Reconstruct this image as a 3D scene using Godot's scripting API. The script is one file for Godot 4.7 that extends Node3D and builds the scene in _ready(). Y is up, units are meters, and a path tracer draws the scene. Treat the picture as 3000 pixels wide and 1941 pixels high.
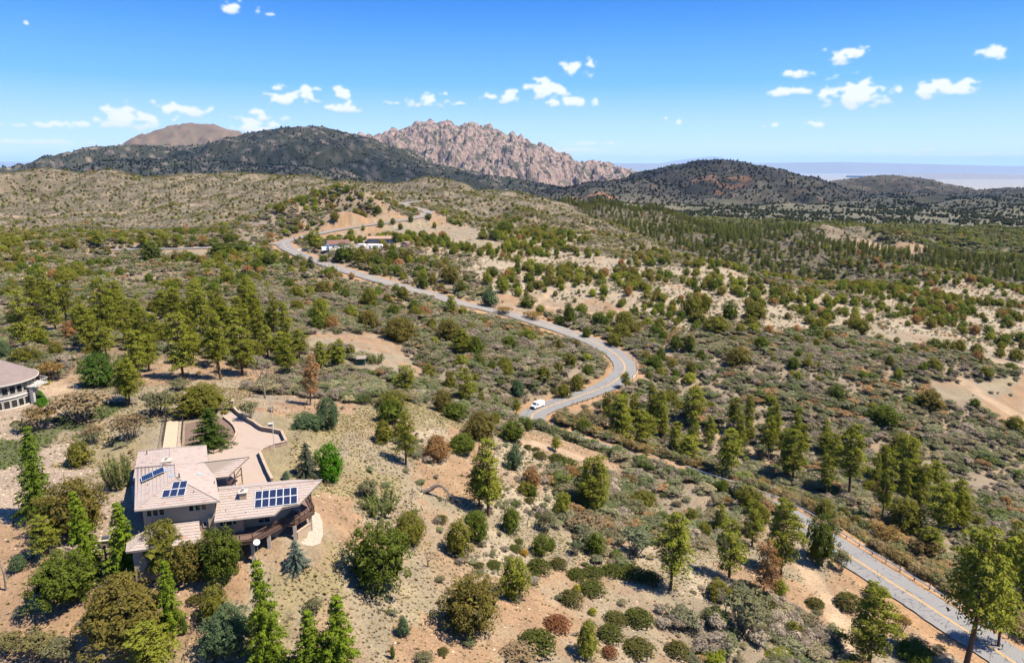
extends Node3D
# An aerial view over a chaparral hillside: a tile-roofed house, a winding road, pines, junipers and mountains.
# Metres, y up. The camera hovers at (0, 100, 0) and looks along -z, 13.1 degrees down.

const SURVEY := [-76.4, 40.0, -76.0, -63.7, 40.0, -76.0, -46.9, 39.8, -76.3, -30.5, 38.5, -77.9, -13.6, 35.7, -81.5, 4.8, 31.5, -86.8, 26.5, 25.0, -95.1, 45.6, 19.5, -102.0, 68.5, 12.0, -111.5, -59.2, 36.0, -51.1, -28.0, 36.0, -51.1, 0.0, 30.0, -55.9, 31.9, 18.0, -65.5, 79.4, 4.0, -76.7, 127.4, 0.0, -126.7, -84.9, 46.0, -93.3, -75.6, 45.5, -94.2, -69.1, 43.5, -84.5, -59.4, 44.0, -87.7, -46.0, 43.5, -84.5, -35.1, 42.5, -86.0, -43.1, 46.4, -89.0, -57.9, 46.5, -92.5, -30.0, 46.0, -93.3, -61.1, 48.8, -117.7, -64.8, 48.7, -110.8, -51.5, 49.2, -124.7, -39.0, 48.0, -115.1, -59.0, 49.0, -144.5, -63.4, 49.2, -137.6, -30.7, 45.5, -117.7, -27.1, 44.0, -102.0, -24.8, 41.5, -91.6, -34.0, 44.0, -147.4, -23.7, 41.5, -153.9, -26.8, 40.0, -175.3, -17.1, 39.5, -130.6, -11.7, 36.5, -109.7, -10.0, 36.0, -125.8, -8.2, 35.0, -159.5, 3.9, 30.0, -151.2, 7.2, 29.0, -136.5, 0.0, 32.0, -111.8, 12.2, 28.0, -112.8, 0.0, 31.0, -171.7, 9.2, 28.5, -177.4, 19.4, 22.5, -187.2, 12.5, 27.0, -172.2, 26.7, 21.0, -170.6, 32.3, 20.5, -152.8, 47.0, 19.2, -162.5, 33.9, 23.5, -125.8, 48.1, 19.0, -126.9, 61.8, 16.5, -144.3, 58.5, 15.5, -126.3, 62.0, 13.5, -118.3, 120.4, 1.5, -147.2, 117.6, 1.0, -155.1, 127.2, -1.0, -183.9, 109.0, 2.5, -187.4, 142.9, -3.0, -178.0, 97.5, 4.0, -195.3, -101.9, 49.7, -132.4, -94.6, 49.7, -142.5, -88.1, 48.5, -121.5, -100.7, 48.5, -166.0, -133.2, 49.0, -182.9, -148.4, 51.0, -163.4, -116.6, 47.0, -193.7, -89.9, 45.5, -199.2, -65.4, 40.5, -217.4, -53.7, 42.5, -176.3, -49.1, 37.0, -221.0, -48.8, 37.0, -244.1, -36.8, 33.0, -244.8, -21.8, 30.0, -214.6, -11.6, 25.5, -228.4, -38.9, 37.5, -191.6, 0.0, 19.0, -236.7, 0.0, 27.0, -266.8, 16.1, 23.0, -266.2, 27.5, 21.0, -273.1, 33.2, 22.0, -302.2, -14.1, 30.0, -282.5, -29.9, 33.0, -301.4, -234.1, 45.0, -279.2, -198.1, 43.5, -286.8, -159.8, 42.0, -294.4, -117.2, 41.5, -297.0, -77.0, 38.5, -312.2, -50.8, 35.0, -292.4, -322.0, 46.5, -389.1, -241.1, 44.0, -380.1, -171.4, 42.5, -390.3, -116.8, 41.5, -340.1, -150.6, 44.5, -418.5, -310.9, 47.0, -458.5, -279.5, 48.5, -481.8, -387.0, 49.0, -470.7, -229.7, 47.0, -500.3, -113.3, 48.8, -468.4, -87.5, 47.8, -451.6, -73.1, 48.4, -472.1, -49.4, 49.5, -511.6, -114.3, 50.5, -527.1, -50.1, 39.5, -410.7, -76.7, 43.0, -414.5, -20.5, 38.0, -420.9, 19.7, 31.0, -401.1, 36.6, 27.0, -370.6, 50.9, 24.0, -341.9, 75.3, 28.5, -382.4, 24.7, 37.5, -508.6, 0.0, 43.5, -634.0, -25.0, 44.0, -516.9, 71.2, 33.0, -487.3, 75.8, 38.0, -628.1, -19.2, 55.0, -805.6, -22.9, 70.5, -965.5, 42.1, 61.0, -884.2, -84.8, 69.0, -892.1, -47.2, 54.0, -656.7, 89.4, 49.5, -746.2, 118.9, 41.5, -616.7, 134.9, 35.5, -504.9, 158.3, 29.5, -463.1, 250.6, 17.0, -512.0, 353.7, 11.0, -604.2, 411.5, 6.0, -579.9, 462.3, 2.0, -553.7, 256.9, 14.5, -434.0, 273.4, 12.5, -393.7, 174.7, 22.5, -393.4, 183.8, 17.0, -334.9, 141.9, 24.0, -358.3, 104.5, 24.5, -351.7, 187.7, 18.5, -312.6, 220.2, 13.5, -291.1, 228.3, 14.0, -358.2, 247.5, 10.0, -338.5, 304.8, 5.0, -347.1, 137.7, 11.5, -271.3, 190.3, 6.0, -266.3, 99.0, 16.0, -280.2, 78.0, 22.5, -312.7, 63.2, 16.5, -278.5, 64.3, 11.0, -252.1, 50.8, 14.0, -263.6, 37.7, 10.0, -245.6, 47.2, 7.0, -228.3, 81.1, 3.0, -222.9, 118.8, 0.5, -228.7, 158.3, -2.0, -234.4, 221.9, -3.0, -252.8, 325.3, -1.0, -838.6, 305.5, 8.0, -1156.4, 329.9, 10.0, -1378.0, 491.6, -1.0, -924.0, 548.3, -3.0, -806.3, 637.9, -6.0, -770.9, 707.3, -6.0, -1128.8, 950.9, -10.0, -1234.4, 348.5, 3.0, -1033.0, 430.9, 27.0, -975.9, 402.6, 14.0, -1008.4, 473.6, 14.0, -954.8, 501.7, 4.0, -927.4, -438.3, 39.0, -649.6, -344.4, 39.0, -649.6, -293.5, 39.0, -677.3, -560.3, 39.0, -684.5, -504.6, 39.5, -808.8, -388.1, 39.5, -808.8, -765.1, 43.0, -940.9, -569.6, 44.5, -993.5, -741.8, 47.0, -1036.1, -334.5, 45.0, -873.8, -766.1, 68.0, -1152.7, -574.5, 72.0, -1100.9, -759.3, 94.5, -1191.1, -612.7, 87.5, -1178.1, -494.5, 77.5, -1159.8, -440.9, 92.0, -1333.6, -395.1, 61.5, -1038.1, -870.9, 90.0, -1083.9, -313.4, 72.0, -1100.9, -826.7, 93.0, -1166.9, -155.5, 80.0, -654.6, -192.9, 70.5, -622.5, -205.0, 62.0, -594.8, -125.1, 75.0, -657.5, -143.0, 66.0, -598.5, -159.6, 55.0, -583.1, -243.5, 49.0, -633.4, -114.1, 67.0, -748.2, -134.7, 84.0, -1238.4, -195.3, 69.0, -1175.8, -55.8, 69.0, -1175.8, -156.0, 62.0, -1093.5, 22.5, 19.0, -197.8, 29.8, 19.0, -191.6, 38.4, 18.6, -184.3, 48.8, 18.4, -176.1, 57.0, 18.3, -166.8, 65.0, 18.4, -157.6, 69.9, 18.0, -151.4, 99.8, 7.0, -109.0, 95.8, 7.7, -118.5, 88.3, 8.8, -134.8, 80.2, 9.8, -152.5, 70.6, 11.2, -171.3, 51.9, 12.7, -187.4, 31.4, 14.3, -202.1, 17.5, 15.4, -212.8, 10.1, 16.0, -218.5, 6.9, 16.4, -224.5, 7.5, 16.7, -231.8, 12.1, 17.0, -237.7, 19.9, 17.4, -244.4, 28.0, 17.8, -251.1, 36.9, 18.2, -260.0, 43.8, 18.6, -271.5, 47.2, 19.2, -284.4, 45.7, 20.1, -298.8, 40.3, 21.4, -310.7, 30.4, 23.2, -321.9, 16.5, 25.7, -332.8, 0.0, 28.5, -344.4, -12.1, 30.2, -349.8, -26.2, 32.4, -354.0, -41.3, 34.7, -365.9, -54.8, 36.8, -372.8, -86.8, 41.2, -395.2, -118.1, 44.3, -426.3, -139.4, 45.7, -456.3, -157.1, 46.6, -488.5, -165.5, 47.4, -517.8, -155.7, 49.2, -538.2, -136.1, 52.0, -566.0, -113.3, 54.2, -589.8, -91.5, 56.0, -615.6, -79.6, 57.4, -652.3, -80.7, 58.6, -683.4, -93.0, 59.8, -707.7, -110.4, 61.4, -734.3, -113.1, 62.8, -777.2, -99.1, 63.6, -799.7, -162.6, 46.9, -503.6, -174.3, 46.7, -500.9, -189.7, 46.4, -490.4, -207.2, 46.1, -486.7, -225.0, 45.9, -484.2, -243.6, 45.7, -483.9, -261.1, 45.5, -481.6, -277.8, 45.2, -478.1, -150.0, 56.0, -640.0, -60.0, 55.0, -720.0, -330.0, 38.0, -760.0, 60.0, 52.0, -1080.0, 200.0, 40.0, -1000.0, 320.0, 30.0, -800.0, -250.0, 30.0, -1500.0, 250.0, 5.0, -1600.0, 700.0, -8.0, -1500.0, 1100.0, -12.0, -1500.0, -800.0, 40.0, -1500.0, -1300.0, 30.0, -1200.0, 1300.0, -12.0, -900.0, 0.0, 45.0, -1400.0, -500.0, 50.0, -1500.0, -20.0, 28.0, -1180.0, 150.0, 20.0, -1300.0, 1100.0, -15.0, -2200.0, 0.0, 10.0, -2200.0, -1100.0, 20.0, -2200.0, -200.0, 58.0, 20.0, 0.0, 40.0, 20.0, 200.0, 10.0, 20.0, -250.0, 52.0, -120.0, 330.0, -5.0, -200.0, 420.0, -8.0, -350.0, -700.0, 60.0, -500.0, 700.0, -8.0, -450.0, 160.0, 14.0, -600.0, 200.0, 6.0, -565.0, 140.0, 24.0, -730.0, 100.0, 33.0, -880.0, 300.0, -5.0, -650.0, 60.0, 48.0, -820.0]
const ROAD_MAIN := [105.13, 6.00, -99.92, 99.79, 7.00, -108.96, 95.75, 7.70, -118.53, 88.33, 8.80, -134.85, 80.17, 9.80, -152.46, 70.62, 11.20, -171.29, 51.92, 12.70, -187.37, 31.42, 14.30, -202.13, 17.55, 15.40, -212.83, 10.11, 16.00, -218.53, 6.90, 16.40, -224.48, 7.46, 16.70, -231.75, 12.12, 17.00, -237.68, 19.89, 17.40, -244.41, 28.05, 17.80, -251.15, 36.86, 18.20, -260.04, 43.84, 18.60, -271.52, 47.20, 19.20, -284.43, 45.65, 20.10, -298.77, 40.35, 21.40, -310.72, 30.45, 23.20, -321.90, 16.51, 25.70, -332.76, 0.00, 28.50, -344.45, -12.09, 30.20, -349.85, -26.16, 32.40, -353.96, -41.34, 34.70, -365.85, -54.83, 36.80, -372.78, -86.78, 41.20, -395.20, -118.09, 44.30, -426.28, -139.35, 45.70, -456.34, -157.13, 46.60, -488.53, -165.49, 47.40, -517.76, -155.66, 49.20, -538.23, -136.11, 52.00, -565.98, -113.28, 54.20, -589.79, -91.51, 56.00, -615.61, -79.64, 57.40, -652.27, -80.74, 58.60, -683.38, -93.01, 59.80, -707.69, -110.44, 61.40, -734.34, -113.05, 62.80, -777.23, -99.11, 63.60, -799.73]
const ROAD_SIDE := [-162.55, 46.90, -503.57, -174.31, 46.70, -500.89, -189.73, 46.40, -490.36, -207.20, 46.10, -486.65, -224.96, 45.90, -484.23, -243.58, 45.70, -483.92, -261.08, 45.50, -481.55, -277.80, 45.20, -478.07]
const COVER := [-62.3, -77.9, 2, -72.6, -101.6, 2, -85.0, -112.3, 8, -79.0, -106.7, 8, -71.7, -90.5, 2, -54.1, -77.9, 2, -64.4, -84.4, 2, -40.0, -80.6, 1, -46.0, -84.4, 2, -43.1, -84.1, 2, -37.8, -87.2, 1, -31.2, -88.6, 5, -33.3, -84.5, 5, -27.9, -84.9, 1, -22.6, -81.4, 1, -19.3, -87.9, 1, -16.2, -83.1, 2, -28.1, -106.5, 2, -32.8, -116.2, 5, -23.5, -111.1, 1, -17.4, -133.7, 2, -23.7, -143.2, 3, -12.7, -143.7, 2, -31.5, -153.7, 5, -41.8, -135.3, 5, -48.9, -154.6, 2, -34.5, -133.8, 1, -13.0, -123.1, 1, -13.4, -114.1, 2, -7.0, -132.6, 3, 3.7, -141.9, 3, 0.0, -147.4, 3, 3.2, -119.9, 1, -3.0, -110.0, 3, 5.7, -103.7, 2, 0.0, -94.2, 2, 10.6, -96.2, 2, 19.6, -121.2, 3, 17.8, -109.1, 2, 24.9, -114.4, 1, 37.9, -127.9, 1, 0.0, -88.1, 2, -7.1, -85.8, 2, -7.7, -94.4, 1, 21.4, -96.3, 2, 43.8, -124.5, 2, 34.9, -114.5, 3, 66.0, -132.1, 2, 67.8, -126.5, 2, 68.9, -120.0, 2, 63.5, -138.8, 1, 13.5, -173.2, 2, 22.6, -173.4, 2, 9.0, -173.5, 2, 3.5, -169.3, 3, -55.7, -87.1, 2, -49.2, -81.4, 2, -45.5, -78.1, 2, -34.4, -91.6, 2, -38.3, -88.9, 2, 16.0, -152.0, 0, 25.4, -161.3, 0, 35.4, -168.9, 0, 29.6, -139.1, 0, 14.0, -131.3, 0, 41.0, -155.1, 0, 50.3, -158.8, 0, 36.2, -110.0, 0, 45.3, -109.5, 0, 28.4, -102.8, 0, 44.3, -115.8, 0, 109.1, -187.5, 0, 120.1, -172.6, 0, 164.2, -224.4, 0, 112.0, -214.4, 0, 81.0, -222.8, 0, 59.5, -230.5, 0, 29.8, -232.0, 0, 42.1, -233.6, 0, 109.1, -268.7, 0, 152.5, -273.2, 0, 188.6, -287.6, 0, 67.3, -265.1, 0, 180.2, -249.8, 0, 190.7, -276.4, 1, 198.0, -265.3, 2, 156.0, -253.2, 0, 133.9, -296.1, 0, 105.1, -299.6, 0, 157.4, -298.4, 0, 199.6, -404.6, 3, 225.7, -379.2, 3, 157.9, -401.0, 3, 315.9, -457.4, 3, 335.5, -526.1, 3, 144.2, -420.1, 3, 261.1, -360.9, 3, 213.0, -315.1, 1, 253.3, -460.0, 3, 197.8, -448.0, 0, 334.2, -622.1, 0, 95.3, -318.9, 0, 84.5, -340.5, 3, 73.0, -369.8, 3, 118.0, -367.7, 3, -22.8, -469.7, 3, 0.0, -431.6, 3, 19.7, -401.1, 3, 44.1, -452.0, 3, -41.8, -429.0, 0, -58.1, -480.5, 3, -40.8, -564.6, 1, -85.1, -590.1, 1, 0.0, -582.8, 3, 59.7, -405.9, 3, 9.0, -366.4, 2, 43.7, -352.9, 2, -28.6, -389.0, 0, -68.7, -402.4, 0, -47.5, -388.4, 0, 33.7, -340.1, 0, 58.4, -336.1, 0, 34.5, -472.6, 3, -3.8, -392.1, 3, -19.7, -825.0, 6, 68.1, -709.5, 6, -88.9, -935.6, 6, 106.8, -551.2, 6, 0.0, -683.7, 6, -57.1, -798.2, 6, -171.3, -390.2, 0, -224.6, -383.6, 0, -257.9, -377.7, 0, -116.8, -340.1, 0, -80.4, -270.2, 0, -57.2, -288.1, 0, -29.9, -301.6, 0, -31.4, -250.3, 0, -12.7, -253.0, 0, 0.0, -292.1, 0, 15.1, -302.9, 0, -34.9, -196.5, 0, -46.9, -206.1, 0, -52.3, -243.4, 2, -57.9, -247.1, 2, -44.1, -230.8, 1, -39.9, -226.3, 2, 0.0, -249.6, 0, 16.6, -275.1, 0, -19.1, -222.0, 0, -173.2, -336.3, 0, -157.6, -432.7, 0, -101.6, -345.1, 0, -84.3, -343.5, 0, -226.1, -466.4, 1, -210.9, -462.9, 1, -253.5, -475.6, 0, -278.1, -478.8, 0, -298.7, -475.0, 0, -321.8, -475.4, 0, -192.7, -462.3, 0, -182.6, -471.3, 0, -215.2, -434.2, 0, -197.2, -431.7, 0, -253.4, -494.7, 0, -231.3, -503.9, 0, -209.7, -510.8, 0, -189.7, -524.2, 0, -169.2, -485.6, 0, -160.1, -248.3, 4, -125.8, -253.7, 4, -82.0, -204.2, 4, -116.5, -193.5, 4, -69.8, -214.0, 4, -83.4, -183.9, 2, -89.0, -172.7, 2, -53.7, -213.5, 0, -48.3, -172.7, 0, -149.0, -213.3, 4, -176.6, -616.2, 0, -154.8, -650.0, 0, -194.0, -577.6, 0, -140.3, -585.9, 2, -156.3, -581.4, 2, -124.7, -636.1, 2, -124.3, -651.9, 0, -166.8, -540.8, 2, -104.1, -620.6, 2, -153.8, -643.8, 0, -162.6, -595.7, 0, -129.4, -645.6, 0, -176.7, -574.6, 0, -114.2, -646.8, 0, -182.6, -558.2, 0, -162.6, -642.7, 0, -175.6, -590.8, 0, -630.4, -1016.1, 6, -466.0, -976.4, 6, -770.2, -1160.1, 6, -429.3, -1131.6, 6, -448.3, -777.6, 6, -334.0, -772.6, 6, -589.4, -818.8, 6, -337.3, -1186.7, 6, 278.5, -717.6, 10, 304.6, -695.6, 10, 256.8, -759.2, 10, 313.9, -1087.9, 10, 329.6, -676.4, 10, 368.8, -689.6, 10, 415.1, -655.3, 10, 485.3, -686.8, 10, 492.0, -924.9, 7, 412.9, -931.1, 6, 427.6, -967.9, 6, 394.1, -963.5, 6, 457.2, -949.6, 6, 472.2, -912.2, 2, 490.2, -887.8, 2, 622.7, -992.7, 7, 586.1, -863.9, 7, 577.7, -998.9, 7, 805.6, -1152.7, 7, 449.7, -1248.7, 7, 383.7, -1334.0, 7, 225.1, -937.0, 10, -73.9, -118.5, 5, -69.7, -128.8, 1, -85.8, -133.7, 1, -86.3, -157.4, 1, -77.7, -109.9, 8, -62.0, -100.2, 8, -66.0, -105.5, 8, -87.2, -130.3, 9, -93.1, -136.7, 9, -93.2, -125.3, 9, -92.3, -121.1, 9, -86.0, -120.1, 8, -100.0, -132.5, 8, -76.4, -129.0, 1, -60.0, -93.5, 8, -70.3, -121.2, 1, -75.2, -114.6, 5, -73.2, -146.4, 1, -80.6, -121.5, 5, -71.0, -109.4, 1, -73.0, -107.4, 1, -67.9, -101.1, 1, -79.3, -115.4, 5, -70.0, -111.6, 1, -88.3, -125.7, 1, -80.6, -125.9, 5, -69.6, -114.1, 1, -73.7, -104.5, 2, -67.2, -103.7, 1, -900.0, -1300.0, 6, 0.0, -1400.0, 6, 600.0, -1350.0, 7, 1000.0, -1300.0, 7, 1000.0, -700.0, 7, -900.0, -700.0, 6, -300.0, -200.0, 4, 350.0, -200.0, 0]
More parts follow.
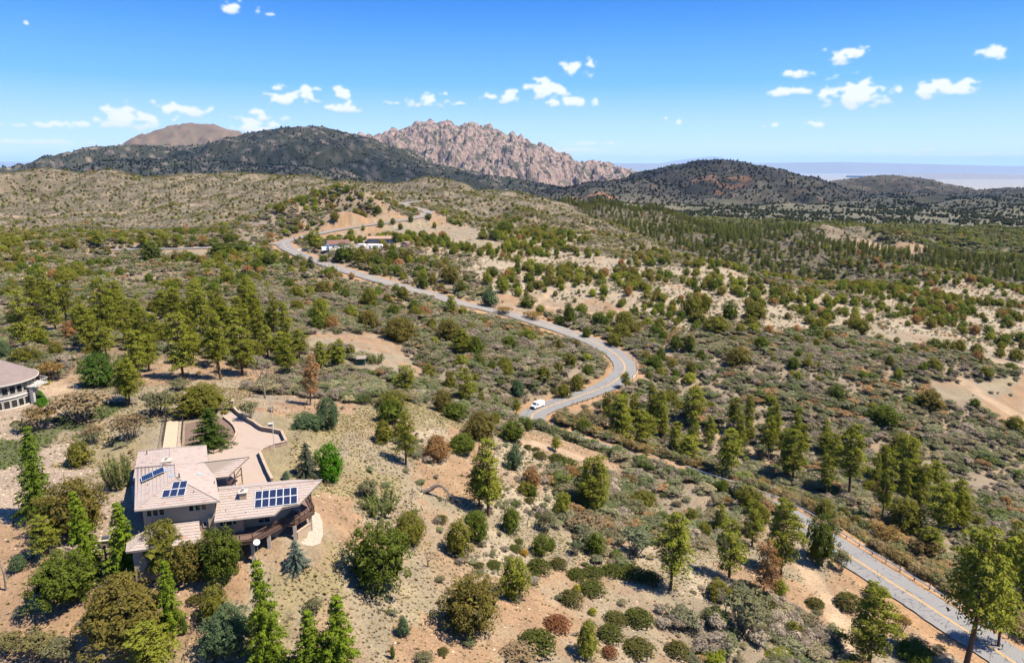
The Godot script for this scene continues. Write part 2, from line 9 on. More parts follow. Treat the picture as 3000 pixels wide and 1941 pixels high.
const PLANTS := [["D", -73.6, -100.0, 15.9, 5.1, "g"], ["J", -77.2, -117.4, 4.6, 4.6, "o"], ["J", -65.3, -96.0, 8.9, 9.5, "b"], ["P", -67.1, -91.3, 6.1, 4.7, "o"], ["D", -59.4, -88.8, 12.8, 4.4, "l"], ["J", -60.2, -84.5, 7.0, 9.7, "g"], ["D", -53.5, -87.5, 11.5, 4.8, "l"], ["J", -47.7, -87.6, 8.0, 7.4, "o"], ["J", -44.2, -86.6, 6.0, 4.9, "b"], ["J", -40.2, -87.1, 8.1, 6.5, "g"], ["D", -44.5, -80.6, 10.5, 3.5, "l"], ["J", -49.4, -78.8, 9.1, 11.4, "b"], ["P", -44.3, -75.0, 6.9, 6.2, "o"], ["J", -36.2, -78.6, 6.5, 7.3, "k"], ["J", -39.3, -82.2, 5.0, 4.0, "o"], ["C", -42.4, -80.0, 2.6, 1.1, "g"], ["C", -43.5, -79.2, 2.4, 0.8, "g"], ["B", -30.7, -90.4, 4.9, 4.1, "b"], ["D", -30.9, -77.5, 16.5, 4.4, "l"], ["D", -25.6, -77.7, 9.4, 4.4, "l"], ["D", -22.6, -78.1, 12.0, 5.0, "l"], ["M", -42.6, -84.1, 0.9, 2.2, "o"], ["S", -27.2, -85.7, 1.7, 3.0, "g"], ["X", -29.6, -83.9, 1.5, 1.7, "g"], ["S", -59.6, -76.7, 3.5, 4.7, "o"], ["S", -63.5, -77.5, 2.6, 3.6, "o"], ["S", -56.4, -76.5, 3.2, 4.1, "g"], ["J", -69.6, -89.2, 2.2, 2.6, "k"], ["T", -88.5, -137.1, 6.8, 11.8, "a"], ["T", -94.0, -132.8, 5.2, 7.2, "b"], ["L", -99.7, -162.8, 8.4, 9.3, "d"], ["P", -86.5, -150.4, 9.2, 6.1, "o"], ["T", -80.3, -126.8, 4.1, 4.1, "a"], ["T", -73.3, -127.6, 5.3, 7.2, "a"], ["U", -65.0, -107.6, 7.1, 5.0, "g"], ["J", -66.2, -142.2, 6.7, 11.9, "o"], ["D", -56.3, -123.4, 8.1, 6.2, "d"], ["S", -54.3, -138.0, 4.6, 3.9, "g"], ["S", -75.1, -141.7, 5.5, 7.9, "g"], ["S", -80.4, -162.7, 3.0, 5.5, "g"], ["S", -118.1, -163.6, 4.5, 7.6, "g"], ["T", -113.3, -165.7, 5.1, 6.7, "o"], ["J", -42.6, -138.1, 3.6, 7.7, "k"], ["J", -39.4, -142.2, 7.2, 6.1, "k"], ["X", -58.4, -158.9, 10.2, 6.8, "g"], ["B", -35.9, -114.4, 6.9, 4.8, "d"], ["C", -38.4, -111.1, 1.8, 1.6, "b"], ["L", -32.1, -115.9, 7.2, 5.2, "b"], ["Y", -112.4, -162.6, 1.2, 2.4, "l"], ["M", -99.9, -134.0, 1.1, 2.0, "o"], ["S", -75.6, -125.7, 1.2, 2.7, "g"], ["P", -139.2, -194.6, 17.8, 8.2, "o"], ["P", -158.4, -229.6, 18.5, 7.2, "o"], ["P", -151.4, -227.7, 17.0, 6.2, "o"], ["P", -153.2, -236.8, 20.1, 6.9, "o"], ["P", -178.1, -265.3, 18.6, 6.1, "o"], ["P", -125.8, -202.2, 13.8, 7.2, "o"], ["P", -124.4, -209.4, 20.5, 8.8, "o"], ["P", -147.0, -254.8, 15.0, 8.0, "o"], ["P", -136.3, -242.8, 11.8, 6.6, "o"], ["P", -124.1, -227.3, 12.5, 7.1, "o"], ["P", -95.6, -173.3, 12.4, 6.6, "o"], ["P", -112.7, -216.7, 9.7, 5.9, "o"], ["P", -132.3, -260.5, 11.6, 6.5, "o"], ["P", -124.3, -255.0, 13.3, 8.5, "o"], ["P", -85.0, -174.9, 17.0, 8.2, "o"], ["P", -117.6, -256.4, 16.0, 10.2, "o"], ["P", -103.4, -229.7, 15.6, 7.2, "o"], ["P", -76.8, -178.2, 18.2, 7.6, "o"], ["P", -116.2, -274.0, 12.2, 6.3, "o"], ["P", -73.9, -185.5, 12.7, 8.7, "o"], ["P", -94.8, -241.3, 8.7, 6.6, "o"], ["P", -82.5, -223.1, 11.4, 7.0, "o"], ["P", -75.8, -211.5, 9.6, 5.8, "o"], ["P", -71.0, -209.0, 8.8, 7.9, "o"], ["P", -67.4, -216.1, 9.2, 6.8, "o"], ["P", -62.2, -187.7, 11.9, 6.0, "o"], ["P", -56.8, -201.4, 10.2, 4.7, "o"], ["P", -53.8, -210.1, 9.7, 5.3, "o"], ["P", -84.2, -147.3, 10.5, 5.4, "o"], ["P", -96.5, -180.1, 9.8, 5.0, "o"], ["P", -144.1, -229.0, 9.3, 5.7, "o"], ["P", -106.1, -208.5, 8.6, 4.8, "o"], ["R", -47.2, -156.8, 11.6, 4.4, "o"], ["J", -136.1, -181.7, 5.9, 5.8, "k"], ["J", -337.4, -493.4, 7.0, 9.5, "o"], ["J", -299.1, -476.5, 7.5, 12.6, "o"], ["J", -338.9, -479.5, 7.0, 14.6, "l"], ["P", -287.2, -488.3, 11.2, 7.9, "o"], ["P", -257.4, -491.1, 12.1, 9.0, "o"], ["P", -246.3, -491.8, 8.0, 5.5, "o"], ["P", -241.2, -492.7, 7.0, 6.0, "o"], ["P", -232.3, -488.4, 9.6, 8.4, "o"], ["J", -223.2, -435.5, 12.4, 15.1, "g"], ["J", -189.9, -459.2, 9.2, 16.8, "g"], ["J", -179.7, -469.6, 8.6, 15.3, "g"], ["J", -200.9, -502.2, 8.2, 9.2, "g"], ["P", -213.5, -522.8, 9.6, 5.3, "o"], ["J", -206.0, -431.2, 7.8, 8.8, "b"], ["J", -200.0, -429.5, 4.0, 5.3, "g"], ["J", -194.6, -432.3, 4.8, 7.9, "g"], ["J", -143.6, -393.8, 7.3, 10.5, "g"], ["J", -140.5, -406.3, 9.2, 10.8, "g"], ["J", -143.7, -352.6, 10.3, 8.0, "l"], ["J", -142.7, -367.4, 4.0, 6.8, "g"], ["J", -121.8, -318.7, 9.0, 10.5, "l"], ["J", -109.3, -342.2, 5.5, 6.3, "g"], ["J", -99.2, -319.7, 5.7, 6.9, "g"], ["J", -89.5, -289.3, 6.1, 6.0, "o"], ["J", -74.4, -268.2, 11.6, 7.8, "l"], ["J", -80.6, -280.6, 5.3, 5.5, "g"], ["J", -71.5, -269.8, 5.0, 6.5, "r"], ["J", -297.4, -423.4, 5.4, 9.5, "o"], ["J", -236.2, -377.8, 5.5, 5.0, "o"], ["J", -220.3, -365.6, 4.6, 4.5, "o"], ["J", -171.9, -373.7, 5.3, 5.8, "o"], ["J", -132.1, -411.4, 6.1, 9.3, "g"], ["J", -156.7, -400.9, 5.4, 4.9, "g"], ["J", -133.3, -477.2, 11.5, 11.2, "l"], ["J", -102.2, -430.3, 11.3, 15.8, "g"], ["J", -90.1, -418.3, 10.5, 10.3, "o"], ["J", -80.9, -419.2, 6.2, 10.3, "g"], ["J", -73.0, -428.7, 7.1, 12.3, "g"], ["J", -73.1, -415.8, 5.5, 7.2, "o"], ["J", -63.4, -428.6, 7.2, 9.6, "b"], ["P", -76.0, -462.1, 10.3, 6.1, "d"], ["J", -78.3, -400.4, 5.2, 7.0, "g"], ["J", -114.7, -427.6, 4.1, 6.5, "g"], ["P", -114.4, -397.9, 7.7, 4.9, "d"], ["J", -110.2, -343.1, 4.8, 6.0, "o"], ["J", -98.9, -319.1, 5.7, 6.9, "o"], ["J", -85.6, -341.6, 6.2, 6.0, "g"], ["J", -90.3, -332.6, 7.1, 9.3, "b"], ["J", -90.0, -290.2, 6.4, 6.3, "o"], ["J", -81.3, -281.4, 5.3, 6.1, "g"], ["J", -84.9, -307.0, 3.8, 9.5, "l"], ["J", -75.1, -264.0, 5.3, 5.2, "g"], ["J", -70.7, -268.1, 5.1, 7.0, "r"], ["J", -69.0, -295.1, 6.0, 7.4, "l"], ["J", -65.2, -316.2, 9.7, 8.9, "o"], ["J", -58.3, -278.3, 7.7, 9.9, "b"], ["J", -43.8, -266.8, 8.9, 13.1, "b"], ["J", -46.5, -327.9, 4.6, 5.8, "g"], ["P", -19.5, -262.2, 10.4, 7.5, "o"], ["J", -14.1, -263.2, 8.5, 6.7, "g"], ["J", -26.8, -282.4, 7.9, 9.2, "b"], ["P", -28.8, -327.2, 8.8, 6.1, "o"], ["J", -68.8, -365.4, 3.7, 4.9, "g"], ["J", -55.0, -348.6, 6.8, 8.3, "o"], ["J", -27.7, -374.0, 7.9, 7.3, "g"], ["J", -35.1, -393.3, 9.9, 12.5, "b"], ["J", -53.3, -407.0, 5.3, 7.1, "g"], ["J", -48.0, -376.7, 9.2, 6.6, "g"], ["J", -56.8, -483.3, 7.6, 8.6, "g"], ["J", -85.6, -602.4, 6.1, 5.6, "g"], ["J", -98.4, -587.8, 5.4, 5.0, "g"], ["J", -90.0, -571.7, 5.2, 4.9, "g"], ["J", -106.5, -576.6, 6.7, 6.4, "l"], ["J", -73.3, -622.8, 6.0, 7.8, "g"], ["J", -128.8, -424.9, 4.6, 9.5, "g"], ["J", -130.1, -533.7, 4.5, 7.6, "g"], ["J", -136.2, -532.1, 4.9, 9.7, "l"], ["J", -118.0, -518.3, 4.9, 6.3, "g"], ["J", -144.8, -582.3, 7.3, 8.2, "o"], ["J", -119.6, -637.6, 7.4, 7.7, "g"], ["J", -195.5, -603.0, 8.2, 10.3, "o"], ["J", -16.0, -479.4, 4.6, 4.4, "g"], ["J", -14.4, -401.6, 6.9, 7.0, "l"], ["J", -10.6, -418.1, 6.4, 6.0, "g"], ["J", -28.3, -472.1, 6.8, 7.7, "o"], ["J", -11.4, -357.0, 9.5, 9.6, "k"], ["J", -5.1, -388.0, 7.5, 6.8, "l"], ["J", 3.3, -444.0, 6.5, 4.7, "g"], ["J", 16.7, -437.3, 6.2, 6.7, "g"], ["J", 20.0, -412.2, 5.6, 5.1, "g"], ["J", 27.9, -338.2, 11.4, 7.0, "g"], ["J", -1.9, -659.2, 7.0, 8.7, "g"], ["J", -14.1, -559.7, 8.4, 12.5, "g"], ["J", -6.4, -587.1, 11.1, 15.5, "g"], ["J", -23.1, -559.0, 6.3, 10.2, "o"], ["J", 16.8, -608.0, 6.8, 11.1, "o"], ["J", 29.0, -633.8, 5.5, 5.8, "g"], ["J", 43.1, -632.8, 6.0, 7.7, "g"], ["J", 35.1, -584.5, 4.5, 5.3, "o"], ["J", -19.6, -93.7, 10.4, 10.2, "g"], ["J", -17.0, -106.8, 5.5, 6.4, "o"], ["J", -9.2, -108.9, 6.5, 5.4, "o"], ["J", -6.2, -115.1, 5.3, 4.1, "g"], ["J", -7.0, -121.1, 2.5, 4.9, "g"], ["J", -0.3, -123.2, 5.1, 4.4, "g"], ["P", -4.6, -126.3, 15.5, 6.7, "o"], ["P", -6.4, -127.2, 9.0, 5.1, "o"], ["J", 0.3, -152.3, 6.3, 4.2, "k"], ["J", -11.4, -150.1, 4.2, 7.7, "g"], ["P", -21.6, -133.5, 11.3, 4.7, "o"], ["J", -27.4, -140.5, 5.1, 4.4, "o"], ["U", -22.9, -112.2, 4.4, 8.2, "g"], ["S", -25.3, -114.3, 4.3, 3.8, "g"], ["X", -18.1, -116.7, 4.4, 1.6, "d"], ["M", -12.9, -117.3, 1.4, 2.7, "o"], ["J", 5.3, -118.2, 4.2, 3.9, "g"], ["J", 7.4, -120.8, 2.7, 1.9, "g"], ["J", 16.2, -123.6, 5.0, 4.0, "g"], ["P", 10.6, -135.7, 5.9, 4.1, "o"], ["P", 18.2, -144.8, 12.8, 9.3, "o"], ["P", 11.3, -173.3, 3.8, 3.0, "l"], ["S", 12.3, -121.6, 3.5, 2.6, "k"], ["X", 3.1, -127.5, 4.0, 1.9, "g"], ["T", 15.2, -133.1, 3.7, 9.2, "a"], ["S", 6.9, -127.9, 4.5, 4.4, "g"], ["S", 27.6, -147.8, 5.1, 6.7, "g"], ["S", 24.5, -126.4, 6.5, 6.6, "k"], ["S", 24.9, -151.7, 4.4, 5.7, "g"], ["T", 29.7, -166.6, 4.0, 4.8, "b"], ["M", 7.0, -165.6, 2.0, 3.8, "o"], ["M", 6.1, -168.7, 1.4, 2.6, "o"], ["M", 3.9, -168.9, 1.2, 2.0, "o"], ["M", 13.0, -164.4, 3.8, 7.7, "g"], ["M", 11.3, -167.2, 2.5, 4.4, "g"], ["M", 11.6, -154.5, 2.2, 3.6, "o"], ["M", 10.1, -148.1, 1.4, 2.3, "o"], ["M", 3.7, -138.5, 1.2, 2.6, "o"], ["S", 1.6, -147.0, 1.2, 2.9, "p"], ["S", 5.1, -155.9, 1.5, 3.1, "p"], ["M", 0.7, -116.8, 1.1, 2.8, "g"], ["M", 1.3, -120.1, 0.8, 2.0, "g"], ["Y", 2.2, -116.1, 1.3, 1.6, "o"], ["M", -3.2, -108.5, 1.1, 2.8, "g"], ["M", -5.6, -106.8, 1.1, 2.1, "o"], ["S", -5.2, -105.0, 0.7, 1.6, "k"], ["M", 4.6, -112.1, 2.6, 4.6, "g"], ["M", 3.8, -108.6, 1.3, 2.1, "g"], ["M", 8.4, -115.5, 2.2, 3.5, "o"], ["M", 11.6, -113.7, 1.7, 4.1, "g"], ["M", 14.7, -115.5, 2.1, 4.2, "g"], ["M", 18.4, -117.7, 1.9, 4.8, "g"], ["M", 22.2, -117.8, 2.2, 5.6, "g"], ["M", 25.4, -116.4, 2.3, 4.2, "g"], ["M", 14.0, -109.8, 2.1, 5.1, "g"], ["M", 9.8, -104.4, 2.7, 4.3, "o"], ["Y", 11.2, -108.8, 1.6, 1.4, "l"], ["Y", 13.3, -102.5, 1.6, 1.5, "l"], ["M", 16.9, -101.9, 1.8, 4.2, "o"], ["M", 20.9, -102.9, 2.6, 5.3, "g"], ["M", 15.3, -96.8, 2.4, 4.4, "g"], ["M", 19.5, -95.1, 2.1, 5.3, "o"], ["M", 14.7, -92.6, 1.7, 2.7, "r"], ["M", 6.9, -96.2, 1.8, 4.6, "r"], ["M", 3.6, -89.9, 3.3, 6.0, "g"], ["J", 11.1, -90.7, 6.2, 3.7, "l"], ["J", 0.3, -101.0, 7.3, 5.4, "l"], ["J", -6.1, -90.8, 8.6, 9.7, "b"], ["J", -15.1, -86.2, 3.0, 2.1, "k"], ["M", -9.5, -84.6, 0.9, 1.7, "o"], ["S", -11.9, -82.2, 1.5, 2.8, "g"], ["C", -15.9, -81.9, 2.2, 0.7, "g"], ["P", 28.9, -114.7, 15.0, 7.1, "o"], ["M", 26.0, -96.9, 2.4, 3.9, "o"], ["S", 27.3, -103.2, 2.4, 3.6, "p"], ["T", 1.0, -86.5, 2.1, 5.3, "a"], ["X", -13.6, -101.9, 3.2, 3.0, "g"], ["S", -11.3, -99.4, 1.0, 1.8, "g"], ["P", 42.5, -123.3, 12.9, 6.3, "o"], ["R", 48.0, -119.7, 12.4, 5.1, "o"], ["P", 56.5, -132.8, 16.0, 7.8, "o"], ["P", 53.7, -142.6, 11.0, 5.0, "o"], ["P", 47.5, -147.1, 7.0, 3.8, "o"], ["J", 68.1, -140.1, 12.3, 7.1, "g"], ["P", 64.1, -109.6, 15.3, 8.2, "o"], ["P", 84.4, -113.7, 27.9, 11.5, "o"], ["P", 96.2, -121.7, 17.2, 6.5, "o"], ["P", 112.5, -137.1, 19.4, 7.6, "o"], ["J", 75.3, -114.6, 3.1, 7.8, "g"], ["P", 62.6, -192.0, 15.1, 8.2, "o"], ["P", 88.1, -204.3, 17.3, 8.8, "o"], ["P", 101.5, -195.1, 22.4, 9.5, "o"], ["J", 138.8, -234.1, 8.8, 12.0, "o"], ["P", 124.2, -207.3, 18.5, 10.3, "o"], ["P", 102.1, -178.0, 20.7, 5.4, "o"], ["J", 108.2, -177.1, 10.4, 10.5, "o"], ["P", 116.7, -174.9, 16.4, 9.2, "o"], ["P", 127.7, -181.1, 11.6, 4.7, "o"], ["P", 138.6, -214.0, 9.2, 7.5, "o"], ["P", 65.8, -242.3, 14.4, 9.7, "o"], ["P", 67.7, -227.3, 12.1, 5.2, "o"], ["P", 56.8, -213.3, 9.3, 8.6, "o"], ["J", 140.9, -252.3, 7.9, 12.2, "g"], ["J", 164.5, -264.6, 7.8, 10.8, "b"], ["J", 184.6, -267.1, 3.6, 4.7, "g"], ["J", 191.7, -253.4, 6.6, 8.8, "o"], ["J", 100.2, -260.1, 3.9, 5.6, "l"], ["J", 112.7, -309.3, 5.9, 8.3, "g"], ["J", 132.7, -317.9, 4.6, 5.9, "o"], ["J", 145.4, -325.9, 4.9, 5.6, "g"], ["J", 148.0, -337.3, 4.8, 5.1, "g"], ["J", 175.0, -345.9, 8.1, 11.9, "o"], ["J", 166.5, -364.4, 6.4, 11.0, "g"], ["J", 125.7, -356.6, 8.8, 12.6, "o"], ["J", 97.0, -326.8, 9.0, 14.0, "o"], ["J", 95.6, -288.1, 8.6, 11.9, "b"], ["J", 80.9, -291.6, 5.9, 5.2, "g"], ["J", 74.2, -280.2, 5.7, 5.0, "o"], ["J", 78.0, -301.4, 8.1, 5.4, "g"], ["J", 157.6, -316.8, 3.7, 5.2, "o"], ["J", 126.8, -291.1, 4.2, 5.8, "o"], ["J", 131.1, -290.5, 3.1, 4.9, "o"], ["J", 163.9, -294.9, 4.6, 3.9, "o"], ["J", 162.4, -284.6, 4.2, 4.8, "l"], ["J", 92.8, -357.3, 11.8, 12.6, "o"], ["J", 101.0, -363.2, 9.2, 7.5, "o"], ["J", 112.0, -354.3, 9.8, 9.9, "g"], ["J", 159.4, -383.3, 4.2, 4.6, "o"], ["J", 194.7, -407.3, 4.4, 5.7, "g"], ["J", 164.4, -405.7, 4.5, 4.4, "o"], ["J", 151.4, -424.8, 4.6, 5.4, "g"], ["J", 154.6, -409.1, 6.2, 7.2, "g"], ["J", 118.4, -413.4, 7.5, 7.7, "g"], ["J", 107.0, -401.8, 4.9, 5.4, "g"], ["J", 110.9, -424.3, 6.4, 5.4, "g"], ["J", 194.9, -315.4, 5.6, 8.9, "g"], ["J", 199.6, -313.2, 5.9, 6.3, "o"], ["J", 206.1, -315.1, 6.2, 8.3, "o"], ["J", 217.9, -319.7, 5.2, 7.1, "o"], ["J", 227.1, -317.0, 4.7, 5.7, "o"], ["J", 232.8, -314.4, 6.0, 8.3, "o"], ["S", 144.6, -302.4, 3.5, 5.2, "r"], ["M", 68.2, -126.7, 3.5, 5.7, "o"], ["T", 76.4, -121.6, 3.9, 3.8, "o"], ["T", 97.9, -167.5, 6.2, 7.7, "o"], ["T", 105.8, -162.0, 7.1, 8.2, "b"], ["T", 87.3, -171.1, 4.4, 5.5, "b"], ["S", 39.7, -106.4, 8.6, 7.7, "g"], ["X", 37.8, -110.1, 5.6, 4.1, "g"], ["S", 50.3, -107.1, 2.8, 4.6, "p"], ["S", 72.3, -139.2, 5.6, 4.3, "g"], ["M", 55.8, -112.0, 1.8, 2.9, "o"], ["M", 60.3, -124.4, 2.4, 3.9, "o"], ["M", 49.1, -118.0, 2.0, 3.3, "o"], ["J", 37.9, -114.7, 4.0, 4.6, "o"], ["J", 49.4, -108.8, 4.1, 3.4, "o"], ["L", 31.8, -97.6, 1.9, 4.7, "l"], ["L", 44.3, -102.1, 1.8, 4.4, "l"], ["T", 52.8, -158.8, 2.5, 3.0, "o"], ["S", 67.5, -192.5, 5.9, 8.7, "l"], ["X", 34.1, -103.2, 2.4, 2.9, "p"], ["S", 76.2, -131.4, 3.7, 4.8, "g"], ["P", -28.8, -181.8, 9.4, 6.4, "o"], ["P", -14.1, -205.5, 11.4, 6.8, "o"], ["J", -19.9, -216.8, 7.0, 4.4, "o"], ["J", -18.5, -175.8, 6.3, 5.8, "b"], ["J", -14.8, -171.6, 4.6, 6.5, "g"], ["J", -27.9, -154.3, 5.9, 6.8, "g"], ["P", -9.7, -210.0, 5.0, 2.9, "o"], ["P", 1.5, -232.3, 5.5, 3.2, "o"], ["J", -7.8, -163.2, 7.4, 8.7, "b"], ["J", 0.2, -171.0, 5.7, 6.9, "g"], ["J", 4.4, -184.5, 3.7, 2.7, "g"], ["J", 2.1, -244.2, 6.9, 6.0, "k"], ["J", 11.9, -255.7, 6.0, 6.2, "o"], ["J", 24.4, -255.6, 6.5, 6.8, "o"], ["J", 18.8, -248.3, 5.3, 5.9, "o"], ["J", 17.9, -263.8, 4.3, 4.2, "o"], ["J", 23.8, -275.2, 5.4, 6.1, "o"], ["J", 30.5, -271.9, 4.0, 4.9, "g"], ["J", -2.7, -257.0, 4.9, 6.8, "o"], ["J", -7.5, -253.5, 4.7, 4.0, "g"], ["J", -18.7, -249.6, 5.4, 5.9, "l"], ["P", -19.1, -263.6, 10.0, 6.2, "o"], ["J", -14.5, -264.3, 7.9, 7.0, "g"], ["J", -24.8, -275.6, 9.8, 9.0, "b"], ["J", 6.2, -295.1, 6.3, 7.7, "l"], ["J", -1.2, -282.3, 4.8, 7.4, "g"], ["J", 11.7, -285.7, 3.8, 5.7, "o"], ["J", 19.1, -292.7, 5.5, 5.8, "b"], ["J", -43.5, -266.3, 8.9, 12.6, "b"], ["J", -58.3, -279.5, 6.8, 10.2, "b"], ["P", 43.4, -257.4, 6.2, 4.7, "o"], ["P", 35.8, -221.2, 17.1, 10.8, "o"], ["P", 44.0, -222.7, 13.2, 9.4, "o"], ["J", 59.2, -280.9, 6.8, 8.0, "g"], ["J", 64.1, -293.7, 6.1, 5.3, "g"], ["J", 43.8, -335.8, 7.8, 9.5, "g"], ["J", 46.5, -312.0, 5.9, 8.8, "o"], ["J", 54.7, -336.3, 8.3, 11.6, "o"], ["J", 50.8, -321.5, 7.3, 10.4, "o"], ["J", 72.7, -303.4, 7.4, 6.1, "g"], ["J", 23.6, -338.0, 4.4, 6.5, "g"], ["J", 34.9, -320.9, 5.2, 4.8, "g"], ["T", 29.5, -231.6, 6.7, 9.0, "p"], ["J", -13.8, -315.0, 3.3, 5.9, "o"], ["U", -45.0, -225.4, 3.7, 6.7, "g"], ["U", -34.0, -246.5, 2.8, 2.9, "g"], ["S", -29.0, -243.7, 4.1, 7.7, "g"], ["T", -3.9, -345.7, 3.7, 9.3, "o"], ["T", 10.4, -341.7, 4.0, 10.0, "o"], ["J", 8.0, -362.7, 6.6, 9.8, "g"], ["J", 14.4, -353.2, 4.6, 5.9, "l"]]
const PADS := [[-58.0, -127.9, 9, 8, 49.14, 5.0], [-49.3, -124.6, 9, 7, 49.14, 4.0], [-47.9, -114.3, 6, 7, 49.14, 3.0], [-58.6, -137.5, 4, 8, 49.14, 3.0], [-65.5, -128.0, 7, 6, 49.1, 4.0], [-102.2, -459.2, 32, 16, 48.47, 14], [-78.3, -462.4, 20, 12, 48.12, 10], [-49.4, -223.3, 4, 3, 37.04, 4]]
const CLEAR := [[-55.3, -108.7, 8.1, 5.1], [-49.7, -95.2, 9.4, 6.3], [-36.5, -96.1, 8.8, 3.9], [-46.9, -106.3, 6.0, 3.1], [-57.2, -133.9, 3.9, 6.8], [-54.4, -125.5, 1.2, 7.1], [-47.2, -111.9, 7.6, 6.5], [-43.4, -117.6, 2.4, 7.4], [-51.4, -134.2, 8.5, 9.3], [-60.0, -129.9, 6.5, 9.4], [-66.5, -129.8, 4.7, 7.5], [-30.3, -98.6, 2.8, 5.8], [-113.2, -147.6, 8.8, 8.8], [-113.2, -458.4, 12, 9.600000000000001], [-99.7, -468.7, 6, 4.800000000000001], [-88.9, -459.3, 8, 6.4], [-88.3, -481.1, 11, 8.8], [-70.1, -467.1, 5, 4.0], [-48.8, -220.4, 7, 5.6000000000000005], [-125.2, -453.4, 6, 4.800000000000001]]
const RIDGES := [[0.36, 40, [-2542, 79, -3075, -2063, 100, -3080, -1952, 148, -3194, -1844, 195, -3308, -1726, 200, -3411, -1614, 201, -3514, -1482, 206, -3515, -1350, 222, -3519, -1183, 263, -3426, -1039, 284, -3431, -911, 285, -3431, -826, 262, -3375, -702, 204, -3258, -600, 158, -3196, -436, 121, -3085, -286, 100, -3029, -140, 75, -2972, 28, 50, -2915, 203, 23, -2857], -3519, -2857, 0], [0.34, 30, [-1416, 124, -2572, -1186, 124, -2572, -949, 112, -2518, -697, 100, -2464], -2572, -2464, 0], [0.55, 45, [-3036, 349, -6218, -2964, 394, -6229, -2847, 451, -6242, -2731, 468, -6246, -2557, 456, -6243, -2383, 389, -6227, -2310, 349, -6218], -6246, -6218, 1], [0.4, 60, [-2034, 347, -7245, -1637, 409, -7156, -1383, 392, -7050, -1200, 381, -6944, -1071, 447, -6960, -973, 438, -6958, -811, 508, -6974, -681, 514, -6975, -511, 470, -6863, -447, 486, -6866, -315, 449, -6755, -189, 419, -6748, 0, 341, -6627, 183, 275, -6509, 360, 185, -6385, 473, 126, -6269, 567, 89, -6158, 683, 148, -6171, 786, 94, -6056, 871, 70, -5948, 966, -2, -5829, 1104, -61, -5815], -7245, -5815, 2], [0.34, 30, [171, 31, -2397, 285, 53, -2402, 407, 52, -2453, 529, 63, -2661, 601, 87, -2769, 654, 106, -2774, 732, 124, -2778, 771, 128, -2779, 850, 123, -2777, 981, 100, -2772, 1091, 62, -2712, 1158, 36, -2655, 1211, 6, -2545], -2779, -2397, 3], [0.3, 35, [1395, -36, -3665, 1577, 4, -3777, 1803, 37, -3887, 1951, 55, -3891, 2024, 59, -3892, 2171, 46, -3889, 2258, 16, -3779, 2288, -12, -3567, 2305, -6, -3466, 2317, 7, -3366, 2324, 6, -3264, 2627, -2, -3159], -3892, -3159, 3], [0.22, 20, [1271, -30, -2537, 1511, -23, -2641, 1695, -30, -2537, 1918, -36, -2433], -2641, -2433, 0]]
const SCARS := [[525, -2545, 601, -2536, 8], [601, -2536, 665, -2504, 8], [665, -2504, 718, -2484, 8], [718, -2484, 733, -2471, 8], [649, -2564, 694, -2552, 10], [694, -2552, 700, -2528, 10], [733, -2471, 715, -2434, 9], [715, -2434, 700, -2415, 9], [768, -2501, 811, -2499, 12], [741, -2458, 791, -2452, 9], [756, -2744, 811, -2736, 10], [202, -2238, 274, -2213, 10], [274, -2213, 315, -2200, 10], [1713, -3638, 1802, -3573, 9], [1802, -3573, 1859, -3517, 9], [1840, -3512, 1945, -3456, 14], [1931, -3399, 1972, -3274, 13], [1972, -3274, 1984, -3118, 13]]
const MESAS := [[-55206, 529, -58623, -44165, 583, -58635, -39748, 529, -58623, -38368, 314, -58573, -36988, 99, -58523], [0, 152, -57508, 4339, 310, -57545, 6450, 413, -57056, 10751, 387, -57050, 15981, 410, -56542, 21308, 462, -56554, 25104, 506, -55537, 28765, 405, -55514, 33366, 274, -54457, 38499, 199, -54439, 48765, 149, -54428], [15254, 495, -71962, 17288, 825, -72039, 18644, 990, -72077, 20169, 1155, -72116, 21356, 957, -72070, 23051, 627, -71993, 24746, 429, -71947], [15400, -268, -30716, 18160, -184, -30736, 19613, -155, -30742, 21792, -212, -30729, 26150, -240, -30722]]
const CLOUDS := [[-20.22, 10.92, 2.08, 1.25], [-18.59, 10.81, 0.55, 0.50], [-17.72, 10.60, 0.61, 0.33], [-32.74, 8.91, 0.22, 0.22], [-24.53, 9.36, 0.28, 0.14], [-16.70, 5.09, 3.61, 1.39], [-17.32, 4.79, 1.66, 0.61], [-12.99, 5.25, 1.11, 1.11], [-12.96, 4.35, 2.64, 0.78], [-17.50, 5.69, 0.78, 0.33], [-9.45, 4.82, 1.11, 0.28], [-6.38, 4.96, 3.88, 1.05], [-4.23, 4.80, 1.66, 0.33], [-0.93, 5.26, 2.64, 1.11], [5.36, 7.21, 3.33, 1.39], [2.37, 5.63, 4.16, 1.53], [4.23, 4.88, 4.44, 0.72], [23.64, 7.46, 3.61, 1.05], [20.87, 6.47, 1.94, 0.50], [20.12, 5.30, 3.33, 0.61], [24.60, 4.79, 4.44, 1.94], [22.32, 2.98, 1.61, 0.47], [32.50, 7.00, 1.53, 0.97], [30.03, 4.99, 4.02, 1.17], [12.71, 3.36, 0.44, 0.39], [-27.08, 3.23, 4.72, 1.94], [-23.88, 3.90, 4.16, 0.89], [-31.95, 2.75, 3.05, 0.67], [-30.58, 2.84, 1.53, 0.39], [-34.56, 2.67, 1.66, 0.39], [-33.50, 2.38, 0.83, 0.17], [-19.49, 2.89, 5.83, 1.39], [-19.29, 3.95, 1.25, 0.39], [-17.96, 3.57, 2.08, 0.55], [19.01, 2.94, 0.55, 0.28], [19.72, 3.03, 0.44, 0.28], [11.81, 3.67, 0.28, 0.22], [-33.23, 1.64, 8.32, 0.28], [4.03, 1.30, 8.32, 0.28], [5.88, 1.82, 4.44, 0.28], [32.39, 0.77, 11.10, 0.39], [27.30, 1.16, 8.32, 0.22]]
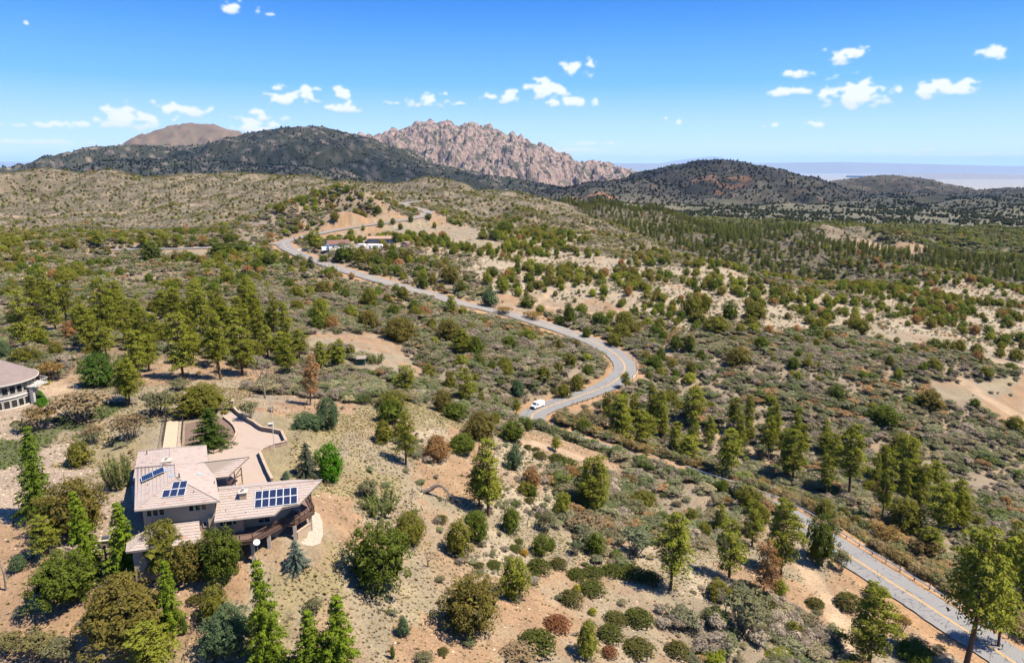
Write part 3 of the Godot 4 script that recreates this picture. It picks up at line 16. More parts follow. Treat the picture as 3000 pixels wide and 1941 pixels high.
const DRIVE := [-61.10, -140.65, -59.56, -138.49, -58.58, -137.34, -56.98, -135.47, -55.15, -132.56, -53.96, -130.10, -53.24, -127.07, -53.16, -124.80, -53.56, -122.45, -54.02, -120.62, -54.36, -120.03, -55.55, -120.62, -54.74, -118.41, -51.19, -111.54, -47.59, -105.36, -45.59, -105.60, -39.60, -107.76, -40.97, -110.26, -43.78, -115.58, -45.75, -119.43, -45.72, -121.23, -45.21, -121.83, -44.43, -123.07, -43.43, -123.69, -42.51, -124.23, -42.92, -124.96, -44.00, -127.24, -45.05, -129.35, -47.47, -130.38, -49.66, -131.22, -52.19, -134.36, -55.39, -137.73, -57.91, -140.85, -59.95, -143.48]
const OUTER_WALL := [-60.41, -144.31, -57.99, -141.05, -55.53, -138.11, -53.75, -136.14, -52.26, -134.73, -50.77, -132.91, -49.57, -131.67, -47.65, -130.90, -45.00, -129.59, -43.77, -127.07, -42.41, -124.32, -43.32, -123.54, -44.38, -122.91, -45.11, -121.53, -45.57, -120.77, -45.75, -119.43, -43.78, -115.58, -41.54, -111.28, -39.60, -107.76]
const INNER_WALL := [-60.13, -139.08, -58.92, -137.53, -57.46, -135.84, -56.09, -134.00, -55.01, -132.20, -53.96, -130.10, -53.31, -127.40, -53.22, -124.96, -53.63, -122.60, -54.04, -120.83, -54.40, -120.12, -55.32, -120.62, -55.98, -121.23]
const BED := [-66.51, -135.47, -61.17, -123.38, -59.04, -122.91, -56.62, -122.60, -55.81, -121.23, -54.55, -120.47, -54.20, -121.23, -53.81, -123.07, -53.45, -125.38, -53.62, -127.73, -54.19, -130.10, -55.11, -131.85, -56.08, -133.45, -57.44, -135.47, -59.11, -137.34, -61.35, -139.27, -63.72, -138.49]
const RUN := [-64.81, -122.29, -61.77, -123.38, -67.73, -137.34, -71.15, -137.34]
const TRACKS := [[[63.5, -137.8, 64.1, -133.7, 64.6, -128.1, 64.3, -122.6, 63.3, -117.5, 61.7, -112.7, 61.1, -109.6], 2.3], [[2.7, -171.4, 8.1, -173.6, 13.6, -175.2, 20.0, -175.5, 26.3, -174.3], 2.2], [[-3.5, -354.2, 10.9, -368.4, 25.2, -365.2, 45.8, -355.9, 68.8, -366.9], 2.0], [[10.9, -368.4, 17.1, -386.2, 21.7, -401.6], 1.6], [[198.4, -309.5, 212.5, -306.9, 222.2, -302.8, 236.3, -302.6], 3.0], [[188.8, -282.8, 192.4, -274.4, 196.2, -267.0, 202.3, -261.4], 2.6], [[-604.3, -972.1, -558.7, -957.5, -527.6, -968.4, -482.8, -982.0, -417.8, -973.2, -386.7, -964.9], 3.0], [[-676.2, -961.5, -604.3, -972.1], 3.0], [[475.0, -927.3, 487.4, -915.6, 491.4, -874.3], 9.0], [[-113.9, -163.2, -108.3, -160.8, -101.3, -152.2, -98.0, -143.4, -96.8, -139.2], 3.2]]
const HOUSE_AT := [-51.45, -88.02]
const HOUSE2_AT := [-112.90, -147.37]
const SPOTS := [11.37, -237.02, -49.39, -222.81, -113.18, -458.40, -99.37, -464.80, -89.56, -460.37, -89.38, -487.04, -70.89, -472.84, -43.82, -121.70, -330.75, -502.04, -142.50, -499.08, 17.13, -947.95, -178.46, -523.05, -159.54, -517.99, -158.24, -479.42, -16.09, -125.01, -11.59, -125.66, -56.05, -87.65, -58.68, -92.76, -48.33, -133.36, 94.86, -122.93, 95.58, -121.74, 96.21, -120.65, -69.19, -85.86, -59.17, -141.70]
const WIRE_FENCE := [-41.47, -78.15, -41.57, -80.03, -41.06, -82.16, -40.27, -84.32, -39.36, -86.33, -38.20, -88.46, -37.09, -91.28]
const GRAVEL := [-31.90, -103.20, -30.79, -103.00, -29.75, -101.00, -28.86, -97.70, -28.81, -95.89, -29.66, -94.75, -30.77, -94.28, -31.33, -94.53, -30.72, -95.95, -30.98, -97.87, -31.62, -99.86]
const RAIL_FENCE := [-131.44, -461.51, -123.70, -455.95, -116.11, -450.35]
const MOUND := [-111.74, -156.90, -110.67, -157.07, -106.82, -153.00, -102.98, -148.62, -100.82, -145.26, -101.49, -144.26, -104.40, -146.44, -108.07, -151.40]

var rng := RandomNumberGenerator.new()
var wide := FastNoiseLite.new()
var fine := FastNoiseLite.new()
var rough := FastNoiseLite.new()
var xs := PackedFloat32Array()
var zs := PackedFloat32Array()
var heights := PackedFloat32Array()
var covers := PackedByteArray()
var weights := PackedFloat64Array()
var road_gap := PackedFloat32Array()
var trail := PackedFloat32Array()
var paved := PackedVector2Array()
var main_road := PackedVector3Array()
var side_road := PackedVector3Array()
var used_names := {}
var mats := {}

# ---------------------------------------------------------------- mesh builder
class Builder:
	var v := PackedVector3Array()
	var n := PackedVector3Array()
	var c := PackedColorArray()
	var uv := PackedVector2Array()
	var has_uv := false
	var col := Color.WHITE
	func tri(a: Vector3, b: Vector3, d: Vector3, nn = null) -> void:   # counter-clockwise seen from outside
		var m: Vector3 = (b - a).cross(d - a).normalized() if nn == null else nn
		v.append(a); v.append(d); v.append(b)
		for k in 3:
			n.append(m); c.append(col)
	func quad(a: Vector3, b: Vector3, d: Vector3, e: Vector3) -> void:
		var m := (d - a).cross(e - b).normalized()
		for p in [a, d, b, a, e, d]:
			v.append(p); n.append(m); c.append(col)
	func quad_uv(a: Vector3, b: Vector3, d: Vector3, e: Vector3) -> void:
		has_uv = true
		quad(a, b, d, e)
		for p in [Vector2(0, 1), Vector2(1, 0), Vector2(1, 1), Vector2(0, 1), Vector2(0, 0), Vector2(1, 0)]:
			uv.append(p)
	func box(at: Vector3, size: Vector3, b := Basis.IDENTITY) -> void:
		var x := b.x * size.x * 0.5
		var y := b.y * size.y * 0.5
		var z := b.z * size.z * 0.5
		quad(at - x - y + z, at + x - y + z, at + x + y + z, at - x + y + z)
		quad(at + x - y - z, at - x - y - z, at - x + y - z, at + x + y - z)
		quad(at + x - y + z, at + x - y - z, at + x + y - z, at + x + y + z)
		quad(at - x - y - z, at - x - y + z, at - x + y + z, at - x + y - z)
		quad(at - x + y + z, at + x + y + z, at + x + y - z, at - x + y - z)
		quad(at - x - y - z, at + x - y - z, at + x - y + z, at - x - y + z)
	func bar(a: Vector3, b: Vector3, w: float, h: float) -> void:   # square beam from a to b
		var d := b - a
		var z := d.normalized()
		var x := Vector3.UP.cross(z)
		x = Vector3.RIGHT if x.length() < 0.01 else x.normalized()
		box((a + b) * 0.5, Vector3(w, h, d.length()), Basis(x, z.cross(x), z))
	func tube(a: Vector3, b: Vector3, ra: float, rb: float, sides := 6) -> void:
		var z := (b - a).normalized()
		var x := (Vector3.RIGHT if absf(z.y) > 0.9 else Vector3.UP).cross(z).normalized()
		var y := z.cross(x)
		for k in sides:
			var p := TAU * k / sides
			var q := TAU * (k + 1) / sides
			var dp := x * cos(p) + y * sin(p)
			var dq := x * cos(q) + y * sin(q)
			for t in [[a + dp * ra, dp], [b + dq * rb, dq], [a + dq * ra, dq], [a + dp * ra, dp], [b + dp * rb, dp], [b + dq * rb, dq]]:
				v.append(t[0]); n.append(t[1]); c.append(col)
			tri(b + dp * rb, b + dq * rb, b, z)
			tri(a + dq * ra, a + dp * ra, a, -z)
	func prism(outline: PackedVector2Array, y0: float, y1: float) -> void:   # outline in x, z; counter-clockwise seen from above
		var idx := Geometry2D.triangulate_polygon(outline)
		for k in range(0, idx.size(), 3):
			var p := outline[idx[k]]
			var q := outline[idx[k + 1]]
			var r := outline[idx[k + 2]]
			if (q - p).cross(r - p) > 0.0:
				var s := q
				q = r
				r = s
			tri(Vector3(p.x, y1, p.y), Vector3(q.x, y1, q.y), Vector3(r.x, y1, r.y), Vector3.UP)
			tri(Vector3(p.x, y0, p.y), Vector3(r.x, y0, r.y), Vector3(q.x, y0, q.y), Vector3.DOWN)
		for k in outline.size():
			var p := outline[k]
			var q := outline[(k + 1) % outline.size()]
			quad(Vector3(p.x, y0, p.y), Vector3(q.x, y0, q.y), Vector3(q.x, y1, q.y), Vector3(p.x, y1, p.y))
	func slab(pts: PackedVector3Array, thick: float) -> void:   # flat sloping plate, points counter-clockwise seen from above
		var m := (pts[1] - pts[0]).cross(pts[2] - pts[0]).normalized()
		var down := Vector3(0, -thick, 0)
		for k in range(1, pts.size() - 1):
			tri(pts[0], pts[k], pts[k + 1], m)
			tri(pts[0] + down, pts[k + 1] + down, pts[k] + down, -m)
		for k in pts.size():
			var p := pts[k]
			var q := pts[(k + 1) % pts.size()]
			quad(p + down, q + down, q, p)
	func mesh() -> ArrayMesh:
		var a := []
		a.resize(Mesh.ARRAY_MAX)
		a[Mesh.ARRAY_VERTEX] = v
		a[Mesh.ARRAY_NORMAL] = n
		a[Mesh.ARRAY_COLOR] = c
		if has_uv:
			a[Mesh.ARRAY_TEX_UV] = uv
		var m := ArrayMesh.new()
		m.add_surface_from_arrays(Mesh.PRIMITIVE_TRIANGLES, a)
		return m

# ---------------------------------------------------------------- naming
func numbered(called: String) -> String:
	var k: int = used_names.get(called, -1) + 1
	used_names[called] = k
	return called if k == 0 else "%s_%03d" % [called, k]

func tag(o: Node, label: String, category: String, group := "", kind := "") -> void:
	o.set_meta("label", label)
	if category:
		o.set_meta("category", category)
	if group:
		o.set_meta("group", group)
	if kind:
		o.set_meta("kind", kind)

func thing(called: String, at: Vector3, turn: float, label: String, category: String, group := "") -> Node3D:
	var o := Node3D.new()
	o.name = numbered(called)
	add_child(o)
	o.position = at
	o.rotation.y = turn
	tag(o, label, category, group)
	return o

func part(called: String, b: Builder, m: Material, parent: Node) -> MeshInstance3D:
	var o := MeshInstance3D.new()
	o.name = called
	o.mesh = b.mesh()
	o.material_override = m
	parent.add_child(o, true)
	return o

func solo(called: String, b: Builder, m: Material, label: String, category: String, group := "", kind := "") -> MeshInstance3D:
	var o := MeshInstance3D.new()
	o.name = numbered(called)
	o.mesh = b.mesh()
	o.material_override = m
	add_child(o)
	tag(o, label, category, group, kind)
	return o

func structure(called: String, mesh_: Mesh, m: Material) -> MeshInstance3D:
	var o := MeshInstance3D.new()
	o.name = numbered(called)
	o.mesh = mesh_
	o.material_override = m
	add_child(o)
	o.set_meta("kind", "structure")
	return o

# ---------------------------------------------------------------- materials
func lin(r: float, g: float, b: float) -> Color:
	return Color(r, g, b).linear_to_srgb()

func noise_tex(freq: float, octaves: int, lo: float, hi: float, size := 512, seed_ := 3, type := FastNoiseLite.TYPE_SIMPLEX_SMOOTH) -> NoiseTexture2D:
	var f := FastNoiseLite.new()
	f.seed = seed_
	f.noise_type = type
	f.frequency = freq
	f.fractal_octaves = octaves
	var t := NoiseTexture2D.new()
	t.width = size
	t.height = size
	t.seamless = true
	t.noise = f
	var g := Gradient.new()
	g.set_color(0, Color(lo, lo, lo))
	g.set_color(1, Color(hi, hi, hi))
	t.color_ramp = g
	return t

func plain(key: String, c: Color, roughness := 0.85, metallic := 0.0) -> StandardMaterial3D:
	if mats.has(key):
		return mats[key]
	var m := StandardMaterial3D.new()
	m.resource_name = key
	m.albedo_color = c
	m.roughness = roughness
	m.metallic = metallic
	m.vertex_color_use_as_albedo = true
	mats[key] = m
	return m

func grainy(key: String, c: Color, roughness: float, scale: float, lo: float, hi: float, bump := 0.0, freq := 0.05, octaves := 4) -> StandardMaterial3D:
	if mats.has(key):
		return mats[key]
	var m := plain(key, c, roughness)
	m.albedo_texture = noise_tex(freq, octaves, lo, hi, 512, key.hash() % 1000)
	m.uv1_triplanar = true
	m.uv1_world_triplanar = true
	m.uv1_scale = Vector3.ONE * scale
	if bump > 0.0:
		m.heightmap_enabled = true
		m.heightmap_texture = m.albedo_texture
		m.heightmap_scale = bump
	return m

# ---------------------------------------------------------------- terrain
func solve_ground() -> void:   # smooth surface through the surveyed ground points (multiquadric)
	var n := SURVEY.size() / 3
	var m := n + 3
	var a := []
	for i in m:
		var row := PackedFloat64Array()
		row.resize(m + 1)
		a.append(row)
	for i in n:
		var row: PackedFloat64Array = a[i]
		for j in n:
			var dx: float = SURVEY[i * 3] - SURVEY[j * 3]
			var dz: float = SURVEY[i * 3 + 2] - SURVEY[j * 3 + 2]
			row[j] = -sqrt(dx * dx + dz * dz + 196.0) / 100.0
		row[i] += 0.004
		row[n] = 1.0
		row[n + 1] = SURVEY[i * 3] / 100.0
		row[n + 2] = SURVEY[i * 3 + 2] / 100.0
		row[m] = SURVEY[i * 3 + 1]
		a[i] = row
		for k in 3:
			var low: PackedFloat64Array = a[n + k]
			low[i] = row[n + k]
			a[n + k] = low
	for i in m:
		var best := i
		for r in range(i + 1, m):
			if absf(a[r][i]) > absf(a[best][i]):
				best = r
		var t = a[i]
		a[i] = a[best]
		a[best] = t
		var top: PackedFloat64Array = a[i]
		for r in range(i + 1, m):
			var row: PackedFloat64Array = a[r]
			var f: float = row[i] / top[i]
			if f == 0.0:
				continue
			for k in range(i, m + 1):
				row[k] -= f * top[k]
			a[r] = row
	weights.resize(m)
	for i in range(m - 1, -1, -1):
		var row: PackedFloat64Array = a[i]
		var s := row[m]
		for k in range(i + 1, m):
			s -= row[k] * weights[k]
		weights[i] = s / row[i]

func survey_height(x: float, z: float) -> float:
	var n := SURVEY.size() / 3
	var s := 0.0
	var k := 0
	for i in n:
		var dx: float = SURVEY[k] - x
		var dz: float = SURVEY[k + 2] - z
		s -= sqrt(dx * dx + dz * dz + 196.0) * weights[i]
		k += 3
	return s * 0.01 + weights[n] + (x * weights[n + 1] + z * weights[n + 2]) * 0.01

func lay_grid() -> void:
	var z := -42.0
	while z > -1420.0:
		zs.append(-z)
		z -= maxf(0.9, -z / 115.0)
	var half := [0.0]
	var x := 0.0
	while x < 1150.0:
		x += 1.15 if x < 110.0 else 1.15 + (x - 110.0) / 75.0
		half.append(x)
	for k in range(half.size() - 1, 0, -1):
		xs.append(-half[k])
	for k in half.size():
		xs.append(half[k])

func column(x: float) -> int:
	return clampi(xs.bsearch(x) - 1, 0, xs.size() - 2)

func line_at(z: float) -> int:
	return clampi(zs.bsearch(-z) - 1, 0, zs.size() - 2)

func ground(x: float, z: float) -> float:
	var i := column(x)
	var j := line_at(z)
	var u := clampf((x - xs[i]) / (xs[i + 1] - xs[i]), 0.0, 1.0)
	var w := clampf((-z - zs[j]) / (zs[j + 1] - zs[j]), 0.0, 1.0)
	var k := j * xs.size() + i
	var a := heights[k]
	var b := heights[k + 1]
	var c := heights[k + xs.size()]
	var d := heights[k + xs.size() + 1]
	return lerpf(lerpf(a, b, u), lerpf(c, d, u), w)

func cover_at(x: float, z: float) -> int:
	var reach := 1.5 - z * 0.012
	var wx := x + (wide.get_noise_2d(x * 3.0, z * 3.0) * 1.6 + fine.get_noise_2d(x, z) * 0.7) * reach
	var wz := z + (wide.get_noise_2d(z * 3.0 + 500.0, x * 3.0) * 1.6 + fine.get_noise_2d(z + 300.0, x) * 0.7) * reach
	return covers[line_at(wz) * xs.size() + column(wx)]

func gap_at(x: float, z: float) -> float:   # metres to the middle of the road, up to about 20
	var i := column(x)
	var j := line_at(z)
	var w := xs.size()
	var k := j * w + i
	return minf(minf(road_gap[k], road_gap[k + 1]), minf(road_gap[k + w], road_gap[k + w + 1]))

func smooth_path(pts: Array, step: float) -> PackedVector3Array:
	var c := Curve3D.new()
	c.bake_interval = step
	for i in pts.size():
		var p: Vector3 = pts[i]
		var a: Vector3 = pts[maxi(i - 1, 0)]
		var b: Vector3 = pts[mini(i + 1, pts.size() - 1)]
		var t := (b - a) / 6.0
		var lin_: float = p.distance_to(a) if i > 0 else 1.0
		var lout: float = p.distance_to(b) if i < pts.size() - 1 else 1.0
		var d := t.normalized()
		c.add_point(p, -d * lin_ * 0.33, d * lout * 0.33)
	return c.get_baked_points()

func triples(flat: Array) -> Array:
	var out := []
	for k in range(0, flat.size(), 3):
		out.append(Vector3(flat[k], flat[k + 1], flat[k + 2]))
	return out

func make_ground() -> void:
	lay_grid()
	solve_ground()
	var w := xs.size()
	var d := zs.size()
	heights.resize(w * d)
	covers.resize(w * d)
	road_gap.resize(w * d)
	road_gap.fill(99.0)
	# coarse evaluation on every third line, cubic in between
	var ci := []
	for i in range(0, w, 3):
		ci.append(i)
	if ci[-1] != w - 1:
		ci.append(w - 1)
	var cj := []
	for j in range(0, d, 3):
		cj.append(j)
	if cj[-1] != d - 1:
		cj.append(d - 1)
	var cw: int = ci.size()
	var coarse := PackedFloat32Array()
	for j in cj:
		for i in ci:
			coarse.append(survey_height(xs[i], -zs[j]))
	var cover_n := COVER.size() / 3
	for j in d:
		var b := mini(j / 3, cj.size() - 2)
		var tz: float = (zs[j] - zs[cj[b]]) / (zs[cj[b + 1]] - zs[cj[b]])
		for i in w:
			var a := mini(i / 3, cw - 2)
			var tx: float = (xs[i] - xs[ci[a]]) / (xs[ci[a + 1]] - xs[ci[a]])
			var rows := [0.0, 0.0, 0.0, 0.0]
			for q in 4:
				var jj := clampi(b + q - 1, 0, cj.size() - 1) * cw
				rows[q] = cubic_interpolate(coarse[jj + a], coarse[jj + a + 1], coarse[jj + maxi(a - 1, 0)], coarse[jj + mini(a + 2, cw - 1)], tx)
			var h: float = cubic_interpolate(rows[1], rows[2], rows[0], rows[3], tz)
			var x := xs[i]
			var z := -zs[j]
			var far := clampf((zs[j] - 250.0) / 500.0, 0.0, 1.0)
			h += wide.get_noise_2d(x * 1.5, z * 1.5) * (0.7 + far * 5.0) + fine.get_noise_2d(x * 0.6, z * 0.6) * (0.3 + far * 0.3)
			if far > 0.0:   # gullies on the far slopes
				h -= far * 7.0 * (1.0 - absf(wide.get_noise_2d(x * 0.9 + 900.0, z * 0.35)) * 2.2) * smoothstep(0.0, 1.0, far)
			heights[j * w + i] = h
	# what covers the ground: nearest of the surveyed patches
	for b in cj.size():
		for a in cw:
			var x: float = xs[ci[a]]
			var z: float = -zs[cj[b]]
			var best := 1e12
			var kind := 0
			var k := 0
			for q in cover_n:
				var dx: float = COVER[k] - x
				var dz: float = COVER[k + 1] - z
				var dd := dx * dx + dz * dz
				if dd < best:
					best = dd
					kind = COVER[k + 2]
				k += 3
			for j in range(cj[b], cj[b + 1] if b + 1 < cj.size() else d):
				for i in range(ci[a], ci[a + 1] if a + 1 < cw else w):
					covers[j * w + i] = kind
	# level pads for houses and drives
	for p in PADS:
		for j in range(line_at(p[1] + p[3] + p[5]), line_at(p[1] - p[3] - p[5]) + 2):
			for i in range(column(p[0] - p[2] - p[5]), column(p[0] + p[2] + p[5]) + 2):
				var dx: float = maxf(absf(xs[i] - p[0]) - p[2], 0.0)
				var dz: float = maxf(absf(-zs[j] - p[1]) - p[3], 0.0)
				var t: float = 1.0 - smoothstep(0.0, 1.0, sqrt(dx * dx + dz * dz) / p[5])
				if t > 0.0:
					heights[j * w + i] = lerpf(heights[j * w + i], p[4], t)
	paved = Geometry2D.offset_polygon(outline(DRIVE), 1.3)[0]
	for j in range(line_at(-95.0), line_at(-165.0)):
		for i in range(column(-75.0), column(-25.0)):
			if Geometry2D.is_point_in_polygon(Vector2(xs[i], -zs[j]), paved):
				heights[j * w + i] = 49.12
	# the road bed
	main_road = smooth_path(triples(ROAD_MAIN), 2.0)
	side_road = smooth_path(triples(ROAD_SIDE), 2.0)
	var level := PackedFloat32Array()
	level.resize(w * d)
	for path in [main_road, side_road]:
		for p: Vector3 in path:
			for j in range(line_at(p.z + 16.0), line_at(p.z - 16.0) + 2):
				for i in range(column(p.x - 16.0), column(p.x + 16.0) + 2):
					var g := Vector2(xs[i] - p.x, -zs[j] - p.z).length()
					if g < road_gap[j * w + i]:
						road_gap[j * w + i] = g
						level[j * w + i] = p.y
	for k in w * d:
		var g := road_gap[k]
		if g < 17.0:
			var cell := zs[k / w] / 115.0
			var t := 1.0 - smoothstep(6.3 + cell, 11.5 + cell * 2.0, g)
			heights[k] = lerpf(heights[k], level[k] - 0.12 - cell * 0.08, t)
	# dirt tracks
	trail.resize(w * d)
	for tr in TRACKS:
		var pts: Array = tr[0]
		for k in range(0, pts.size() - 2, 2):
			var a := Vector2(pts[k], pts[k + 1])
			var b := Vector2(pts[k + 2], pts[k + 3])
			var n := int(a.distance_to(b)) + 1
			for q in n:
				var p := a.lerp(b, float(q) / n)
				var r: float = tr[1] * (1.0 + 0.35 * fine.get_noise_2d(p.x * 2.0, p.y * 2.0)) + p.y / -400.0
				for j in range(line_at(p.y + r), line_at(p.y - r) + 2):
					for i in range(column(p.x - r), column(p.x + r) + 2):
						var t := 1.0 - smoothstep(r * 0.65, r, Vector2(xs[i] - p.x, -zs[j] - p.y).length())
						trail[j * w + i] = maxf(trail[j * w + i], t)
	# surface
	var v := PackedVector3Array()
	var col := PackedColorArray()
	v.resize(w * d)
	col.resize(w * d)
	for j in d:
		for i in w:
			var k := j * w + i
			v[k] = Vector3(xs[i], heights[k], -zs[j])
			col[k] = soil(xs[i], -zs[j], road_gap[k], trail[k])
	var index := PackedInt32Array()
	index.resize((w - 1) * (d - 1) * 6)
	var at := 0
	for j in d - 1:
		for i in w - 1:
			var k := j * w + i
			for q in [k, k + w, k + 1, k + 1, k + w, k + w + 1]:
				index[at] = q
				at += 1
	var nrm := PackedVector3Array()
	nrm.resize(w * d)
	for j in d:
		for i in w:
			var i0 := maxi(i - 1, 0)
			var i1 := mini(i + 1, w - 1)
			var j0 := maxi(j - 1, 0)
			var j1 := mini(j + 1, d - 1)
			var sx := (heights[j * w + i1] - heights[j * w + i0]) / (xs[i1] - xs[i0])
			var sz := (heights[j1 * w + i] - heights[j0 * w + i]) / (zs[j0] - zs[j1])
			nrm[j * w + i] = Vector3(-sx, 1.0, -sz).normalized()
	var arr := []
	arr.resize(Mesh.ARRAY_MAX)
	arr[Mesh.ARRAY_VERTEX] = v
	arr[Mesh.ARRAY_NORMAL] = nrm
	arr[Mesh.ARRAY_COLOR] = col
	arr[Mesh.ARRAY_INDEX] = index
	var m := ArrayMesh.new()
	m.add_surface_from_arrays(Mesh.PRIMITIVE_TRIANGLES, arr)
	structure("ground", m, soil_material())

func soil_material() -> StandardMaterial3D:
	var m := grainy("soil", Color.WHITE, 0.95, 0.11, 0.62, 1.25, 9.0, 0.03, 5)
	m.detail_enabled = true
	m.detail_blend_mode = BaseMaterial3D.BLEND_MODE_MUL
	m.detail_albedo = noise_tex(0.09, 4, 0.62, 1.0, 512, 21)
	m.detail_uv_layer = BaseMaterial3D.DETAIL_UV_2
	m.uv2_triplanar = true
	m.uv2_world_triplanar = true
	m.uv2_scale = Vector3.ONE * 0.37
	return m

const SOILS := [
	Color(0.203, 0.162, 0.113),   # 0 chaparral litter
	Color(0.231, 0.191, 0.131),   # 1 tan dry grass
	Color(0.263, 0.168, 0.097),   # 2 orange decomposed granite
	Color(0.300, 0.248, 0.178),   # 3 pale granite soil
	Color(0.178, 0.123, 0.070),   # 4 pine needles
	Color(0.218, 0.179, 0.097),   # 5 yellow-green grass
	Color(0.139, 0.110, 0.071),   # 6 far brown slopes
	Color(0.113, 0.098, 0.058),   # 7 dark valley scrub
	Color(0.275, 0.214, 0.162),   # 8 pink rubble
	Color(0.075, 0.085, 0.030),   # 9 watered lawn
	Color(0.097, 0.081, 0.049),   # 10 forest floor
]

func soil(x: float, z: float, gap: float, track: float) -> Color:
	var k := cover_at(x, z)
	var c: Color = SOILS[k]
	var a := wide.get_noise_2d(x * 6.0, z * 6.0)
	var b := fine.get_noise_2d(x * 2.5, z * 2.5)
	if k == 1 or k == 3 or k == 5:
		c = c.lerp(SOILS[2], clampf(a * 1.8 - 0.28, 0.0, 0.7))
		c = c.lerp(SOILS[5], clampf(-a * 1.2 - 0.25 + b * 0.5, 0.0, 0.6))
	elif k == 2:
		c = c.lerp(SOILS[1], clampf(a * 2.0 + b * 0.9 + 0.12, 0.0, 0.9))
	elif k == 6:
		c = c.lerp(Color(0.217, 0.174, 0.117), clampf(a * 2.0 + b, 0.0, 0.85)).lerp(Color(0.091, 0.080, 0.048), clampf(-a * 2.2 + b * 0.7, 0.0, 0.9))
	elif k == 0:
		c = c.lerp(Color(0.300, 0.202, 0.117), clampf(a * 1.6 + b * 0.7 - 0.25, 0.0, 0.8))
	if gap < 13.0:   # raw shoulders and cut banks
		c = c.lerp(Color(0.339, 0.204, 0.106), (1.0 - smoothstep(7.0, 11.5, gap + a * 5.0 + b)) * 0.92)
	c = c.lerp(Color(0.352, 0.257, 0.170), track * 0.95)
	var f := 1.0 + b * 0.30 + rough.get_noise_2d(x * 4.0, z * 4.0) * 0.22
	return Color(c.r * f, c.g * f, c.b * f)

# ---------------------------------------------------------------- far hills
var hill_noise := FastNoiseLite.new()

func far_height(x: float, z: float, low: float) -> Array:
	var best := low
	var who := -1
	var k1 := hill_noise.get_noise_2d(x, z)
	var k2 := hill_noise.get_noise_2d(x * 4.0 + 70.0, z * 4.0)
	for q in RIDGES.size():
		var r: Array = RIDGES[q]
		var pts: Array = r[2]
		var slope: float = r[0]
		var amp: float = r[1]
		if z < r[3] - 3500.0 or z > r[4] + 3500.0:
			continue
		for k in range(0, pts.size() - 3, 3):
			var ax: float = pts[k]
			var az: float = pts[k + 2]
			var ex: float = pts[k + 3] - ax
			var ez: float = pts[k + 5] - az
			var t := clampf(((x - ax) * ex + (z - az) * ez) / (ex * ex + ez * ez), 0.0, 1.0)
			var dx := x - ax - ex * t
			var dz := z - az - ez * t
			var y: float = lerpf(pts[k + 1], pts[k + 4], t)
			var g := sqrt(dx * dx + dz * dz)
			if y - g * slope * 0.5 < best:
				continue
			var c := slope * 160.0
			var h := y - slope * (sqrt(g * g + c * c) - c) * (1.0 + k1 * 0.45) + amp * (k2 * minf(g / 300.0, 1.0))
			if h > best:
				best = h
				who = q
	return [best, who]

func far_soil(who: int, x: float, z: float, steep: float) -> Color:
	var a := hill_noise.get_noise_2d(x * 9.0, z * 9.0)
	var b := hill_noise.get_noise_2d(x * 40.0, z * 40.0)
	var brush := Color(0.046, 0.050, 0.030)
	var rock := Color(0.25, 0.195, 0.150)
	var pick: int = -1 if who < 0 else RIDGES[who][5]
	var c := brush
	if pick == 0:      # brushy mountain with pale boulder fields
		c = brush.lerp(rock, clampf(b * 2.6 + a * 1.6 - 0.62, 0.0, 0.9))
	elif pick == 1:    # bare brown peak
		c = Color(0.125, 0.086, 0.066).lerp(brush, clampf(b * 2.0 - a, 0.0, 0.6))
	elif pick == 2:    # granite
		c = granite(x, z)
	elif pick == 3:    # brushy hills on the other side of the valley
		c = Color(0.050, 0.046, 0.034).lerp(Color(0.14, 0.10, 0.072), clampf(b * 2.0 + a * 1.5 - 0.6, 0.0, 0.8))
	else:
		c = Color(0.062, 0.060, 0.034).lerp(Color(0.15, 0.12, 0.075), clampf(a * 2.0 + b - 0.45, 0.0, 0.45))
	for s in SCARS:
		var ex: float = s[2] - s[0]
		var ez: float = s[3] - s[1]
		var t := clampf(((x - s[0]) * ex + (z - s[1]) * ez) / maxf(ex * ex + ez * ez, 1.0), 0.0, 1.0)
		if Vector2(x - s[0] - ex * t, z - s[1] - ez * t).length() < s[4] * (1.0 + b):
			c = Color(0.252, 0.130, 0.067)
	var f := 1.0 + b * 0.5
	return Color(c.r * f, c.g * f, c.b * f)

func granite(x: float, z: float) -> Color:   # bare rock with brush in patches
	var a := hill_noise.get_noise_2d(x * 3.5 + 30.0, z * 3.5)
	var b := hill_noise.get_noise_2d(x * 14.0, z * 14.0)
	var f := 1.0 + 0.5 * hill_noise.get_noise_2d(x * 60.0, z * 60.0)
	var c := Color(0.190, 0.132, 0.118).lerp(Color(0.23, 0.175, 0.155), clampf(b * 2.0, 0.0, 1.0)).lerp(Color(0.052, 0.054, 0.036), clampf(a * 3.0 - b * 3.2 - 0.10, 0.0, 0.9))
	return Color(c.r * f, c.g * f, c.b * f)

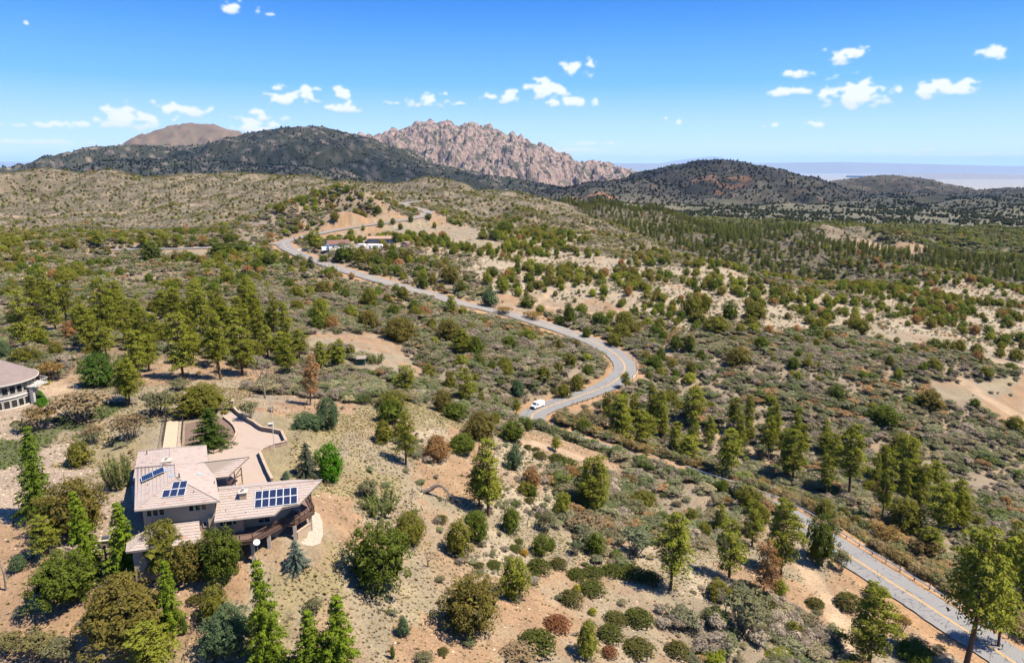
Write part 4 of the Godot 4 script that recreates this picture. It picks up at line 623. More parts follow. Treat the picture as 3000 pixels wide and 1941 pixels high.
func make_granite() -> void:   # the craggy mountain, finer than the rest
	var cell := FastNoiseLite.new()
	cell.seed = 5
	cell.noise_type = FastNoiseLite.TYPE_CELLULAR
	cell.cellular_return_type = FastNoiseLite.RETURN_DISTANCE
	cell.frequency = 0.014
	cell.fractal_octaves = 3
	cell.fractal_gain = 0.55
	var w := 290
	var d := 165
	var v := PackedVector3Array()
	var col := PackedColorArray()
	v.resize(w * d)
	col.resize(w * d)
	for j in d:
		for i in w:
			var x := -2150.0 + i * 12.6
			var z := -4950.0 - j * 14.6
			var r := far_height(x, z, -420.0)
			var crag := -cell.get_noise_2d(x, z * 0.9)
			var gully := absf(hill_noise.get_noise_2d(x * 2.6 + 400.0, z * 1.2))
			var h: float = r[0] + (crag - 0.35) * 22.0 + (gully - 0.16) * 95.0
			if r[1] < 0 or RIDGES[r[1]][5] != 2:
				h = -420.0
			v[j * w + i] = Vector3(x, h, z)
			col[j * w + i] = granite(x, z)
	var b := Builder.new()
	for j in d - 1:
		for i in w - 1:
			var k := j * w + i
			if maxf(v[k].y, v[k + w + 1].y) < -410.0:
				continue
			b.col = col[k]
			b.tri(v[k], v[k + 1], v[k + w])
			b.tri(v[k + 1], v[k + w + 1], v[k + w])
	structure("granite_mountain", b.mesh(), mats["far_soil"])

func make_clouds() -> void:   # two fair-weather clouds overhead, whose shade lies on the dark mountains
	var white := plain("cloud_white", Color(0.9, 0.9, 0.9, 0.17), 1.0)
	white.transparency = BaseMaterial3D.TRANSPARENCY_ALPHA
	for c in [[Vector3(420, 2350, -2560), Vector3(1750, 150, 820)], [Vector3(2800, 2300, -2700), Vector3(1500, 150, 950)]]:
		var b := Builder.new()
		for k in 46:
			var a := k * 2.39996
			var q := sqrt((k + 0.5) / 46.0)
			var at: Vector3 = Vector3(cos(a) * q, 0.0, sin(a) * q) * c[1]
			var r := 300.0 * (1.25 - q * 0.6) * (1.0 + 0.5 * wide.get_noise_2d(at.x * 0.5, at.z * 0.5))
			for i in 8:
				for j in 5:
					var p := []
					for e in [[i, j], [i + 1, j], [i + 1, j + 1], [i, j + 1]]:
						var t: float = TAU * e[0] / 8.0
						var u: float = PI * (e[1] / 5.0 - 0.5)
						p.append(at + Vector3(cos(t) * cos(u), sin(u) * 0.55, sin(t) * cos(u)) * r)
					b.quad(p[3], p[2], p[1], p[0])
		var o := part("cloud", b, white, self)
		o.name = numbered("cloud")
		o.position = c[0]
		tag(o, "flat white cumulus cloud high above the dark mountains", "cloud", "clouds overhead", "stuff")

func make_far() -> void:
	hill_noise.seed = 12
	hill_noise.frequency = 0.0016
	hill_noise.fractal_octaves = 5
	var fz := PackedFloat32Array()
	var z := 1395.0
	while z < 9600.0:
		fz.append(z)
		z += maxf(14.0, z / 150.0)
	var half := [0.0]
	var x := 0.0
	while x < 6800.0:
		x += 20.0 if x < 2300.0 else 20.0 + (x - 2300.0) / 60.0
		half.append(x)
	var fx := PackedFloat32Array()
	for k in range(half.size() - 1, 0, -1):
		fx.append(-half[k])
	for k in half.size():
		fx.append(half[k])
	var w := fx.size()
	var d := fz.size()
	var v := PackedVector3Array()
	var whos := PackedInt32Array()
	v.resize(w * d)
	whos.resize(w * d)
	for j in d:
		var f := smoothstep(1400.0, 2300.0, fz[j])
		var plain_y := -14.0 - smoothstep(2600.0, 8000.0, fz[j]) * 330.0
		for i in w:
			var low := plain_y
			if f < 1.0 and absf(fx[i]) < 2300.0:
				low = lerpf(minf(survey_height(fx[i], -fz[j]), 70.0) - 1.5, plain_y, maxf(f, smoothstep(1100.0, 2200.0, absf(fx[i]))))
			low += hill_noise.get_noise_2d(fx[i] * 2.0, fz[j] * 2.0) * 30.0 * f
			var r := far_height(fx[i], -fz[j], low)
			v[j * w + i] = Vector3(fx[i], r[0], -fz[j])
			whos[j * w + i] = r[1]
	for k in w * d:
		var p := v[k]
		if whos[k] >= 0 and RIDGES[whos[k]][5] == 2:
			v[k].y -= 170.0   # lies under the finer granite
		elif whos[k] >= 0:
			v[k].y += hill_noise.get_noise_2d(p.x * 14.0, p.z * 14.0) * 10.0
	var col := PackedColorArray()
	var nrm := PackedVector3Array()
	col.resize(w * d)
	nrm.resize(w * d)
	for j in d:
		for i in w:
			var k := j * w + i
			var i0 := maxi(i - 1, 0)
			var i1 := mini(i + 1, w - 1)
			var j0 := maxi(j - 1, 0)
			var j1 := mini(j + 1, d - 1)
			var sx := (v[j * w + i1].y - v[j * w + i0].y) / (fx[i1] - fx[i0])
			var sz := (v[j1 * w + i].y - v[j0 * w + i].y) / (fz[j0] - fz[j1])
			nrm[k] = Vector3(-sx, 1.0, -sz).normalized()
			col[k] = far_soil(whos[k], v[k].x, v[k].z, absf(sx) + absf(sz))
	var index := PackedInt32Array()
	for j in d - 1:
		for i in w - 1:
			var k := j * w + i
			index.append_array(PackedInt32Array([k, k + w, k + 1, k + 1, k + w, k + w + 1]))
	var arr := []
	arr.resize(Mesh.ARRAY_MAX)
	arr[Mesh.ARRAY_VERTEX] = v
	arr[Mesh.ARRAY_NORMAL] = nrm
	arr[Mesh.ARRAY_COLOR] = col
	arr[Mesh.ARRAY_INDEX] = index
	var m := ArrayMesh.new()
	m.add_surface_from_arrays(Mesh.PRIMITIVE_TRIANGLES, arr)
	var mat := grainy("far_soil", Color.WHITE, 0.95, 0.006, 0.55, 1.2, 0.0, 0.04, 5)
	structure("mountains", m, mat)
	make_granite()
	make_clouds()
	far_trees(v, whos, w, d)
	# the desert plain and the mesas beyond
	var b := Builder.new()
	b.col = Color(0.20, 0.185, 0.165)
	b.quad(Vector3(-75000, -345, -8800), Vector3(75000, -345, -8800), Vector3(75000, -345, -84000), Vector3(-75000, -345, -84000))
	structure("plain", b.mesh(), grainy("desert", Color.WHITE, 0.95, 0.0006, 0.6, 1.2, 0.0, 0.03, 5))
	for ms in MESAS:
		var q := Builder.new()
		q.col = Color(0.15, 0.13, 0.12)
		var pts: Array = ms
		for k in range(0, pts.size() - 3, 3):
			var p := Vector3(pts[k], pts[k + 1], pts[k + 2])
			var e := Vector3(pts[k + 3], pts[k + 4], pts[k + 5])
			var run := p.distance_to(e) * 0.2
			var out := Vector3(0, 0, 3200)
			for t in 5:
				var s0 := p.lerp(e, t / 5.0)
				var s1 := p.lerp(e, (t + 1) / 5.0)
				s0.y += wide.get_noise_2d(s0.x * 0.01, s0.z * 0.01) * 30.0
				s1.y += wide.get_noise_2d(s1.x * 0.01, s1.z * 0.01) * 30.0
				var f0 := Vector3(s0.x, -350, s0.z) + out * (1.0 + 0.4 * wide.get_noise_2d(s0.x * 0.02, 5.0))
				var f1 := Vector3(s1.x, -350, s1.z) + out * (1.0 + 0.4 * wide.get_noise_2d(s1.x * 0.02, 5.0))
				q.quad(f0, f1, s1, s0)
				q.quad(s0, s1, Vector3(s1.x, s1.y, s1.z - 2500), Vector3(s0.x, s0.y, s0.z - 2500))
				q.quad(Vector3(s1.x, -350, s1.z - 2600), Vector3(s0.x, -350, s0.z - 2600), Vector3(s0.x, s0.y, s0.z - 2500), Vector3(s1.x, s1.y, s1.z - 2500))
		structure("mesa", q.mesh(), mats["desert"])

func far_trees(v: PackedVector3Array, whos: PackedInt32Array, w: int, d: int) -> void:   # brush and pines that read as one mass on the far mountains
	var spots := []
	for n in 80000:
		var i := rng.randi_range(1, w - 3)
		var j := rng.randi_range(0, int(d * 0.62 * (0.35 + 0.65 * rng.randf())))
		var k := j * w + i
		var who := whos[k]
		var kind: int = -1 if who < 0 else RIDGES[who][5]
		if kind == 1 or kind == 2:
			continue
		var fx := rng.randf()
		var fz := rng.randf()
		var a := v[k].lerp(v[k + 1], fx)
		var b := v[k + w].lerp(v[k + w + 1], fx)
		var p := a.lerp(b, fz)
		if absf(p.x) > -p.z * 0.85 + 60.0:
			continue
		if kind < 0 and hill_noise.get_noise_2d(p.x * 6.0, p.z * 6.0) < -0.1:
			continue
		var s := rng.randf_range(3.0, 6.5)
		spots.append([p - Vector3(0, s * 0.15, 0), Vector3(s * rng.randf_range(0.8, 1.3), s * rng.randf_range(0.8, 1.5), s), rng.randf_range(0.65, 1.35)])
	scatter("far_brush", spots, blob_mesh(5), leaf_mat("far_leaf", Color(0.050, 0.056, 0.028)), "dark brush and trees covering the mountains beyond the valley", "brush")

# ---------------------------------------------------------------- sky
func make_sky() -> void:
	var e := Environment.new()
	e.background_mode = Environment.BG_SKY
	var s := PanoramaSkyMaterial.new()
	s.panorama = sky_picture()
	e.sky = Sky.new()
	e.sky.sky_material = s
	e.tonemap_mode = Environment.TONE_MAPPER_LINEAR
	e.tonemap_exposure = EXPOSURE
	e.sdfgi_enabled = true
	e.ssao_enabled = true
	e.ssil_enabled = true
	e.fog_enabled = true
	e.fog_density = 0.000014
	e.fog_light_color = Color(0.60, 0.79, 1.0)
	var we := WorldEnvironment.new()
	we.name = "world_environment"
	we.environment = e
	add_child(we)
	var sun := DirectionalLight3D.new()
	sun.name = "sun"
	sun.light_energy = 1.6
	sun.light_angular_distance = 0.5
	sun.light_color = Color(1.0, 0.945, 0.85)
	sun.shadow_enabled = true
	add_child(sun)
	sun.look_at_from_position(Vector3.ZERO, -Vector3(0.49, 0.866, 0.10), Vector3.UP)

func sky_picture() -> ImageTexture:   # clear air by height above the horizon, fair-weather clouds all the way round
	var im := Image.create_empty(4096, 2048, false, Image.FORMAT_RGB8)
	var stops := [[-90.0, 0.141, 0.112, 0.086], [-0.2, 0.253, 0.276, 0.307], [0.0, 0.352, 0.381, 0.393], [2.3, 0.218, 0.307, 0.381], [6.1, 0.078, 0.201, 0.370], [9.8, 0.038, 0.137, 0.344], [12.1, 0.021, 0.101, 0.312], [25.0, 0.022, 0.100, 0.330], [90.0, 0.028, 0.105, 0.310]]
	for y in 2048:
		var el := 90.0 - (y + 0.5) / 2048.0 * 180.0
		var k := 0
		while k < stops.size() - 2 and stops[k + 1][0] < el:
			k += 1
		var t := clampf((el - stops[k][0]) / (stops[k + 1][0] - stops[k][0]), 0.0, 1.0)
		im.fill_rect(Rect2i(0, y, 4096, 1), lin(lerpf(stops[k][1], stops[k + 1][1], t), lerpf(stops[k][2], stops[k + 1][2], t), lerpf(stops[k][3], stops[k + 1][3], t)))
	var f := FastNoiseLite.new()
	f.seed = 8
	f.frequency = 0.045
	f.fractal_octaves = 5
	var list := CLOUDS.duplicate()   # azimuth, elevation, width, height in degrees
	var r := RandomNumberGenerator.new()
	r.seed = 77
	for n in 90:   # the same fair-weather cumulus all the way round
		var az := r.randf_range(42.0, 318.0)
		var el := 1.5 + 14.0 * pow(r.randf(), 1.4)
		list.append([az, el, r.randf_range(1.0, 5.0), r.randf_range(0.4, 1.4)])
	var per := 4096.0 / 360.0
	for c in list:
		var az: float = c[0]
		var cx := fposmod(az / 360.0, 1.0) * 4096.0
		var cy: float = (0.5 - c[1] / 180.0) * 2048.0
		var rx: float = c[2] * per * 0.62
		var ry: float = c[3] * per * 0.75
		for y in range(int(cy - ry * 1.5), int(cy + ry * 1.5) + 1):
			for x in range(int(cx - rx * 1.4), int(cx + rx * 1.4) + 1):
				var u := (x - cx) / rx
				var w := (y - cy) / ry
				if w > 0.0:
					w *= 1.7   # flatter bases
				var n := f.get_noise_2d(x * 1.3 + c[1] * 91.0, y * 2.2) * 1.5
				var g := f.get_noise_2d(x * 0.35 + c[1] * 37.0, y * 0.6 + 50.0) * 1.2
				var a := smoothstep(0.0, 0.40 if w < 0.0 else 0.75, 0.66 - u * u - w * w + n * 0.85 + g * 0.6)
				if a > 0.0:
					var px := posmod(x, 4096)
					im.set_pixel(px, y, im.get_pixel(px, y).lerp(Color(0.625, 0.63, 0.64).lerp(Color(0.56, 0.58, 0.615), clampf(w * 0.9, 0.0, 1.0)), a * 0.96))
	return ImageTexture.create_from_image(im)

# ---------------------------------------------------------------- plants
func leaf_mat(key: String, c: Color, light := 0.9) -> StandardMaterial3D:
	if mats.has(key):
		return mats[key]
	var m := plain(key, Color(c.r, c.g, c.b).linear_to_srgb(), 0.9)
	m.metallic_specular = 0.2
	if light > 0.0:
		m.backlight_enabled = true
		m.backlight = Color(light, light, light * 0.6)
	return m

func spray(b: Builder, at: Vector3, r: Vector3, count: int, size: float, droop := 0.0, thin := 0.5, low := -0.5) -> void:   # leaf faces over a lumpy puff
	for k in count:
		var y := rng.randf_range(low, 1.0)
		var t := rng.randf() * TAU
		var q := sqrt(maxf(0.0, 1.0 - y * y))
		var dir := Vector3(cos(t) * q, y, sin(t) * q)
		var p := at + dir * r * rng.randf_range(0.80, 1.06)
		var nrm := (dir * 0.9 + Vector3(0, 0.35, 0) + Vector3(rng.randf_range(-1, 1), rng.randf_range(-1, 1), rng.randf_range(-1, 1)) * 0.38).normalized()
		var side := nrm.cross(Vector3(rng.randf_range(-1, 1), rng.randf_range(-1, 1), rng.randf_range(-1, 1))).normalized()
		var up := nrm.cross(side)
		var s := size * rng.randf_range(0.6, 1.35)
		var f := rng.randf_range(0.72, 1.28)
		var warm := rng.randf_range(-0.10, 0.10)
		b.col = Color(f * (1.0 + warm), f, f * (1.0 - warm))
		var tip := p + up * s - Vector3(0, droop * s, 0)
		b.tri(p - side * s * thin - up * s * 0.5, p + side * s * thin - up * s * 0.4, tip, nrm)
		b.tri(p - side * s * thin * 0.6 + up * s * 0.3, p - side * s * thin - up * s * 0.7, p + side * s * thin * 0.9 + up * s * 0.1, nrm)

func trunk_mesh(h: float, r: float, lean := 0.03, limbs := 0, from := 0.35) -> Array:   # [builder, limb tips]
	var b := Builder.new()
	b.col = Color(1, 1, 1)
	var p := Vector3(0, -0.06 * h, 0)
	var drift := Vector3(rng.randf_range(-lean, lean), 0, rng.randf_range(-lean, lean))
	var tips := []
	var n := 5
	for k in n:
		var q := Vector3(drift.x * (k + 1), h * (k + 1) / n, drift.z * (k + 1)) + Vector3(rng.randf_range(-lean, lean), 0, rng.randf_range(-lean, lean)) * 0.4
		b.tube(p, q, lerpf(r, r * 0.15, float(k) / n), lerpf(r, r * 0.15, float(k + 1) / n), 6)
		p = q
	for k in limbs:
		var t := from + (0.96 - from) * (k + 0.5) / limbs
		tips.append(t)
	return [b, tips]

func pine_meshes(seed_: int, dense: float, slim: float) -> Array:   # ponderosa, height 1, width about 0.45
	rng.seed = seed_
	var tr := trunk_mesh(0.97, 0.020, 0.006)
	var wood: Builder = tr[0]
	var crown := Builder.new()
	var levels := int(20 * dense)
	var from := rng.randf_range(0.16, 0.36)
	var f1 := rng.randf() * TAU
	for k in levels:
		var t := from + (0.99 - from) * (k + rng.randf() * 0.7) / levels
		var u := (t - from) / (1.0 - from)
		var reach := (0.185 * pow(1.0 - u, 0.55) + 0.030) * rng.randf_range(0.65, 1.15) * slim
		if u < 0.15:
			reach *= 0.75
		var arms := 6 if u < 0.7 else 4
		var a0 := rng.randf() * TAU
		for s in arms:
			if rng.randf() < 0.22:
				continue
			var a := a0 + TAU * s / arms + rng.randf_range(-0.5, 0.5)
			var len_ := reach * rng.randf_range(0.5, 1.25) * (1.0 + 0.25 * sin(a + f1 + u * 5.0))
			var tip := Vector3(cos(a) * len_, t + len_ * rng.randf_range(-0.10, 0.32), sin(a) * len_)
			wood.tube(Vector3(0, t - 0.01, 0), tip, 0.0055, 0.002, 3)
			var puffs := 2 if len_ > 0.11 else 1
			for q in puffs:
				var c := tip * Vector3(lerpf(1.0, 0.55, q), 1.0, lerpf(1.0, 0.55, q)) + Vector3(rng.randf_range(-0.012, 0.012), 0.008 + 0.012 * q, rng.randf_range(-0.012, 0.012))
				var rr := rng.randf_range(0.040, 0.062) * (1.0 - 0.35 * u)
				spray(crown, c, Vector3(rr * 1.15, rr * 0.72, rr * 1.15), 38, 0.0175, 0.0, 0.40, -0.4)
	spray(crown, Vector3(0, 0.975, 0), Vector3(0.028, 0.04, 0.028), 26, 0.016, 0.0, 0.34)
	return [wood.mesh(), crown.mesh()]

func juniper_meshes(seed_: int, upright: float, n := 46, leaf := 0.033, puff := 1.0) -> Array:   # height 1, width 1
	rng.seed = seed_
	var wood := Builder.new()
	for k in 4:
		var a := rng.randf() * TAU
		wood.tube(Vector3(cos(a) * 0.02, -0.08, sin(a) * 0.02), Vector3(cos(a) * 0.16, 0.5, sin(a) * 0.16), 0.035, 0.012, 5)
	var crown := Builder.new()
	var f1 := rng.randf() * TAU
	var f2 := rng.randf() * TAU
	for k in n:
		var y := pow((k + 0.5) / n, 0.85)
		var prof := sqrt(maxf(0.0, 1.0 - pow(absf(y - 0.40) / 0.60, 2.2))) if y > 0.40 else sqrt(maxf(0.0, 1.0 - pow((0.40 - y) / 0.55, 2.0)))
		prof = lerpf(prof, prof * (1.0 - y * 0.5) * 1.15, upright)
		var a := k * 2.39996 + rng.randf_range(-0.35, 0.35)
		var lobe := 1.0 + 0.20 * sin(2.0 * a + f1 + y * 3.0) + 0.14 * sin(3.0 * a + f2)
		if rng.randf() < 0.10:
			continue
		var rad := prof * rng.randf_range(0.26, 0.44) * lobe
		var c := Vector3(cos(a) * rad, y * 0.86 + 0.05, sin(a) * rad)
		var rr := rng.randf_range(0.075, 0.155) * puff
		if rng.randf() < 0.22:   # dead grey twigs among the foliage
			wood.tube(c * 0.6, c * 1.14 + Vector3(0, 0.06, 0), 0.010, 0.004, 3)
		spray(crown, c, Vector3(rr, rr * rng.randf_range(1.0, 1.5), rr), 66, leaf, -0.35, 0.42, -0.45)
	spray(crown, Vector3(0, 0.42, 0), Vector3(0.33, 0.36, 0.33), 260, 0.085, 0.0, 0.6, -0.8)
	return [wood.mesh(), crown.mesh()]

func cedar_meshes(seed_: int, fat: float, gaps: float) -> Array:   # tiers of flat drooping boughs, height 1
	rng.seed = seed_
	var tr := trunk_mesh(0.98, 0.016, 0.004)
	var wood: Builder = tr[0]
	var crown := Builder.new()
	var levels := 24
	for k in levels:
		var t := 0.05 + 0.92 * (k + rng.randf() * 0.5) / levels
		var reach := (0.195 * pow(1.0 - t, 0.85) + 0.010) * fat
		var arms := 7 if t < 0.6 else 5
		var a0 := rng.randf() * TAU
		for s in arms:
			if rng.randf() < gaps:
				continue
			var a := a0 + TAU * s / arms + rng.randf_range(-0.35, 0.35)
			var len_ := reach * rng.randf_range(0.65, 1.2)
			var dir := Vector3(cos(a), 0, sin(a))
			var tip := Vector3(0, t, 0) + dir * len_ + Vector3(0, -len_ * 0.10, 0)
			wood.tube(Vector3(0, t, 0), tip, 0.004, 0.0015, 3)
			var steps := maxi(2, int(len_ / 0.028))
			for q in steps:
				var f := (q + 0.6) / steps
				var c := Vector3(0, t, 0) + dir * len_ * f + Vector3(0, len_ * (0.10 * sin(f * PI) - 0.12 * f), 0)
				var rr := 0.030 * (1.0 - 0.3 * f) * minf(1.0, 0.45 + reach * 6.0)
				spray(crown, c, Vector3(rr * 1.2, rr * 0.5, rr * 1.2), 15, 0.017, 0.75, 0.34, -0.3)
	return [wood.mesh(), crown.mesh()]

func dome_meshes(seed_: int, count: int, size: float, tall: float) -> Array:   # low dense mat, height 1, width 1
	rng.seed = seed_
	var wood := Builder.new()
	for k in 6:
		var a := rng.randf() * TAU
		wood.tube(Vector3(0, -0.1, 0), Vector3(cos(a) * 0.3, 0.55, sin(a) * 0.3), 0.02, 0.008, 4)
	var crown := Builder.new()
	for k in 24:
		var a := k * 2.39996
		var q := sqrt((k + 0.5) / 24.0)
		var lift := tall * sqrt(maxf(0.04, 1.0 - q * q))
		spray(crown, Vector3(cos(a) * q * 0.40, lift * 0.55, sin(a) * q * 0.40), Vector3(0.14, 0.30, 0.14), count, size, -0.3, 0.5, -0.4)
	return [wood.mesh(), crown.mesh()]

func shrub_meshes(seed_: int, leaves: int, size: float, twigs: int) -> Array:   # open scrub oak and brush, height 1, width 1
	rng.seed = seed_
	var wood := Builder.new()
	var crown := Builder.new()
	var stems := 15
	for k in stems:
		var a := k * 2.39996 + rng.randf_range(-0.4, 0.4)
		var q := sqrt((k + 0.5) / stems) * 0.36
		var top := Vector3(cos(a) * q, rng.randf_range(0.50, 0.78) * sqrt(1.0 - q * q * 2.6), sin(a) * q)
		wood.tube(Vector3(cos(a) * 0.04, -0.08, sin(a) * 0.04), top, 0.016, 0.006, 3)
		for s in twigs:
			var e := top + Vector3(rng.randf_range(-1, 1) * 0.17, rng.randf_range(0.02, 0.26), rng.randf_range(-1, 1) * 0.17)
			wood.tube(top * rng.randf_range(0.6, 1.0), e, 0.006, 0.003, 3)
		if leaves > 0:
			var rr := rng.randf_range(0.14, 0.21)
			spray(crown, top + Vector3(0, 0.06, 0), Vector3(rr, rr * 0.85, rr), leaves, size, 0.0, 0.5, -0.5)
	return [wood.mesh(), crown.mesh() if leaves > 0 else null]

func bare_meshes(seed_: int) -> Array:   # leafless twiggy tree, height 1
	rng.seed = seed_
	var wood := Builder.new()
	var tips := [[Vector3(0, -0.05, 0), Vector3(0.01, 0.30, 0.0), 0.026]]
	wood.tube(Vector3(0, -0.05, 0), Vector3(0.01, 0.30, 0.0), 0.030, 0.024, 5)
	for level in 4:
		var next := []
		for t in tips:
			for k in 3:
				var d: Vector3 = (t[1] - t[0]).normalized()
				var e: Vector3 = t[1] + (d + Vector3(rng.randf_range(-1, 1), rng.randf_range(-0.25, 0.6), rng.randf_range(-1, 1)) * 0.85).normalized() * (0.26 * pow(0.75, level))
				var r: float = t[2] * 0.62
				wood.tube(t[1], e, r, r * 0.6, 3)
				next.append([t[1], e, r])
		tips = next
	return [wood.mesh(), null]

func upright_meshes(seed_: int) -> Array:   # brushy upright stems, height 1, width 1
	rng.seed = seed_
	var wood := Builder.new()
	var crown := Builder.new()
	for k in 60:
		var a := rng.randf() * TAU
		var q := sqrt(rng.randf()) * 0.28
		var foot := Vector3(cos(a) * q, -0.05, sin(a) * q)
		var tip := foot * 1.65 + Vector3(0, rng.randf_range(0.6, 1.0) * (1.0 - q * 0.9), 0)
		wood.tube(foot, tip, 0.006, 0.003, 3)
		for s in 7:
			spray(crown, foot.lerp(tip, 0.25 + 0.12 * s), Vector3(0.03, 0.06, 0.03), 4, 0.05, -1.2, 0.22)
	return [wood.mesh(), crown.mesh()]

func blob_mesh(seed_: int) -> ArrayMesh:   # a far tree, a few pixels or less
	rng.seed = seed_
	var b := Builder.new()
	spray(b, Vector3(0, 0.45, 0), Vector3(0.42, 0.5, 0.42), 34, 0.32, 0.0, 0.7, -0.6)
	return b.mesh()

func tuft_mesh(seed_: int) -> ArrayMesh:   # bunch grass
	rng.seed = seed_
	var b := Builder.new()
	for k in 16:
		var a := rng.randf() * TAU
		var d := Vector3(cos(a), 0, sin(a))
		var f := rng.randf_range(0.7, 1.3)
		b.col = Color(f, f, f)
		var s := d.cross(Vector3.UP) * 0.10
		var foot := d * rng.randf_range(0.0, 0.22)
		b.tri(foot - s, foot + s, foot + d * rng.randf_range(0.1, 0.42) + Vector3(0, rng.randf_range(0.6, 1.0), 0), (Vector3.UP * 0.9 + d * 0.5).normalized())
	return b.mesh()

func stone_mesh(seed_: int) -> ArrayMesh:
	rng.seed = seed_
	var b := Builder.new()
	var ring := []
	for k in 3:
		var row := []
		for s in 6:
			var a := TAU * s / 6 + rng.randf_range(-0.3, 0.3)
			var q: float = [0.5, 0.48, 0.22][k] * rng.randf_range(0.75, 1.1)
			row.append(Vector3(cos(a) * q, [-0.2, 0.18, 0.42][k] * rng.randf_range(0.8, 1.2), sin(a) * q))
		ring.append(row)
	for k in 2:
		for s in 6:
			b.quad(ring[k][(s + 1) % 6], ring[k][s], ring[k + 1][s], ring[k + 1][(s + 1) % 6])
	for s in 6:
		b.tri(ring[2][(s + 1) % 6], ring[2][s], Vector3(0, 0.45, 0))
	return b.mesh()

func stuff_group(called: String, label: String, category: String) -> Node3D:   # one mass of plants made of a few kinds of clump
	var o := Node3D.new()
	o.name = numbered(called)
	add_child(o)
	tag(o, label, category, "", "stuff")
	return o

func scatter(called: String, spots: Array, mesh_: Mesh, m: Material, label: String, category: String, parent: Node = null) -> void:
	if spots.is_empty():
		return
	var mm := MultiMesh.new()
	mm.transform_format = MultiMesh.TRANSFORM_3D
	mm.use_colors = true
	mm.mesh = mesh_
	mm.instance_count = spots.size()
	for k in spots.size():
		var s: Array = spots[k]
		mm.set_instance_transform(k, Transform3D(Basis(Vector3.UP, rng.randf() * TAU).scaled_local(s[1]), s[0]))
		if s[2] is Color:
			mm.set_instance_color(k, s[2])
		else:
			mm.set_instance_color(k, Color(s[2], s[2], s[2]))
	var o := MultiMeshInstance3D.new()
	o.multimesh = mm
	o.material_override = m
	if parent:
		o.name = called
		parent.add_child(o, true)
	else:
		o.name = numbered(called)
		add_child(o)
		tag(o, label, category, "", "stuff")

# ---------------------------------------------------------------- planting
var variants := {}
const KINDS := {
	"P": ["pine_tree", "pine tree", "ponderosa pines"], "J": ["juniper_tree", "juniper", "round junipers on the slopes"],
	"D": ["cedar_tree", "cedar", "feathery cedars round the house"], "B": ["spruce_tree", "spruce", "blue spruces"],
	"M": ["manzanita_shrub", "shrub", "low manzanita mats"], "S": ["scrub_oak", "shrub", "grey-green brush"],
	"T": ["tan_shrub", "shrub", "tan and rusty brush"], "X": ["bare_tree", "bare tree", "leafless trees"],
	"R": ["dead_pine", "dead pine", "dead brown pines"], "L": ["leafy_tree", "leafy tree", "leafy green trees"],
	"C": ["cypress_tree", "cypress", "small cypresses"], "U": ["upright_shrub", "shrub", "brushy upright shrubs"],
	"Y": ["yellow_shrub", "shrub", "small yellow shrubs"],
}
const TINTS := {
	"Po": [Color(0.185, 0.200, 0.028), "olive green"], "Pd": [Color(0.055, 0.085, 0.014), "dark green"], "Pl": [Color(0.190, 0.200, 0.020), "yellow-green"],
	"Jg": [Color(0.082, 0.108, 0.015), "deep green"], "Jo": [Color(0.132, 0.130, 0.021), "olive"], "Jb": [Color(0.128, 0.108, 0.026), "brownish olive"],
	"Jl": [Color(0.165, 0.180, 0.024), "light green"], "Jk": [Color(0.075, 0.115, 0.056), "blue-green"], "Jr": [Color(0.250, 0.140, 0.060), "rusty orange"],
	"Dl": [Color(0.130, 0.185, 0.015), "bright green"], "Dd": [Color(0.052, 0.088, 0.014), "dark green"], "Dg": [Color(0.098, 0.150, 0.016), "fresh green"],
	"Bb": [Color(0.145, 0.190, 0.165), "silvery blue"], "Bd": [Color(0.095, 0.115, 0.078), "dark grey-green"],
	"Mg": [Color(0.056, 0.066, 0.013), "dark green"], "Mo": [Color(0.068, 0.066, 0.017), "dull olive"], "Mr": [Color(0.140, 0.058, 0.026), "reddish"],
	"Sg": [Color(0.165, 0.165, 0.090), "grey-green"], "Sk": [Color(0.155, 0.180, 0.112), "silver-green"], "Sp": [Color(0.235, 0.195, 0.160), "mauve-grey"],
	"So": [Color(0.160, 0.145, 0.062), "olive grey"], "Sl": [Color(0.150, 0.180, 0.050), "light green"], "Sr": [Color(0.300, 0.170, 0.110), "salmon"],
	"Ta": [Color(0.235, 0.175, 0.105), "tan"], "Tb": [Color(0.175, 0.125, 0.055), "brown"], "To": [Color(0.230, 0.150, 0.050), "orange-brown"], "Tp": [Color(0.180, 0.150, 0.100), "dull brown"],
	"Ld": [Color(0.058, 0.105, 0.018), "dark green"], "Lb": [Color(0.062, 0.165, 0.008), "vivid green"], "Ll": [Color(0.155, 0.180, 0.018), "yellow-green"],
	"Ug": [Color(0.110, 0.135, 0.038), "green"], "Yl": [Color(0.220, 0.210, 0.020), "yellow-green"], "Yo": [Color(0.300, 0.170, 0.025), "orange-yellow"],
	"Cg": [Color(0.070, 0.110, 0.018), "dark green"], "Cb": [Color(0.100, 0.145, 0.095), "bluish"], "Ro": [Color(0.300, 0.165, 0.075), "rust brown"],
	"Xg": [Color(0.244, 0.220, 0.195), "grey"], "Xd": [Color(0.244, 0.220, 0.195), "dark grey"], "Xp": [Color(0.244, 0.220, 0.195), "pinkish grey"],
}

